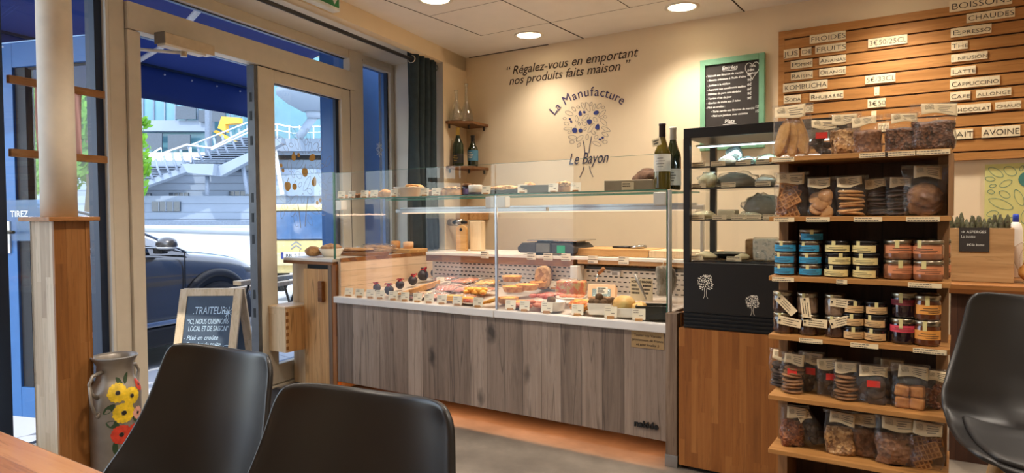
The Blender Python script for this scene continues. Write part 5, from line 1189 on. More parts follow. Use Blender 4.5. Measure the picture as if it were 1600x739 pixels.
def bag(label, px, z, y, wpx, hpx, kind, seed, d=.05, group='clear bags of biscuits on the oak rack', sticker=False, mt=None, tilt=0, lean=0, card=True, cardw=.8, cat='biscuit bag'):
    dep = (V((ony(px, 400, y).x, y, z)) - EYE).dot(FW); w = wpx * dep / 1060; h = hpx * dep / 1060
    x = ony(px, 400, y).x
    yaw = math.radians(random.Random(seed).uniform(-9, 9) + 8)
    Tm = Matrix.Translation(V((x, y, z + .0006))) @ Matrix.Rotation(yaw, 4, 'Z') @ Matrix.Rotation(math.radians(tilt), 4, 'Y') @ Matrix.Rotation(math.radians(lean), 4, 'X')
    t = thing('biscuit_bag', label, cat, mat=Tm, group=group); r = random.Random(seed)
    fill = .64; hh = h * fill
    if kind in ('granola', 'crumb'):
        MB().grid(pillow(w * .94, hh, d * .94, seed, .86, .012), 60, 40, closeu=True).lathe([(.0, .002), (w * .3, .002)], 12).build('contents', mt, t, local=True)
    elif kind == 'cookies':
        n = 7; R_ = min(w * .42, d * .55 + w * .16)
        for k in range(n):
            q = MB(); disc(q, Matrix.Translation(V((r.uniform(-.004, .004), r.uniform(-.003, .003), .003 + k * hh / n))) @ Matrix.Rotation(r.uniform(-.12, .12), 4, 'X') @ Matrix.Rotation(r.uniform(-.12, .12), 4, 'Y'), R_, hh / n * .82, seed + k); q.build('cookie', mt, t, local=True)
    elif kind == 'rounds':
        for k in range(7):
            q = MB(); a = r.uniform(-.5, .5); disc(q, Matrix.Translation(V((r.uniform(-w * .2, w * .2), -d * .12 + .006 * (k % 3), hh * (.16 + .11 * k)))) @ Matrix.Rotation(PI / 2 + r.uniform(-.9, .3) * (k % 2), 4, 'X') @ Matrix.Rotation(a, 4, 'Y'), w * .28, .009, seed + k); q.build('cookie', mt, t, local=True)
    elif kind == 'waffle':
        for k in range(6):
            q = MB(); waffle(q, Matrix.Translation(V((r.uniform(-w * .2, w * .2), -d * .15 + .011 * (k % 3), hh * (.16 + .15 * k)))) @ Matrix.Rotation(r.uniform(-.6, .6), 4, 'Y') @ Matrix.Rotation(PI / 2 + r.uniform(-.35, .35), 4, 'X'), w * .52, w * .46, .009, 4, 3); q.build('waffle', ['waffle_dark', 'waffle'], t, local=True)
    elif kind == 'toast':
        for k in range(7):
            q = MB(); T_ = Matrix.Translation(V((-w * .24 + w * .08 * k, -d * .16 + .008 * (k % 3), hh * (.58 + .07 * (k % 3))))) @ Matrix.Rotation(.25 - .09 * k, 4, 'Y') @ Matrix.Rotation(r.uniform(-.5, .5), 4, 'Z')
            q.grid(lambda u, v: V((w * .19 * (1 + .08 * noise.noise(V((u * 9, k, 0)))) * math.cos(u * 2 * PI) * v ** .5, -.0055 * math.copysign(1, .0) * (1.0 - .9 * (v > .92)) + .0025 * noise.noise(V((u * 22 * v, v * 12, k))), hh * .56 * math.sin(u * 2 * PI) * v ** .5)), 30, 8, closeu=True, T=T_)
            q.prism([(w * .19 * math.cos(a), hh * .56 * math.sin(a)) for a in [2 * PI * i / 30 for i in range(30)]], -.003, .005, 'Y', 0, T_); q.build('toast_slice', mt, t, local=True)
    elif kind == 'brick':
        for k in range(4):
            q = MB(); T_ = Matrix.Translation(V(((-1 if k % 2 else 1) * w * .2, r.uniform(-.004, .004), hh * (.2 + .42 * (k // 2))))) @ Matrix.Rotation(r.uniform(-.3, .3), 4, 'Y')
            q.box(-w * .2, w * .2, -d * .3, d * .3, -hh * .2, hh * .2, 0, T_ @ Matrix.Rotation(r.uniform(-.4, .4), 4, 'Z')); q.build('rusk', mt, t, local=True, bevel=.006)
    elif kind == 'big':
        for k in range(3):
            q = MB(); q.blob((0, 0, 0), (w * .40, .012, hh * .36), .22, seed + k, 4, 3.5, T=Matrix.Translation(V((r.uniform(-.06, .06) * w, -d * .22 + .014 * k, hh * (.62 if k != 1 else .34)))) @ Matrix.Rotation(r.uniform(-.3, .3), 4, 'Y')); q.build('cookie', mt, t, local=True)
    elif kind == 'chunks':
        for k in range(9):
            q = MB(); q.blob((0, 0, 0), (w * .2, .009, .012), .3, seed + k, 2, 2.2, T=Matrix.Translation(V((r.uniform(-w * .22, w * .22), r.uniform(-d * .25, d * .2), hh * (.1 + .09 * k)))) @ Matrix.Rotation(r.uniform(-.9, .9), 4, 'Y') @ Matrix.Rotation(r.uniform(-.5, .5), 4, 'Z')); q.build('biscuit', mt, t, local=True)
    MB().grid(pillow(w, h, d * 1.06, seed, .60, .008), 44, 30, closeu=True).build('film', 'film', t, local=True)
    zt = h * .985; m_ = MB()
    m_.box(-w * .53, w * .53, -.0022, .0022, zt - .006, zt + .004); m_.build('seal_strip', 'film_thin', t, local=True)
    if card:
        cw = w * cardw; chh = h * .24; cx = r.uniform(-.04, .06) * w; ct = Matrix.Translation(V((cx, 0, 0))) @ Matrix.Rotation(r.uniform(-.08, .08), 4, 'Y')
        def cf(u, v): return V(((u - .5) * cw, -.008 - d * .32 * (1 - v) ** 1.3, h * .985 - chh * (1 - v) + .004 * math.sin(u * 5 + seed) * (1 - v)))
        c = MB().grid(cf, 10, 5, T=ct).build('header_card', 'paper_cream', t, local=True, solid=.0008)
        pr = MB(); tree_mark(pr, lambda X, Y_: ct @ V(((X - 312) * cw * .0008 - cw * .27, -.0095 - d * .32 * .35 - .0022, h * .985 - chh * .45 - (Y_ - 330) * cw * .0008)), 7, 0, 0, True, 5)
        for k in range(4):
            v = .74 - .17 * k; u0 = .46 + .04 * (k % 2); u1 = r.uniform(.75, .95)
            pr.quad(*[ct @ (cf(a, b2) + V((0, -.0012, 0))) for a, b2 in ((u0, v), (u1, v), (u1, v + .055), (u0, v + .055))])
        pr.build('print', 'print_grey', c, local=True)
    if sticker:
        MB().box(-w * .18, w * .2, -d * .56 - .001, -d * .56, h * .47, h * .64).build('red_sticker', 'sticker_red', t, local=True)
    return t
Y0 = 2.272
bag('tall bag of long toast slices at the fridge end of the top shelf', 1237, RZ[0], Y0, 56, 82, 'toast', 1, .055, mt='toast')
bag('bag of dark biscotti with red sticker on the top shelf', 1280, RZ[0], Y0, 44, 56, 'chunks', 2, .05, sticker=True, mt='cookie_dark')
bag('bag of pale flaky muesli beside the biscotti on the top shelf', 1319, RZ[0], Y0 + .012, 44, 64, 'granola', 3, .05, mt='granola_light')
bag('bag of brown granola leaning on the pale muesli, top shelf', 1353, RZ[0], Y0, 42, 58, 'granola', 4, .05, mt='crumb_brown')
bag('bag of dark granola standing apart before the largest one, top shelf', 1406, RZ[0], Y0, 44, 60, 'granola', 5, .05, mt='granola_dark')
bag('largest bag of dark granola at the worktop end of the top shelf', 1456, RZ[0], Y0, 60, 73, 'granola', 6, .06, mt='granola_dark')
bag('bag of waffle pieces at the fridge end of the second shelf', 1236, RZ[1], Y0, 48, 68, 'waffle', 7, .05)
bag('bag of golden round shortbreads on the second shelf', 1283, RZ[1], Y0, 40, 60, 'rounds', 8, .045, mt='cookie_tan')
bag('bag with a stack of tan cookies on the second shelf', 1330, RZ[1], Y0, 44, 62, 'cookies', 9, .05, mt='cookie_tan')
bag('bag with a stack of black cookies next to the tan cookies', 1371, RZ[1], Y0 + .02, 36, 58, 'cookies', 10, .045, mt='cookie_dark')
bag('bag with a stack of black cookies next to the big cookie bag', 1402, RZ[1], Y0 + .012, 36, 60, 'cookies', 11, .045, mt='cookie_dark')
bag('wide bag of large crumbly cookies at the end of the second shelf', 1444, RZ[1], Y0, 60, 78, 'big', 12, .06, mt='cookie_brown', cardw=.62)
bag('bag of dark biscuits behind the first red sticker bag, fifth shelf', 1222, RZ[4], Y0 + .06, 34, 58, 'cookies', 21, .045, mt='cookie_dark')
bag('bag of brown cookies with red sticker nearest the fridge, fifth shelf', 1240, RZ[4], Y0 - .005, 36, 62, 'cookies', 13, .045, sticker=True, mt='cookie_brown')
bag('bag of black biscuits with red sticker, second along the fifth shelf', 1269, RZ[4], Y0 + .035, 36, 62, 'chunks', 14, .045, sticker=True, mt='cookie_dark')
bag('bag of dark brown biscuits with red sticker beside the striped cookie stack', 1297, RZ[4], Y0 + .005, 35, 60, 'chunks', 15, .045, sticker=True, mt='cookie_dark')
bag('bag with a stack of pale rimmed dark cookies on the fifth shelf', 1324, RZ[4], Y0 - .01, 38, 60, 'cookies', 16, .048, mt='cookie_brown')
bag('wide bag of dark cookies with red sticker mid way along the fifth shelf', 1365, RZ[4], Y0 - .01, 48, 60, 'rounds', 17, .05, sticker=True, mt='cookie_dark')
bag('bag of dark biscuits behind the wide red sticker bag, fifth shelf', 1392, RZ[4], Y0 + .08, 40, 62, 'chunks', 22, .045, mt='cookie_dark')
bag('bag of golden rusks near the end of the fifth shelf', 1424, RZ[4], Y0 - .01, 50, 68, 'brick', 18, .055, mt='brick_bread')
bag('bag of brown biscuits at the high stool end of the fifth shelf', 1462, RZ[4], Y0 + .01, 36, 62, 'chunks', 19, .045, mt='granola_red')
bag('small bag of reddish granola at the fridge end of the sixth shelf', 1240, RZ[5], Y0, 36, 62, 'granola', 23, .045, mt='granola_red')
bag('bag of dark biscuits toppled sideways on the sixth shelf', 1283, RZ[5] + .012, Y0 + .02, 32, 58, 'chunks', 24, .04, mt='cookie_dark', tilt=-32, cardw=.6)
bag('bag of pale flaky muesli on the sixth shelf', 1314, RZ[5], Y0, 44, 66, 'granola', 25, .05, mt='granola_light')
bag('bag of fine brown crumble behind the two front bags, sixth shelf', 1352, RZ[5], Y0 + .02, 42, 66, 'crumb', 26, .05, mt='crumb_brown')
bag('large bag of coarse brown crumble on the sixth shelf', 1400, RZ[5], Y0 - .01, 54, 74, 'crumb', 27, .058, mt='crumb_brown')
bag('bag of waffle pieces at the high stool end of the sixth shelf', 1449, RZ[5], Y0 - .005, 48, 74, 'waffle', 28, .055)
bag('bag of dark biscuits behind the pale muesli, sixth shelf', 1330, RZ[5], Y0 + .10, 42, 78, 'cookies', 29, .045, mt='cookie_dark')

# ------------------------------------------------------------------ jars
for n_, c_ in (('label_cyan', (46, 140, 182)), ('label_buff', (222, 204, 142)), ('label_peach', (206, 132, 88)), ('label_kraft', (206, 168, 116)), ('label_wine', (130, 34, 48)), ('label_pink', (214, 66, 84)), ('label_gold', (222, 150, 66)), ('seal_yellow', (206, 194, 134))): plain(n_, c_, .6, var=.03)
for n_, c_ in (('jar_brown', (64, 42, 32)), ('jar_black', (24, 18, 18)), ('jar_rust', (130, 84, 58)), ('jar_meat', (128, 104, 84)), ('jar_plum', (30, 16, 22)), ('jar_amber', (92, 48, 26))):
    m = plain(n_, c_, .12, var=.25, scale=30, spec=.6, coat=.7)
plain('lid_black', (24, 22, 22), .3)
def jar_proto(R_, h, body, lid, label, arc, lz, hang=False):
    t = thing('jar', 'jar', 'jar', (0, 0, 0))
    MB().lathe([(R_ * .86, 0), (R_ * .97, .003), (R_, .008), (R_, h * .70), (R_ * .93, h * .78), (R_ * .93, h * .80)], 32).build('glass_body', body, t, local=True)
    MB().lathe([(R_ * .96, h * .79), (R_ * .99, h * .80), (R_ * .99, h * .95), (R_ * .93, h * .985), (R_ * .85, h * .99), (R_ * .82, h * .975), (.001, h * .975)], 32).build('lid', lid, t, local=True)
    if label:
        a0, a1 = arc; z0, z1 = lz
        cyl_ = lambda rr: (lambda u, v: V((rr * math.sin(a0 + (a1 - a0) * u), -rr * math.cos(a0 + (a1 - a0) * u), h * (z0 + (z1 - z0) * v))))
        l = MB().grid(cyl_(R_ * 1.012), 26, 2).build('label', label, t, local=True)
        m_ = MB()
        for k, (u0, u1, v0) in enumerate(((.25, .72, .60), (.15, .85, .36), (.4, .8, .16))):
            f = cyl_(R_ * 1.02); m_.grid(lambda u, v: f(u0 + (u1 - u0) * u, v0 + .07 * v), 14, 2)
        m_.build('label_print', 'print_dark', l, local=True)
    f2 = lambda u, v: V(((R_ * 1.015) * math.sin(-.35 + .30 * u), -(R_ * 1.015) * math.cos(-.35 + .30 * u), h * (.60 + .38 * v)))
    MB().grid(f2, 5, 3).build('seal', 'seal_yellow', t, local=True)
    if hang:
        T_ = Matrix.Translation(V((-.002, -R_ * 1.08, h * .66))) @ Matrix.Rotation(hang, 4, 'Y') @ Matrix.Rotation(PI / 2, 4, 'X')
        g = MB().box(-.008, .060, -.013, .013, 0, .0008, 0, T_).build('hang_tag', 'paper_cream', t, local=True)
        q = scribble(MB(), T_ @ Matrix.Translation(V((.006, -.010, .0008))), .048, .02, 3, seed=int(hang * 100), fill=.3); q.cyl(T_ @ V((-.003, 0, .0005)), T_ @ V((-.003, 0, .003)), .003, 8); q.build('print', 'print_dark', g, local=True)
    return t
JG = 'jars on the oak rack'
ORD = {1: 'bottom', 2: 'second', 3: 'third', 4: 'topmost'}
def stack(pfn, px, z, y, n, h, fmt, ords):
    for k in range(n):
        x = ony(px, 400, y).x + rng.uniform(-.0012, .0012)
        pfn(x, y, z + .0006 + k * (h * .992), fmt % ords[k], rng.uniform(-.5, .5) + .1)
def maker(args):
    pr = jar_proto(*args)
    return lambda x, y, z, lab, rz: place(pr, USED, (x, y, z), rz, lab, JG)
O3, O4, O2 = ('bottom', 'middle', 'topmost'), ('bottom', 'second lowest', 'third lowest', 'topmost'), ('lower', 'upper')
jb = maker((.0335, .036, 'jar_brown', 'lid_steel', 'label_cyan', (-1.25, 1.25), (.12, .66)))
stack(jb, 1228, RZ[2], 2.262, 3, .036, 'blue labelled jar, %s of the three high stack by the fridge', O3); stack(jb, 1267, RZ[2], 2.262, 4, .036, 'blue labelled jar, %s of the four high stack', O4)
jc = maker((.036, .037, 'jar_black', 'lid_black', 'label_buff', (-1.2, 1.2), (.10, .64)))
stack(jc, 1309, RZ[2], 2.258, 3, .037, 'black jar with buff label, %s of the stack beside the blue ones', O3); stack(jc, 1353, RZ[2], 2.258, 3, .037, 'black jar with buff label, %s of the stack beside the peach ones', O3)
jo = maker((.0385, .058, 'jar_rust', 'lid_steel', 'label_peach', (-1.1, 1.35), (.32, .70)))
stack(jo, 1404, RZ[2], 2.262, 2, .058, 'rust jar with peach label, %s of the pair beside the buff labelled jars', O2); stack(jo, 1450, RZ[2], 2.256, 2, .058, 'rust jar with peach label, %s of the front pair at the shelf end', O2)
stack(jo, 1418, RZ[2], 2.36, 2, .058, 'rust jar with peach label, %s one hidden behind the inner pair', O2); stack(jo, 1462, RZ[2], 2.355, 2, .058, 'rust jar with peach label, %s one behind the end pair', O2)
for (px, k, a) in ((1225, 0, -.15), (1264, 0, -.05), (1306, 0, .35), (1224, 1, -.8), (1262, 1, -1.45), (1306, 1, -.08)):
    pr = jar_proto(.0305, .066, ('jar_meat', 'jar_brown', 'jar_meat')[(px + k) % 3], 'lid_steel', None, None, None, -a if a else .01)
    lab = {(1225, 0): 'lower terrine jar nearest the fridge with a level paper hang tag', (1264, 0): 'lower middle terrine jar with a paper hang tag', (1306, 0): 'lower terrine jar beside the kraft labelled jars with an upturned tag', (1224, 1): 'upper terrine jar nearest the fridge with a slanting paper tag', (1262, 1): 'upper middle terrine jar with an upright paper tag', (1306, 1): 'upper terrine jar beside the kraft labelled jars with a level tag'}[(px, k)]
    x = ony(px, 400, 2.258).x; pr.matrix_world = Matrix.Translation(V((x, 2.258, RZ[3] + .0006 + k * .0657))); pr['label'] = lab; pr['group'] = JG
jk = maker((.0305, .039, 'jar_black', 'lid_black', 'label_kraft', (-1.2, 1.2), (.10, .62)))
stack(jk, 1334, RZ[3], 2.252, 3, .039, 'black jar with kraft label, %s of the stack beside the terrine jars', O3); stack(jk, 1369, RZ[3], 2.25, 3, .039, 'black jar with kraft label, %s of the stack beside the dark plum jars', O3)
jw = maker((.033, .074, 'jar_plum', 'lid_steel', 'label_wine', (-1.3, 1.3), (.50, .72))); jp = maker((.034, .074, 'jar_plum', 'lid_steel', 'label_pink', (-1.3, 1.3), (.46, .72)))
x = ony(1412, 400, 2.252).x; jp(x, 2.252, RZ[3] + .0006, 'dark plum jar with bright pink label, lower of its pair', .1); jw(x + .002, 2.256, RZ[3] + .0742, 'dark plum jar with wine red label, upper of its pair', .0)
jg = maker((.034, .072, 'jar_amber', 'lid_steel', 'label_gold', (-1.1, 1.3), (.26, .62)))
stack(jg, 1450, RZ[3], 2.25, 2, .072, 'amber jar with golden orange label, %s of the front pair', O2); stack(jg, 1459, RZ[3], 2.345, 2, .072, 'amber jar with golden orange label, %s of the pair hidden behind', O2)
# ------------------------------------------------------------------ moulded chairs
CP = [(0, -.205, .440, .150), (.05, -.212, .458, .185), (.14, -.185, .468, .212), (.28, -.09, .460, .226), (.42, .03, .455, .236), (.53, .12, .472, .243), (.62, .168, .520, .244), (.72, .196, .60, .232), (.82, .220, .695, .208), (.91, .243, .780, .188), (.965, .257, .828, .180), (1.0, .262, .848, .160)]
def cprof(s):
    for a, b2 in zip(CP, CP[1:]):
        if s <= b2[0]:
            f = (s - a[0]) / (b2[0] - a[0]); return [a[i] + (b2[i] - a[i]) * f for i in (1, 2, 3)]
    return list(CP[-1][1:])
def shell(off=0.0, tmax=1.0, smin=0.0, smax=1.0, back=1.0, seat=0.0):
    def fn(u, v):
        t = (u * 2 - 1) * tmax; s = smin + (smax - smin) * v; y, z, hw = cprof(s)
        if z > .47: z = .47 + (z - .47) * back
        bend = math.exp(-((s - .60) / .16) ** 2); bk = max(0, min(1, (s - .45) / .25))
        at = abs(t)
        yy = y - at ** 2.4 * (.055 * bk + .055 * bend); zz = z + at ** 3 * (.030 * (1 - bk) + .045 * bend * (1 - bk * .3)) + .014 * at ** 2 * max(0, (s - .8) / .2) * (1 - at ** 6 * .6)
        # inward offset for the pad
        ny, nz = (-bk, 1 - bk); L = math.hypot(ny, nz) or 1
        return V((hw * t, yy + off * ny / L, zz + off * nz / L + seat))
    return fn
def make_chair(nm, label, loc, rz, seat=0.0, back=1.0, cat='chair', group=None, stool=False):
    t = thing(nm, label, cat, loc, rz, group)
    MB().grid(shell(0, 1, 0, 1, back, seat), 21, 34).build('shell', 'chair_black', t, local=True, solid=.013, subsurf=1)
    MB().grid(shell(.010, .84, .07, .50, back, seat), 17, 16).build('seat_pad', plain('pad_black', (30, 28, 28), .5, var=.05, bmp=.06, bscale=260), t, local=True, solid=.016, subsurf=1)
    z0 = .44 + seat
    MB().box(-.13, .13, -.10, .10, z0 - .025, z0 - .006).build('bracket', 'black_plastic', t, local=True, bevel=.004)
    for sx in (-1, 1):
        for sy in (-1, 1):
            top = V((sx * .115, sy * .085 + .0, z0 - .01)); ft = V((sx * .225, sy * .205 + .02, 0))
            d = (ft - top); l = MB().tube([top - d * .0, top + d * .35, ft], [.017, .016, .010], 12).build('leg', 'leg_wood', t, local=True)
            pl = MB()
            for k in (.05, .10): c = top + d * k; o = V((0, -.017 if sy < 0 else .017, 0)); pl.tube([c + o * .8, c + o * 1.25], .0055, 10)
            pl.build('screw', 'steel', l, local=True)
    if stool:
        zz = .22; k = 1 - zz / z0; pts = [V((sx * (.115 + .11 * k), sy * (.085 + .12 * k) + .02 * k, zz)) for sx, sy in ((-1, -1), (1, -1), (1, 1), (-1, 1))]
        MB().tube(pts, .008, 8, closed=True).build('foot_rail', 'black_plastic', t, local=True)
    return t
make_chair('shell_chair', 'black moulded chair tucked to the table nearer the milk can', (-1.322, .655, 0), math.radians(3), 0, 1.03, group='black moulded chairs at the table')
make_chair('shell_chair', 'black moulded chair tucked to the table nearer the deli counter', (-.775, .56, 0), math.radians(7), 0, 1.03, group='black moulded chairs at the table')
make_chair('high_stool', 'black moulded high stool on wooden legs beside the product rack', (.215, 1.93, 0), math.radians(5), .148, .84, 'bar stool', None, True)
# ------------------------------------------------------------------ table
tb = thing('dining_table', 'glossy brown wooden table top in the near corner in front of the chairs', 'table', (-1.0, .1, 0))
MB().box(-2.3, -.28, -.32, .53, .715, .75).build('top', 'table_top', tb, bevel=.004)
for x in (-2.2, -.4):
    MB().box(x - .03, x + .03, -.2, .4, .0, .03).box(x - .03, x + .03, .07, .13, .03, .69).box(x - .03, x + .03, -.2, .4, .69, .714).build('trestle', 'black_plastic', tb)
# ------------------------------------------------------------------ column and its timber casing
UC, OC = -1.628, .27
co_ = sp(UC, -OC)
colm = MB().lathe([(.070, 1.16), (.069, 1.6), (.067, 2.2), (.066, 2.499)], 40, (co_.x, co_.y, 0)).build('column', 'column_plaster'); struct(colm)
pd = thing('column_casing', 'square timber stave casing with a top plate under the white column', 'column casing', (co_.x, co_.y, 0))
a_, b_2 = UC - .078, UC + .078
MB().box(a_, b_2, -OC - .078, -OC - .066, 0, 1.142, 0, SHOP).build('inner_board', 'pedestal_brown', pd)
MB().box(a_, a_ + .012, -OC - .066, -OC + .078, 0, 1.142, 0, SHOP).build('side_board', 'pedestal_pale', pd)
MB().box(b_2 - .012, b_2, -OC - .066, -OC + .078, 0, 1.142, 0, SHOP).box(b_2 - .018, b_2 + .002, -OC - .081, -OC - .066, 0, 1.142, 0, SHOP).build('side_board', 'pedestal_brown', pd)
MB().box(a_, b_2, -OC + .066, -OC + .078, 0, 1.142, 0, SHOP).build('outer_board', 'pedestal_pale', pd)
MB().box(a_ - .035, b_2 + .035, -OC - .105, -OC + .10, 1.142, 1.160, 0, SHOP).build('top_plate', 'bar_wood', pd, bevel=.002)
# ------------------------------------------------------------------ wooden hanging frame at the window
hf = thing('hanging_frame', 'wooden rails with hanging pink cloth strips fixed across the window', 'hanging frame', sp(-1.45, -.04, 1.45))
MB().box(-1.69, -1.24, -.055, -.032, 1.755, 1.79, 0, SHOP).build('rail', 'bar_wood', hf, bevel=.002)
MB().box(-1.69, -1.235, -.055, -.032, 1.430, 1.465, 0, SHOP).build('rail', 'bar_wood', hf, bevel=.002)
uu = (onshop(69, 190, -.04) - SR).dot(SD); MB().box(uu - .008, uu + .006, -.05, -.035, 1.465, 1.755, 0, SHOP).build('upright', 'bar_wood', hf)
for px0, px1 in ((55, 68), (112, 127)):
    u0 = (onshop(px0, 190, -.04) - SR).dot(SD); u1 = (onshop(px1, 190, -.04) - SR).dot(SD)
    MB().grid(lambda u, v: SHOP @ V((u0 + (u1 - u0) * (u * (1 - .0 * v) + .12 * (1 - v) * (1 - u)), -.043 + .006 * math.sin(u * 7 + v * 3), 1.462 + .296 * v)), 8, 12).build('cloth_strip', 'fabric_pink', hf, solid=.002)
# ------------------------------------------------------------------ painted milk can
mc = thing('milk_can', 'old metal milk can painted with yellow and red flowers on the floor', 'milk can', (-3.205, 1.565, 0))
CX_, CY_ = -3.205, 1.565
prof = [(.098, 0), (.100, .012), (.104, .02), (.104, .33), (.105, .35), (.102, .375), (.090, .405), (.078, .425), (.074, .44), (.074, .492), (.080, .502), (.089, .515), (.092, .522), (.092, .528), (.088, .529), (.082, .517), (.071, .50), (.068, .44), (.068, .30), (.001, .30)]
def rad(z):
    for (r0, z0), (r1, z1) in zip(prof[:13], prof[1:13]):
        if z0 <= z <= z1: return r0 + (r1 - r0) * (z - z0) / max(1e-6, z1 - z0)
    return .104
MB().lathe(prof, 56, (CX_, CY_, 0)).build('body', 'zinc', mc)
MB().tube([(CX_ + .0915 * math.cos(a), CY_ + .0915 * math.sin(a), .526) for a in [2 * PI * i / 48 for i in range(48)]], .0042, 8, closed=True).build('rim', 'zinc_inside', mc)
vd = V((-CX_, -CY_, 0)).normalized(); th0 = math.atan2(vd.y, vd.x)
for sgn, dth in ((0, -.72), (1, 2.42)):
    a = th0 + dth; e = V((math.cos(a), math.sin(a), 0)); c = V((CX_, CY_, 0))
    MB().tube([c + e * .102 + V((0, 0, .36)), c + e * .135 + V((0, 0, .385)), c + e * .148 + V((0, 0, .43)), c + e * .128 + V((0, 0, .462)), c + e * .078 + V((0, 0, .468))], [.010, .008, .007, .008, .010], 10).tube([c + e * .104 + V((0, 0, .29)), c + e * .122 + V((0, 0, .30)), c + e * .138 + V((0, 0, .34)), c + e * .148 + V((0, 0, .42))], [.010, .007, .006, .006], 8).build('handle', 'zinc', mc)
    MB().blob(c + e * .105 + V((0, 0, .285)), (.012, .012, .016), 0, 0, 2).build('handle_rivet', 'zinc', mc)
def can_pt(px, py, lift=.0015):
    d = ray(px, py); d = d / d.dot(FW)
    best = None
    for i in range(300):
        p = EYE + d * (2.7 + i * .0018); r = math.hypot(p.x - CX_, p.y - CY_)
        if r <= rad(p.z) + lift: return p
    p = EYE + d * 3.08; return p
plain('petal_yellow', (234, 196, 40), .5, var=.15, scale=40); plain('petal_red', (206, 62, 40), .5, var=.15, scale=40); plain('petal_pink', (226, 168, 150), .5, var=.1); plain('petal_heart', (30, 24, 20), .6); plain('leaf_paint', (44, 66, 36), .6, var=.2)
def flower(px, py, R_, n, mt, seed):
    r = random.Random(seed); base = can_pt(px, py); ang0 = r.uniform(0, 1)
    cth = math.atan2(base.y - CY_, base.x - CX_); k = 3.05 / 1060
    def S(dx, dy, lift):   # offsets in metres on the can's surface
        z = base.z + dy; rr = rad(z) + lift; a = cth + dx / .104; return V((CX_ + rr * math.cos(a), CY_ + rr * math.sin(a), z))
    m_ = MB(); R0 = R_ * k
    for i in range(n):
        a = ang0 + 2 * PI * i / n; pts = []
        for q in range(10):
            s = 2 * PI * q / 10; l = R0 * (.62 + .40 * math.cos(s)) * r.uniform(.95, 1.05); w = R0 * .20 * math.sin(s) * (1.3 if math.cos(s) > 0 else .7); pts.append(S(l * math.cos(a) - w * math.sin(a), l * math.sin(a) + w * math.cos(a), .0012 + .0003 * (i % 3)))
        m_.add(pts, [list(range(10))])
    o = m_.build('painted_flower', mt, mc, recalc=False)
    h = MB().add([S(R0 * .2 * math.cos(a), R0 * .2 * math.sin(a), .0026) for a in [2 * PI * i / 14 for i in range(14)]], [list(range(14))]); PMAT[o.name] = PMAT[mc.name]; h.build('flower_heart', 'petal_heart', o)
def pleaf(px, py, l, w, ang):
    base = can_pt(px, py); cth = math.atan2(base.y - CY_, base.x - CX_); k = 3.05 / 1060; pts = []
    for q in range(14):
        s = 2 * PI * q / 14; x = l * k * math.cos(s); y = w * k * math.sin(s) * abs(math.sin(s)) ** .4; c_, s_ = math.cos(math.radians(ang)), math.sin(math.radians(ang)); dx, dy = x * c_ - y * s_, x * s_ + y * c_
        z = base.z + dy; rr = rad(z) + .0008; a = cth + dx / .104; pts.append(V((CX_ + rr * math.cos(a), CY_ + rr * math.sin(a), z)))
    MB().add(pts, [list(range(14))]).build('painted_leaf', 'leaf_paint', mc)
for q in ((170, 640, 11, 5, 40), (176, 664, 10, 6, -20), (196, 590, 10, 4, 60), (186, 596, 9, 4, 130), (205, 700, 12, 5, 30), (212, 652, 10, 5, -60), (180, 700, 10, 4, 90)): pleaf(*q)
for q in ((184, 614, 15, 16, 'petal_yellow', 1), (206, 618, 14, 15, 'petal_yellow', 2), (194, 645, 16, 16, 'petal_yellow', 3), (190, 679, 15, 18, 'petal_red', 4), (216, 600, 10, 12, 'petal_red', 5), (215, 644, 10, 12, 'petal_pink', 6), (210, 672, 11, 14, 'petal_red', 7)): flower(*q)
# ------------------------------------------------------------------ back worktop on the right, crate, bread bag, bottle
wc = thing('side_counter', 'dark wood counter with an oak worktop along the back wall beyond the rack', 'counter', (.4, 4.2, 0))
MB().box(-.04, 2.2, 3.70, 4.66, .778, .822).build('worktop', 'worktop_oak', wc, bevel=.003)
MB().box(-.03, 2.18, 3.73, 4.65, .0, .778).build('front', 'counter_dark', wc)
cr = thing('wooden_crate', 'pale wooden crate of asparagus on the worktop beyond the rack', 'crate', (.1, 3.95, .8225))
X0, X1 = -.06, .212
MB().box(X0, X1, 3.86, 3.875, .823, 1.075).build('front_board', 'crate_wood', cr, bevel=.001)
MB().box(X0, X1, 4.085, 4.10, .823, 1.075).build('rear_board', 'crate_wood', cr)
MB().box(X0, X0 + .014, 3.875, 4.085, .823, 1.075).build('end_board', 'crate_wood', cr); MB().box(X1 - .014, X1, 3.875, 4.085, .823, 1.075).build('end_board', 'crate_wood', cr)
MB().box(X0 + .014, X1 - .014, 3.875, 4.085, .823, .835).build('base_board', 'crate_wood', cr)
ct = thing('chalk_tag', 'small black chalk card naming asparagus on the crate front', 'price card', (.05, 3.857, .96))
MB().box(.0, .118, 3.855, 3.859, .965, 1.078).build('card', 'slate_board', ct)
for s, z, zz in (('\u2192 ASPERGES', 1.052, .0175), ('La botte', 1.03, .017), ('8\u20ac/la botte', .992, .015)): text(s, zz, 'chalk', WALLF(.006 if zz > .016 else .03, 3.8545, z), ct, 'chalk_writing', 'LEFT', .15)
mottled('asparagus_tip', [(70, 62, 54), (92, 92, 62), (74, 66, 78)], 60, .7, .4); plain('asparagus_stem', (124, 138, 78), .5)
asp = thing('asparagus', 'asp', 'asparagus', (0, 0, 0))
MB().lathe([(.0075, .0), (.0075, .19)], 10).build('stem', 'asparagus_stem', asp, local=True)
m_ = MB().lathe([(.0078, .0), (.0105, .02), (.0098, .04), (.005, .062), (.001, .068)], 10, (0, 0, .185))
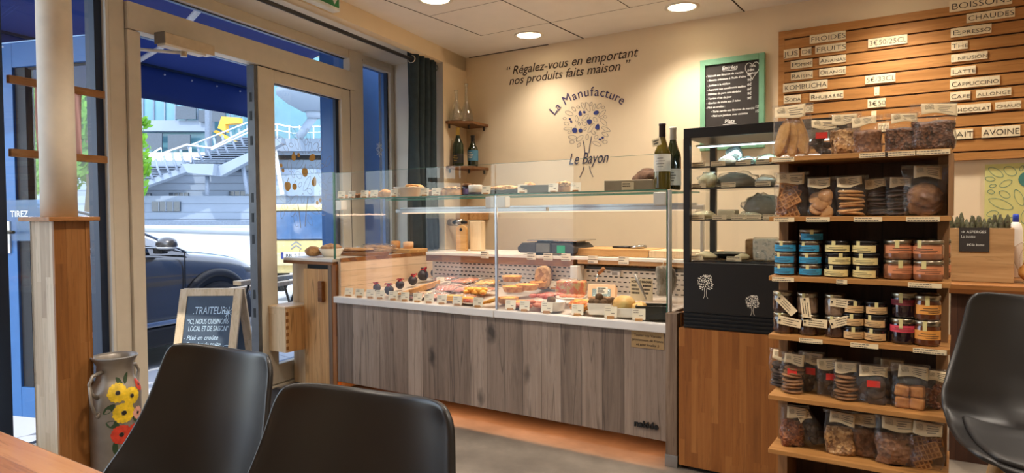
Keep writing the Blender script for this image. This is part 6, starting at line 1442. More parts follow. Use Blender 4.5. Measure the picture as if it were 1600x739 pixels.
for k in range(16):
    a = k * 2.4; z = .188 + .0034 * k; R_ = .0105 * (1 - max(0, k - 7) / 14); c, s = math.cos(a), math.sin(a)
    m_.add([V((c * R_ * .7 - s * .005, s * R_ * .7 + c * .005, z)), V((c * R_ * .7 + s * .005, s * R_ * .7 - c * .005, z)), V((c * R_ * 1.35, s * R_ * 1.35, z + .014))], [(0, 1, 2)])
m_.build('tip', 'asparagus_tip', asp, local=True)
k_ = 0; AL = ['asparagus spear standing in the pale wooden crate']
for row, yy in enumerate((3.905, 3.945, 3.99, 4.04)):
    for i in range(11):
        x = X0 + .026 + i * .0222 + rng.uniform(-.004, .004); y = yy + rng.uniform(-.008, .008)
        o = place(asp, USED, (x, y, .836 + rng.uniform(.0, .03)), rng.uniform(0, 6), AL[0], 'asparagus spears in the wooden crate', rng.uniform(.98, 1.14))
bb_ = thing('bread_bag', 'clear bag of golden buns beside the asparagus crate', 'bread bag', (.33, 3.93, .8225))
mottled('bun_gold', [(166, 104, 44), (204, 146, 74), (222, 176, 112)], 14, .5, .15)
for i, (x, y, z, R_) in enumerate(((.285, 3.90, .872, .055), (.39, 3.92, .872, .055), (.33, 3.93, .96, .058), (.30, 3.97, .90, .05))): MB().blob((x, y, z), (R_, R_, R_ * .85), .1, i, 3).build('bun', 'bun_gold', bb_)
MB().blob((.335, 3.925, .93), (.118, .095, .125), .28, 4, 4, 1.6, flat=-.85).build('film', 'film', bb_)
MB().lathe([(.02, 1.02), (.012, 1.045), (.03, 1.075)], 14, (.335, 3.925, 0), caps=False).build('bag_neck', 'film', bb_)
sb = thing('soap_bottle', 'white bottle with a blue cap behind the asparagus crate', 'bottle', (.235, 4.2, .8225))
MB().lathe([(.028, .823), (.03, .83), (.03, 1.06), (.022, 1.09), (.012, 1.10)], 24, (.235, 4.2, 0)).build('body', 'white_plastic', sb)
MB().lathe([(.013, 1.10), (.013, 1.135), (.009, 1.14)], 20, (.235, 4.2, 0)).build('cap', plain('cap_blue', (40, 70, 190), .4), sb)
# ------------------------------------------------------------------ things on and in the deli counter
plain('meat_pink', (214, 124, 84), .35, var=.15, scale=30, coat=.3); mottled('meat_marbled', [(160, 56, 44), (198, 100, 80), (226, 172, 148)], 20, .35, .2, coat=.3); mottled('sausage_tan', [(150, 92, 48), (190, 132, 78), (214, 166, 112)], 40, .6, .6)
mottled('quiche', [(190, 96, 30), (232, 156, 56), (244, 196, 96), (206, 92, 44)], 26, .5, .4); mottled('pastry', [(166, 100, 46), (206, 144, 78), (226, 178, 112)], 30, .6, .5); mottled('crumble', [(176, 124, 70), (212, 166, 104), (230, 194, 136)], 60, .8, 1.0, voro=True)
mottled('bread_crumb', [(140, 100, 66), (184, 144, 100), (206, 170, 126)], 50, .8, .6, voro=True); mottled('falafel', [(62, 42, 26), (98, 70, 42), (120, 92, 54)], 50, .8, .8); mottled('carrot_mix', [(196, 92, 30), (232, 140, 52), (244, 172, 84)], 40, .5, .9, voro=True)
mottled('terrine', [(150, 132, 74), (190, 168, 104), (206, 92, 60), (168, 142, 84)], 26, .4, .3, coat=.4); mottled('salami_mould', [(120, 112, 100), (158, 150, 136), (182, 176, 164)], 30, .8, .5); mottled('ham_net', [(140, 96, 78), (180, 136, 112), (204, 172, 150)], 24, .6, .6)
plain('fig_dark', (52, 46, 54), .5, var=.15); plain('ribbon_red', (190, 30, 52), .4); plain('cheese_yellow', (236, 178, 84), .45, var=.06); plain('box_salmon', (238, 190, 146), .6, var=.02); plain('porcelain', (236, 228, 214), .2, coat=.5, var=.01); plain('tray_black', (26, 30, 26), .35); plain('tray_grey', (118, 116, 106), .4, metal=.3); plain('dough_green', (198, 178, 116), .6); mottled('bun_top', [(186, 130, 62), (214, 170, 100), (206, 188, 118)], 12, .5, .2)
plain('label_violet', (120, 104, 150), .6); plain('scale_dark', (56, 54, 54), .45); plain('scale_screen', (112, 112, 104), .2); plain('scale_green', (30, 168, 118), .5)
def ondeck(px, py):
    d = ray(px, py); t = (DK(3.0) - CAMH + (0 - 3.0) * .10) / (d.z - d.y * .10); p = EYE + d * t
    return p if p.y > 3.095 else ony(px, py, 3.095)
def dk(p): return V((p.x, p.y, DK(p.y) + .0012))
# price tags on little wooden feet
def tag_proto(w=.058, h=.050):
    t = thing('price_tag', 'tag', 'price tag', (0, 0, 0))
    MB().box(-.016, .016, -.012, .010, 0, .012).build('foot', 'tray_wood', t, local=True, bevel=.001)
    T = Matrix.Translation(V((0, -.004, .005))) @ Matrix.Rotation(PI / 2 - .22, 4, 'X')
    c = MB().box(-w / 2, w / 2, 0, h, 0, .001, 0, T).build('card', 'paper', t, local=True)
    q = scribble(MB(), T @ Matrix.Translation(V((-w / 2 + .004, h * .55, .001))), w * .6, h * .38, 2, seed=3, fill=.26); scribble(q, T @ Matrix.Translation(V((w * .02, h * .28, .001))), w * .42, h * .2, 1, seed=4, fill=.42)
    q.build('print', 'print_grey', c, local=True)
    return t
tp = tag_proto(); ORDN = ['first', 'second', 'third', 'fourth', 'fifth', 'sixth', 'seventh', 'eighth', 'ninth', 'tenth', 'eleventh', 'twelfth', 'thirteenth', 'fourteenth', 'fifteenth', 'sixteenth', 'seventeenth', 'eighteenth']
def ptag(px, y, z, label, group, sc=1.0, rz=None):
    x = ony(px, 400, y).x; return place(tp, USED, (x, y, z), math.radians(16) + rng.uniform(-.12, .12) if rz is None else rz, label, group, sc)
for i, px in enumerate((544, 561, 578, 593, 613.5, 632, 651.5, 669.5, 689.5, 714, 746, 797, 819, 854, 902, 954, 998)):
    ptag(px, 3.008 - (.0 if i > 3 else -.0), SILL1 + .0006, 'white price tag on a wooden foot, %s along the sill from the pine cabinet' % ORDN[i], 'price tags along the counter sill', 1.0 if i < 13 else 1.06)
for i, px in enumerate((535, 551, 571, 586, 617, 664.5, 682.5, 760.5, 817, 865, 900)):
    ptag(px, 3.035, TOPZ + .0048, 'white price tag on the upper glass shelf, %s from the glass door' % ORDN[i], 'price tags on the upper glass shelf', .9)
# fig balls with red ribbons
fb = thing('ribboned_fig_ball', 'fig', 'confectionery', (0, 0, 0))
MB().blob((0, 0, .031), (.030, .030, .031), .06, 2, 3, flat=-.95).lathe([(.013, .056), (.009, .066), (.014, .074)], 14).build('body', 'fig_dark', fb, local=True)
m_ = MB().tube([(.011 * math.cos(a), .011 * math.sin(a), .064) for a in [2 * PI * i / 16 for i in range(16)]], .003, 6, closed=True)
for s_ in (-1, 1): m_.tube([(0, -.011, .064), (s_ * .016, -.016, .076), (s_ * .026, -.014, .070), (s_ * .014, -.014, .064), (0, -.011, .064)], .003, 6).tube([(0, -.012, .064), (s_ * .01, -.018, .05)], .0026, 6)
m_.build('ribbon', 'ribbon_red', fb, local=True)
for i, (px, py, sc) in enumerate(((589, 459, .85), (608, 464, 1.0), (625, 455, .95), (645, 449, 1.05), (661, 442, 1.25), (679, 436, .95))):
    p = dk(ondeck(px, py - 3)); place(fb, USED, p, i * .5, 'dark fig ball tied with red ribbon, %s from the pine cabinet' % ORDN[i], 'ribboned fig balls in the counter', sc)
wt = thing('wooden_tray', 'long wooden serving tray behind the sill tags near the fig balls', 'tray', dk(ondeck(690, 452)).to_tuple())
a = dk(ondeck(640, 462)); b2 = dk(ondeck(704, 440)); d_ = (b2 - a).normalized(); n_ = V((d_.y, -d_.x, 0)).normalized()
TW = frame(a, d_, n_.cross(d_) if n_.cross(d_).z > 0 else d_.cross(n_)); L = (b2 - a).length
MB().box(0, L, .0, .034, -.006, .006, 0, TW).build('side', 'tray_wood', wt, bevel=.002)
MB().box(0, L, .0, .008, -.10, .0, 0, TW).build('bottom', 'tray_wood', wt)
# vacuum packs of sliced meat
def pack(label, px, py, w, l, mt, seed, h=.016, lift=0, tilt=.25, cat='meat pack', group='packs of cold meat in the counter'):
    p = dk(ondeck(px, py)); p.z += lift; r = random.Random(seed); Tm = Matrix.Translation(p) @ Matrix.Rotation(r.uniform(-.6, .6), 4, 'Z') @ Matrix.Rotation(tilt * .6, 4, 'X')
    t = thing('meat_pack', label, cat, mat=Tm, group=group)
    for k in range(5):
        m_ = MB(); cx, cy = (-.5 + .25 * k) * w * .55, r.uniform(-.1, .1) * l
        m_.grid(lambda u, v: V((cx + w * .30 * (u - .5) * 1.5, cy + l * .80 * (v - .5), h * (.25 + .13 * k) + .006 * noise.noise(V((u * 3 + k, v * 3, seed))))), 9, 9); m_.build('slice', mt, t, local=True, solid=.0035)
    MB().grid(lambda u, v: V(((u - .5) * w * 1.12, (v - .5) * l * 1.15, h * 1.25 * (1 - (abs(u - .5) * 2) ** 4) * (1 - (abs(v - .5) * 2) ** 4) + .001 + .006 * noise.noise(V((u * 7, v * 7, seed)))  + .006)), 22, 22).build('film', 'pack_film', t, local=True)
    return t
pack('flat pink ham pack at the front by the fig ball tray', 682, 464, .16, .12, 'meat_pink', 1)
pack('wide pink ham pack in a shiny pouch beside the wooden tray', 706, 454, .20, .15, 'meat_marbled', 2, lift=.012)
pack('pink ham pack lying on the other pouches in the middle of the first bay', 726, 447, .20, .14, 'meat_pink', 3, lift=.030)
pack('shiny pouch of pale ham near the centre profile', 752, 458, .18, .14, 'meat_pink', 4, lift=.010)
pack('pouch of yellow cheese slices against the centre profile', 760, 450, .14, .12, 'cheese_yellow', 5, lift=.026)
pack('pouch of marbled meat behind the stuffed orange plate', 732, 461, .16, .12, 'meat_marbled', 6, lift=.026)
def food(nm, label, cat, px, py, fn, lift=0, group=None):
    p = dk(ondeck(px, py)); p.z += lift; t = thing(nm, label, cat, p.to_tuple(), math.radians(18), group); fn(t); return t
def f_cheese(t):
    for k in range(3): MB().box(-.05 + .012 * k, .04 + .012 * k, -.035, .035, .0005 + .011 * k, .011 + .011 * k).build('slab', 'cheese_yellow', t, local=True, bevel=.003)
food('cheese_slices', 'stack of orange yellow cheese slabs behind the sill tags', 'cheese', 706, 470, f_cheese)
def f_plate(t):
    MB().lathe([(.001, .001), (.05, .002), (.062, .010)], 28).build('plate', 'porcelain', t, local=True)
    for k in range(9): a = k * .7; MB().blob((.036 * math.cos(a), .030 * math.sin(a), .018), (.020, .014, .012), .2, k, 2).build('meat_roll', 'meat_marbled', t, local=True)
    MB().blob((0, 0, .024), (.028, .024, .013), .1, 3, 3).build('centre_slice', 'cheese_yellow', t, local=True)
food('meat_plate', 'plate of red meat rolls round a yellow slice near the centre profile', 'plate of food', 738, 475, f_plate)
def f_puffs(t):
    for k in range(7): MB().tube([(-.04 + .012 * k, -.02 + .006 * (k % 3), .010 + .004 * k), (-.02 + .012 * k, .0, .016 + .004 * k), (.0 + .010 * k, .02, .012 + .004 * k)], [.006, .010, .006], 8).build('twist', 'quiche', t, local=True)
food('cheese_twists', 'heap of golden cheese twists against the centre profile', 'pastry', 765, 482, f_puffs)
def f_saus(t):
    for k in range(5): MB().blob((-.055 + .03 * k, 0, .024), (.022, .022, .022), .18, k, 3).build('segment', 'sausage_tan', t, local=True)
food('nut_sausage', 'knobbly tan cured sausage at the back of the first bay', 'sausage', 752, 432, f_saus)
food('nut_sausage', 'knobbly tan cured sausage lying behind the others by the perforated panel', 'sausage', 738, 427, f_saus, .0)
def f_block(mt, w, d, h, bv=.006): return lambda t: MB().box(-w, w, -d, d, .0005, h).build('block', mt, t, local=True, bevel=bv)
food('pate_block', 'square block of tan pate in the first bay beside the centre profile', 'pate', 747, 442, f_block('sausage_tan', .034, .03, .036)); food('pate_block', 'second tan pate block touching the centre profile', 'pate', 766, 445, f_block('pastry', .034, .03, .036)); food('meat_block', 'dark red cured meat block at the back of the first bay', 'cured meat', 718, 439, f_block('meat_marbled', .06, .02, .022))
for i, (px, py, sc) in enumerate(((688, 446, 1.0), (706, 437, 1.4), (727, 431, 1.35), (698, 451, .9), (888.5, 462, 1.75), (865, 452, .9))):
    p = dk(ondeck(px, py)); place(tp, USED, p, math.radians(16), ('price tag beside the last fig ball', 'large price tag in front of the dark cured meat', 'large price tag beside the knobbly sausages', 'price tag standing on the wooden tray', 'largest price tag, leaning on the vegetable terrine', 'small price tag before the seeded loaf')[i], 'price tags among the food', sc)
pack('flat pouch of pale pink ham right behind the middle sill tags', 655, 465, .13, .11, 'meat_pink', 7)
pack('pouch of marbled meat lying behind the wooden tray', 700, 440, .19, .14, 'meat_marbled', 8, lift=.02)
pack('pouch of pink ham against the sausages at the back of the first bay', 745, 436, .17, .13, 'meat_pink', 9, lift=.02)
pack('pouch of pale ham in front of the centre profile behind the last tag', 722, 468, .15, .11, 'meat_pink', 10)
food('cheese_slices', 'second stack of orange yellow cheese slabs nearer the meat plate', 'cheese', 722, 478, f_cheese)
food('round_plate', 'white plate of pale slices between the wooden tray and the tags', 'plate', 662, 462, lambda t: (MB().lathe([(.001, .001), (.05, .001), (.07, .012), (.068, .014), (.05, .004)], 32, caps=False).build('plate', 'porcelain', t, local=True), [MB().blob((-.03 + .02 * k, .01 * (k % 2), .014), (.024, .026, .010), .2, k, 2).build('slice', 'box_salmon', t, local=True) for k in range(4)]))
food('pastry_heap', 'heap of golden puff pastries behind the cheese slabs', 'pastry', 742, 464, lambda t: [MB().blob((-.05 + .025 * (k % 5), .02 * (k // 5), .016 + .014 * (k % 2)), (.024, .020, .016), .25, k, 2).build('puff', 'quiche', t, local=True) for k in range(10)], .012)
# second bay
def f_quiche(R_): return lambda t: (MB().lathe([(.001, .001), (R_ * .85, .001), (R_, .028), (R_ * 1.02, .034), (R_ * .93, .034), (R_ * .9, .026)], 28, caps=False).build('crust', 'pastry', t, local=True), MB().lathe([(R_ * .92, .027), (R_ * .6, .031), (.001, .034)], 28).build('filling', 'quiche', t, local=True))
for i, (px, py, l) in enumerate(((794, 474, .0), (803, 464, .03), (824, 462, .034), (800, 455, .06), (841, 456, .028), (808, 485, .0))):
    food('quiche', ('quiche at the foot of the centre profile', 'quiche on the second layer beside the centre profile', 'tilted golden quiche in front of the seeded loaf', 'topmost quiche of the pile by the centre profile', 'small yellow quiche touching the seeded loaf', 'quiche just behind the sill tags')[i], 'quiche', px, py, f_quiche((.06, .068, .068, .062, .052, .058)[i]), l, 'golden quiches')
def f_heap(mt, n, R_, seed):
    def g(t):
        r = random.Random(seed)
        for k in range(n): a = r.uniform(0, 2 * PI); q = R_ * r.random() ** .5; MB().blob((q * math.cos(a), q * .7 * math.sin(a), .012 + .026 * (1 - q / R_) * r.random()), (.028, .020, .013), .25, k + seed, 2).build('piece', mt, t, local=True)
    return g
food('meat_heap', 'heap of salmon pink meat slices in the second bay', 'cold meat', 838, 482, f_heap('meat_pink', 22, .105, 4), .005); food('meat_heap', 'heap of reddish meat slices behind the first white bowl', 'cold meat', 858, 470, f_heap('meat_marbled', 18, .095, 9), .012)
def f_loaf(t):
    MB().prism([(.046 * math.cos(a) * (1.0 if math.sin(a) < 0 else 1.05), .072 + (.072 if math.sin(a) > 0 else .070) * math.copysign(abs(math.sin(a)) ** .6, math.sin(a))) for a in [2 * PI * i / 28 for i in range(28)]], -.05, .06, 'Y').build('loaf', 'bread_crumb', t, local=True, bevel=.006)
food('seeded_loaf', 'cut seeded loaf standing before the perforated panel', 'bread', 850, 452, f_loaf); food('seeded_loaf', 'smaller bagged seeded loaf beside the standing cut one', 'bread', 827, 444, lambda t: (MB().blob((0, 0, .05), (.035, .06, .048), .15, 3, 3, flat=-.95).build('loaf', 'bread_crumb', t, local=True), MB().blob((0, 0, .053), (.042, .07, .056), .4, 5, 3, 2.0, flat=-.9).build('film', 'film_thin', t, local=True)))
food('bread_pack', 'film wrapped dark bread beside the centre profile', 'bread', 795, 440, lambda t: (MB().box(-.045, .045, -.03, .03, .001, .07).build('bread', 'crust', t, local=True, bevel=.008), MB().blob((0, 0, .04), (.056, .045, .045), .35, 7, 3, 2.0, flat=-.85).build('film', 'film_thin', t, local=True)))
food('terrine', 'vegetable terrine block in film beside the largest tag', 'terrine', 893, 462, lambda t: (MB().box(-.085, .085, -.04, .045, .001, .085).build('block', 'terrine', t, local=True, bevel=.008), MB().blob((0, 0, .046), (.098, .058, .052), .3, 7, 3, 2.0, flat=-.85).build('film', 'film_thin', t, local=True)))
kn = thing('spreading_knife', 'wooden handled knife standing in the terrine dish', 'knife', dk(ondeck(934, 445)).to_tuple())
p0 = ony(931, 440, 3.42); p1 = ony(935, 428, 3.42); p2 = ony(944, 399 + 20, 3.42)
MB().tube([p0, p1], [.008, .006], 8).build('blade', 'steel', kn); MB().tube([p1, (p1 + p2) / 2, p2], [.008, .0105, .011], 12).build('handle', 'worktop_oak', kn)
def f_dish(R_, h): return lambda t: MB().lathe([(R_ * .72, 0), (R_ * .76, .002), (R_ * .97, h * .9), (R_, h), (R_ * .96, h), (R_ * .72, .008), (.001, .008)], 32).build('dish', 'porcelain', t, local=True)
def f_rect(w, d, h, mt='porcelain'):
    def g(t):
        m_ = MB(); o = [(-w, -d), (w, -d), (w, d), (-w, d)]; k = .86
        vs = [V((x * k, y * k, .0005)) for x, y in o] + [V((x, y, h)) for x, y in o] + [V((x * .94, y * .92, h)) for x, y in o] + [V((x * k * .94, y * k * .92, .006)) for x, y in o]
        fs = [(3, 2, 1, 0), (12, 13, 14, 15)]
        for a in range(3):
            for i in range(4): j = (i + 1) % 4; fs.append((a * 4 + i, a * 4 + j, a * 4 + 4 + j, a * 4 + 4 + i))
        m_.add(vs, fs); m_.build('dish', mt, t, local=True, bevel=.003)
    return g
food('white_bowl', 'round white bowl behind the third sill tag of the second bay', 'bowl', 867, 497, f_dish(.062, .05))
food('meat_ball', 'single dark round meatball in the first white bowl', 'meatball', 862, 497, lambda t: MB().blob((0, -.005, .052), (.024, .024, .022), .06, 1, 3).build('ball', 'falafel', t, local=True))
food('round_plate', 'white plate of pink slices behind the first white bowl', 'plate', 892, 475, lambda t: (MB().lathe([(.001, .001), (.06, .001), (.085, .014), (.083, .016), (.06, .004)], 32, caps=False).build('plate', 'porcelain', t, local=True), [MB().blob((-.04 + .03 * k, .0, .018), (.026, .03, .010), .2, k, 2).build('slice', 'meat_pink', t, local=True) for k in range(4)]), .025)
food('glass_bowl', 'clear bowl heaped with orange grated carrot', 'bowl of salad', 907, 496, lambda t: (MB().lathe([(.04, 0), (.062, .045), (.064, .048)], 28, caps=False).lathe([(.001, .002), (.04, .002)], 28).build('bowl', 'glass_clear', t, local=True), MB().blob((0, 0, .036), (.058, .058, .032), .3, 4, 4, 5).build('salad', 'carrot_mix', t, local=True)))
food('salmon_box', 'open salmon coloured carton with a clear window and label', 'carton', 941, 472, lambda t: (MB().box(-.075, .075, -.045, .05, .0, .075, 0, Matrix.Rotation(-.35, 4, 'X')).build('carton', 'box_salmon', t, local=True, bevel=.003), MB().box(-.05, .05, -.047, -.045, .008, .05, 0, Matrix.Rotation(-.35, 4, 'X')).build('window', 'foil', t, local=True), MB().box(-.026, .034, -.0485, -.0475, .022, .060, 0, Matrix.Rotation(-.35, 4, 'X')).build('label', 'paper', t, local=True), scribble(MB(), Matrix.Rotation(-.35, 4, 'X') @ frame((-.022, -.0487, .026), (1, 0, 0), (0, 0, 1)), .05, .03, 3, seed=6).build('print', 'print_dark', t, local=True)), .012)
bw_ = food('white_dish', 'square white dish piled with dark round bites', 'dish', 938, 501, f_rect(.060, .05, .058))
q_ = dk(ondeck(938, 501)); r_ = random.Random(2)
for i, (dx, dy, dz) in enumerate(((-.036, -.02, .062), (-.006, -.024, .060), (.028, -.02, .062), (-.02, .012, .064), (.014, .012, .066), (.042, .01, .064), (-.004, -.004, .088), (.05, .034, .066))):
    t = thing('falafel_ball', ('dark bite at the front corner of the square dish by the carrot bowl', 'dark bite at the front middle of the square dish', 'dark bite at the front corner of the square dish by the bun dish', 'dark bite in the second row behind the front corner one', 'dark bite in the second row middle of the square dish', 'dark bite at the side of the square dish by the buns', 'dark bite on top of the pile in the square dish', 'dark bite at the back of the square dish')[i], 'savoury bite', (q_.x + dx, q_.y + dy, q_.z + dz - .02), 0, 'dark round bites in the square dish')
    MB().blob((0, 0, .018), (.021, .021, .020), .08, i, 3).build('ball', 'falafel', t, local=True)
food('bun_dish', 'long white dish holding round golden buns', 'dish', 983, 505, f_rect(.088, .055, .046))
q_ = dk(ondeck(983, 505))
for i, (dx, dy, R_, n_) in enumerate(((-.025, -.005, .056, 'large domed golden bun in the long white dish'), (.052, -.012, .032, 'small golden bun at the front of the long white dish'), (.045, .03, .034, 'small golden bun at the back of the long white dish'))):
    t = thing('golden_bun', n_, 'bun', (q_.x + dx, q_.y + dy, q_.z + .028), 0, 'golden buns in the white dish'); MB().blob((0, 0, R_ * .62), (R_, R_, R_ * .72), .05, i, 4, flat=-.8).build('bun', 'bun_top', t, local=True)
food('black_tray', 'deep black tray at the corner of the case beside the fridge', 'tray', 1022, 512, f_rect(.085, .06, .066, 'tray_black'))
sgn = thing('ham_sign', 'cream price sign with two columns standing before the netted ham', 'sign', dk(ondeck(1003, 475)).to_tuple())
T_ = WALLF(ony(985, 463, 3.40).x, 3.40, ony(985, 463, 3.40).z); w_ = ony(1020, 463, 3.40).x - ony(985, 463, 3.40).x; h_ = .098
MB().box(0, w_, -.02, h_, 0, .0015, 0, T_).build('card', 'paper_cream', sgn)
text('NOIR DE BIGORRE', .017, 'print_dark', T_ @ Matrix.Translation(V((w_ * .05, h_ - .022, .002))), sgn, 'lettering', 'LEFT', 0, .0004, w_ * .9)
scribble(scribble(MB(), T_ @ Matrix.Translation(V((w_ * .04, .01, .0016))), w_ * .4, h_ * .6, 3, seed=1), T_ @ Matrix.Translation(V((w_ * .55, .01, .0016))), w_ * .4, h_ * .6, 3, seed=2).build('print', 'print_dark', sgn)
kn = thing('serving_knife', 'long grey bladed knife leaning across the ham sign', 'knife', dk(ondeck(1008, 470)).to_tuple())
MB().tube([ony(992, 428, 3.34), ony(1001, 448, 3.34), ony(1010, 468, 3.34)], [.009, .008, .004], 8).build('blade', 'zinc', kn)
food('netted_ham', 'netted cured ham at the back of the second bay', 'ham', 1006, 446, lambda t: (MB().blob((0, 0, .055), (.085, .06, .055), .12, 3, 4, 1.4).build('ham', 'ham_net', t, local=True), MB().lathe([(.045, .0), (.036, .012), (.001, .016)], 20, T=Matrix.Translation(V((.0, -.055, .06))) @ Matrix.Rotation(PI / 2, 4, 'X')).build('cut_face', 'meat_marbled', t, local=True)), .03)
sm = thing('cured_sausage', 'bunch of grey mould coated sausages hanging at the corner of the case', 'sausage', ony(1032, 450, 3.40).to_tuple())
for k in range(5):
    x = ony(1028 + 4 * k, 430, 3.40 + .012 * k); MB().tube([V((x.x + .018 * math.sin(s * 3), 3.40 + .014 * k + .012 * math.cos(s * 4 + k), .80 + .155 * (s - .5) + .0)) for s in [i / 12 for i in range(13)]], [.010 + .012 * math.sin(PI * i / 12) ** .5 + .003 * math.sin(i * 2.1) for i in range(13)], 10).build('link', 'salami_mould', sm)
MB().tube([(ony(1034, 430, 3.42).x, 3.43, .865), (ony(1034, 430, 3.42).x, 3.45, .90), (ony(1034, 430, 3.42).x, 3.60, .907)], .003, 6).build('string', 'paper_cream', sm)
# price slips on the worktop edge
for i, px in enumerate((757, 830, 856, 884, 926, 974)): slip(dc_, ony(px, 405, CB - .04).x, CB - .037, .876 if i < 4 else .868, .064, .044, i + 40, 'edge_price_card', 'paper', 3)
# upper glass shelf
TS = TOPZ + .0048
def up(nm, label, cat, px, y, fn, group=None):
    x = ony(px, 300, y).x; t = thing(nm, label, cat, (x, y, TS), math.radians(14), group); fn(t); return t
f_blobs = lambda mt, n, R_, s, seed: (lambda t: [MB().blob(((k - (n - 1) / 2) * R_ * 1.5, .004 * (k % 2), R_ * .7), (R_, R_ * .9, R_ * .72), .25, seed + k, 3, 2, flat=-.9).build('pastry', mt, t, local=True) for k in range(n)])
up('chocolate_pastry', 'small brown pastries between the second and third shelf tags', 'pastry', 560, 3.10, f_blobs('cookie_brown', 2, .026, 0, 3)); up('golden_pastry', 'small golden pastry behind the fourth shelf tag', 'pastry', 581, 3.10, f_blobs('pastry', 1, .032, 0, 6)); up('croissant', 'brown croissant between the fourth and fifth shelf tags', 'pastry', 603, 3.09, lambda t: MB().tube([(-.06, .012, .016), (-.035, -.004, .024), (0, -.01, .030), (.035, -.004, .024), (.06, .012, .016)], [.008, .020, .027, .020, .008], 12).build('croissant', 'pastry', t, local=True)); up('small_pastry', 'pale little pastries behind the first shelf tags', 'pastry', 543, 3.12, f_blobs('pastry', 2, .02, 0, 11))
up('cookie_bowl', 'white oval bowl heaped with cookies on the upper glass shelf', 'bowl', 640, 3.14, lambda t: (MB().lathe([(.055, 0), (.06, .002), (.098, .058), (.100, .062), (.095, .062), (.055, .006), (.001, .006)], 36).build('bowl', 'porcelain', t, local=True)))
x_ = ony(643, 300, 3.14).x
for i, (dx, dy, dz, a) in enumerate(((-.03, .0, .060, .3), (.02, -.01, .062, -.2), (.0, .03, .064, .1), (.03, .02, .068, .4), (.005, .0, .079, -.1))):
    t = thing('cookie', ('cookie lying in the white bowl nearest the door', 'cookie at the front of the white bowl', 'cookie at the back of the white bowl', 'cookie in the white bowl nearest the tags', 'topmost cookie on the heap in the white bowl')[i], 'cookie', (x_ + dx, 3.14 + dy, TS + dz - .014), 0, 'cookies in the white bowl'); q = MB(); disc(q, Matrix.Rotation(a, 4, 'X') @ Matrix.Rotation(a * .7, 4, 'Y'), .042, .012, i); q.build('cookie_body', 'cookie_tan', t, local=True)
up('crumb_slice', 'crumbly brown cake behind the two tags by the white bowl', 'cake', 680, 3.13, f_blobs('cookie_brown', 2, .03, 0, 15))
up('crumb_cake', 'round crumble topped cake between the bowl and the dark jar', 'cake', 708, 3.12, lambda t: (MB().lathe([(.058, 0), (.062, .003), (.063, .036), (.05, .044), (.001, .046)], 28).build('cake', 'pastry', t, local=True), MB().blob((0, 0, .042), (.06, .06, .012), .5, 3, 4, 6).build('crumble', 'crumble', t, local=True)))
up('dark_jar', 'small dark jar with violet label on the upper glass shelf', 'jar', 730, 3.15, lambda t: (MB().lathe([(.026, 0), (.028, .003), (.028, .052), (.024, .06)], 24).build('jar_body', 'jar_plum', t, local=True), MB().lathe([(.026, .058), (.027, .062), (.027, .072), (.001, .073)], 24).build('lid', 'cookie_brown', t, local=True), MB().lathe([(.0285, .01), (.0285, .042)], 24, caps=False).build('label', 'label_violet', t, local=True)))
up('cream_pot', 'cream coloured pot with a dark base on the upper glass shelf', 'pot', 743, 3.12, lambda t: (MB().lathe([(.040, 0), (.041, .002), (.041, .018)], 28).build('base', 'fig_dark', t, local=True), MB().lathe([(.041, .018), (.041, .056), (.037, .060), (.001, .060)], 28).build('pot', 'porcelain', t, local=True)))
up('crumble_loaf', 'long crumble loaf in a dark baking mould on the upper glass shelf', 'cake', 788, 3.13, lambda t: (MB().box(-.105, .105, -.035, .035, .0, .028).build('mould', 'tray_black', t, local=True, bevel=.004), MB().blob((0, 0, .032), (.100, .033, .020), .3, 4, 4, 6).build('crumble', 'crumble', t, local=True)))
up('grey_tray', 'grey metal tray with a pastry inside on the upper glass shelf', 'tray', 841, 3.10, lambda t: (f_rect(.085, .05, .044, 'tray_grey')(t), MB().blob((-.05, .0, .040), (.036, .03, .022), .3, 4, 3, 4).build('pastry', 'pastry', t, local=True)))
up('crumb_cake', 'tall crumble cake between the last two shelf tags', 'cake', 882, 3.10, lambda t: (MB().box(-.042, .042, -.035, .035, .0, .034).build('cake', 'pastry', t, local=True, bevel=.006), MB().blob((0, 0, .040), (.045, .038, .018), .5, 8, 4, 6).build('crumble', 'crumble', t, local=True)))
up('grey_box', 'low taupe box with a price card near the wine bottles', 'box', 985, 3.16, lambda t: (MB().box(-.12, .12, -.06, .06, .0, .055).build('box_body', plain('taupe', (150, 136, 112), .5), t, local=True, bevel=.003), MB().box(-.032, .028, -.064, -.062, .006, .044).build('price_card', 'paper_cream', t, local=True), scribble(MB(), frame((-.03, -.0642, .018), (1, 0, 0), (0, 0, 1)), .05, .022, 2, seed=12).build('print', 'print_dark', t, local=True)))
x_ = ony(1010, 270, 3.30).x; t = thing('dark_loaf', 'dark rough country loaf behind the wine bottles', 'bread', (x_, 3.32, TS)); MB().blob((0, 0, .055), (.085, .07, .068), .25, 4, 4, 1.6, flat=-.8).build('loaf', mottled('rye_crust', [(52, 34, 26), (84, 58, 42), (108, 80, 60)], 40, .9, .8), t, local=True)
plain('label_white', (226, 220, 206), .6); plain('foil_bordeaux', (40, 20, 22), .4)
p = ony(1035, 293, 3.12); wb_ = bottle('wine_bottle', 'white wine bottle with cream label and a paper neck tag', (p.x, 3.12, TS), .040, .317, .014, 'glass_bottle_white', 'foil_bordeaux', 'label_white', (.28, .54), 'zinc')
T_ = frame((-.034, -.032, .205), (.94, -.25, .2), (-.25, .1, .95)); MB().box(0, .05, 0, .036, 0, .001, 0, T_).build('neck_tag', 'paper_cream', wb_, local=True); scribble(MB(), T_ @ Matrix.Translation(V((.006, .006, .001))), .036, .024, 2, seed=2).build('print', 'print_dark', wb_, local=True)
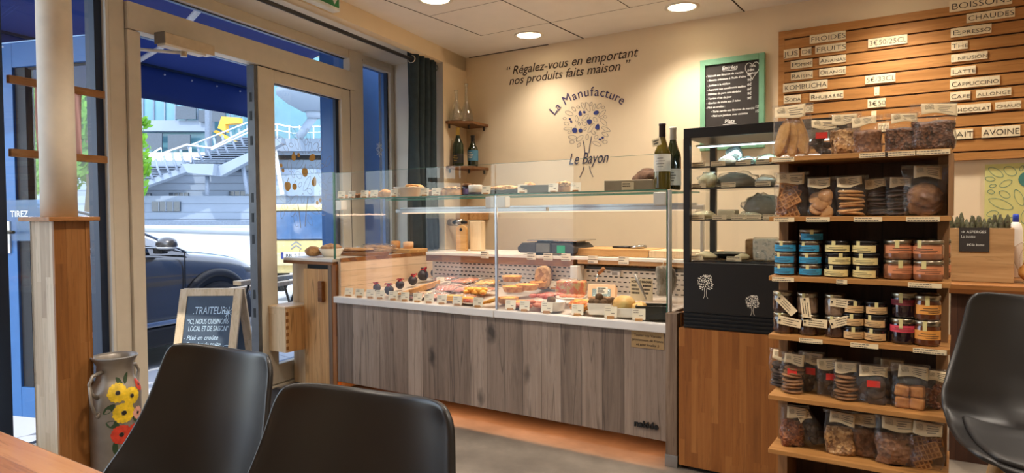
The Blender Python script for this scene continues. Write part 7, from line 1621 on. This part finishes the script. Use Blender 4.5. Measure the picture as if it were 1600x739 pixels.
p = ony(1050, 290, 3.19); bottle('wine_bottle', 'dark wine bottle with white capsule behind the neck tagged bottle', (p.x, 3.205, TS), .0385, .308, .014, 'glass_bottle_green', 'label_white', 'label_white', (.08, .34), 'print_dark')
# rear worktop: scale, boards, tongs, blocks
WT = .9056
sc_ = thing('kitchen_scale', 'black electronic shop scale with steel plate on the rear worktop', 'scale', (ony(868, 380, 3.72).x, 3.72, WT)); cx = ony(868, 380, 3.72).x
MB().prism([(-.20, .02), (-.185, .012), (.185, .012), (.20, .02), (.205, .05), (.17, .075), (-.17, .075), (-.205, .045)], -.13, .13, 'Y').build('body', 'scale_dark', sc_, local=True, bevel=.006)
MB().box(-.14, .215, -.12, .14, .086, .094).build('plate', 'steel', sc_, local=True, bevel=.003)
MB().box(-.10, .18, -.06, .06, .075, .086).build('plate_support', 'black_plastic', sc_, local=True)
MB().box(-.062, .035, -.137, -.131, .018, .072).build('screen', 'scale_screen', sc_, local=True, bevel=.002); MB().box(-.07, .043, -.134, -.130, .012, .078).build('bezel', 'black_plastic', sc_, local=True); MB().box(.085, .14, -.1335, -.1315, .016, .062).build('sticker', 'scale_green', sc_, local=True)
for sx in (-.12, .12): MB().box(sx - .03, sx + .03, -.1, .1, .0, .014).build('foot', 'black_plastic', sc_, local=True)
bdv = thing('cutting_board', 'thick wooden cutting board on the worktop beside the scale', 'cutting board', (-1.6, 3.75, WT)); bx0, bx1 = ony(893, 395, 3.64).x, ony(1012, 395, 3.64).x
MB().box(bx0, bx1, 3.64, 3.92, WT, WT + .044).build('board', 'board_wood', bdv, bevel=.004)
bdv = thing('cutting_board', 'darker end board on the worktop touching the thick cutting board', 'cutting board', (-1.3, 3.75, WT)); MB().box(bx1 + .003, CX1 - .005, 3.645, 3.9, WT, WT + .040).build('board', 'pine_pale', bdv, bevel=.004)
tg = thing('tongs', 'steel tongs with dark grips lying on the cutting board', 'tongs', (-1.5, 3.75, WT + .044))
for s_ in (-1, 1):
    a = ony(958, 383, 3.76); b2 = ony(985, 382, 3.76); e = ony(1008, 381, 3.76); zt = WT + .052
    MB().tube([(a.x, 3.76 + s_ * .004, zt), (b2.x, 3.76 + s_ * .016, zt)], [.006, .007], 8).build('grip', 'black_plastic', tg)
    MB().tube([(b2.x, 3.76 + s_ * .016, zt), ((b2.x + e.x) / 2, 3.76 + s_ * .026, zt + .002), (e.x, 3.76 + s_ * .012, zt + .004)], [.006, .012, .009], 10).build('arm', 'steel', tg)
kb = thing('wooden_block', 'pale wooden block leaning on the wall at the end of the rear worktop', 'wooden block', (ony(745, 390, 3.85).x, 3.85, WT)); MB().box(-.045, .055, -.02, .03, 0, .21).build('block', 'pine_pale', kb, local=True, bevel=.004)
kb = thing('cheese_board', 'small rounded wooden board with a handle hole before the pale block', 'board', (ony(722, 390, 3.80).x, 3.80, WT)); MB().prism([(-.045, 0), (.045, 0), (.045, .15)] + [(.045 * math.cos(a), .15 + .032 * math.sin(a)) for a in [PI * i / 10 for i in range(1, 10)]] + [(-.045, .15)], -.012, .012, 'Y').build('board', 'board_wood', kb, local=True, bevel=.003); MB().cyl(V((0, -.0135, .15)), V((0, .0135, .15)), .012, 14).build('handle_hole', 'black_slot', kb, local=True)
pd_ = thing('roll_dispenser', 'steel film cutter fixed on a wooden bracket under the corner shelves', 'dispenser', (ony(715, 355, 4.3).x, 4.3, 1.02)); xx = ony(718, 355, 4.3).x
MB().box(-.03, .05, .1, .365, .10, .16).box(-.02, .03, .0, .10, .06, .20).build('bracket', 'tray_wood', pd_, local=True, bevel=.003); MB().cyl(V((-.10, .02, .08)), V((.04, .02, .08)), .028, 18).build('roll', 'steel', pd_, local=True); MB().cyl(V((.04, .02, .08)), V((.075, .02, .08)), .012, 12).build('knob', 'black_plastic', pd_, local=True)
# on the pine cabinet
CT = .8805
b1 = thing('serving_board', 'long dark wooden board of flat bread on the pine cabinet top', 'board', (-3.6, 3.6, CT)); MB().box(-3.86, -3.36, 3.30, 3.52, CT, CT + .022).build('board', 'worktop_oak', b1, bevel=.004)
b1 = thing('serving_board', 'round edged wooden board further back on the pine cabinet top', 'board', (-3.6, 4.0, CT)); MB().box(-3.74, -3.345, 3.72, 3.92, CT, CT + .03).build('board', 'board_wood', b1, bevel=.006)
def cab(nm, label, cat, px, y, fn, lift=0, group=None):
    x = ony(px, 390, y).x; t = thing(nm, label, cat, (x, y, CT + lift), math.radians(20), group); fn(t)
cab('round_loaf', 'round brown loaf behind the glass guard of the pine cabinet', 'bread', 489, 3.16, lambda t: MB().blob((0, 0, .032), (.055, .05, .036), .15, 4, 3, flat=-.85).build('loaf', 'crust', t, local=True))
cab('wooden_bowl', 'grey brown bowl of pastries behind the cabinet glass guard', 'bowl', 518, 3.20, lambda t: (MB().lathe([(.05, 0), (.055, .002), (.085, .05), (.088, .056), (.082, .055), (.05, .008), (.001, .008)], 32).build('bowl', 'porcelain', t, local=True), MB().blob((0, 0, .06), (.07, .06, .028), .3, 2, 3, 3).build('pastry', 'crust', t, local=True)))
cab('flat_bread', 'flat seeded bread lying on the long dark board', 'bread', 552, 3.40, lambda t: MB().blob((0, 0, .014), (.16, .055, .016), .25, 5, 4, 2.5, flat=-.8).build('bread', 'crust', t, local=True), .0225)
cab('bread_slices', 'bag of sliced bread between the two boards', 'bread', 590, 3.60, lambda t: (MB().blob((0, 0, .03), (.14, .05, .034), .35, 6, 4, 3, flat=-.85).build('bread', 'cookie_tan', t, local=True), MB().blob((0, 0, .034), (.15, .06, .040), .45, 8, 3, 3, flat=-.8).build('film', 'film_thin', t, local=True)))
cab('cake_pot', 'small round cake in a paper ring nearer the door on the rear board', 'cake', 618, 3.80, lambda t: (MB().lathe([(.036, 0), (.038, .05), (.03, .056), (.001, .058)], 24).build('cake', 'pastry', t, local=True),), .0305, 'little cakes on the rear board')
cab('cake_pot', 'small round cake in a paper ring nearer the curtain on the rear board', 'cake', 638, 3.82, lambda t: (MB().lathe([(.038, 0), (.040, .044), (.034, .05), (.001, .052)], 24).build('cake', 'box_salmon', t, local=True),), .0305, 'little cakes on the rear board')
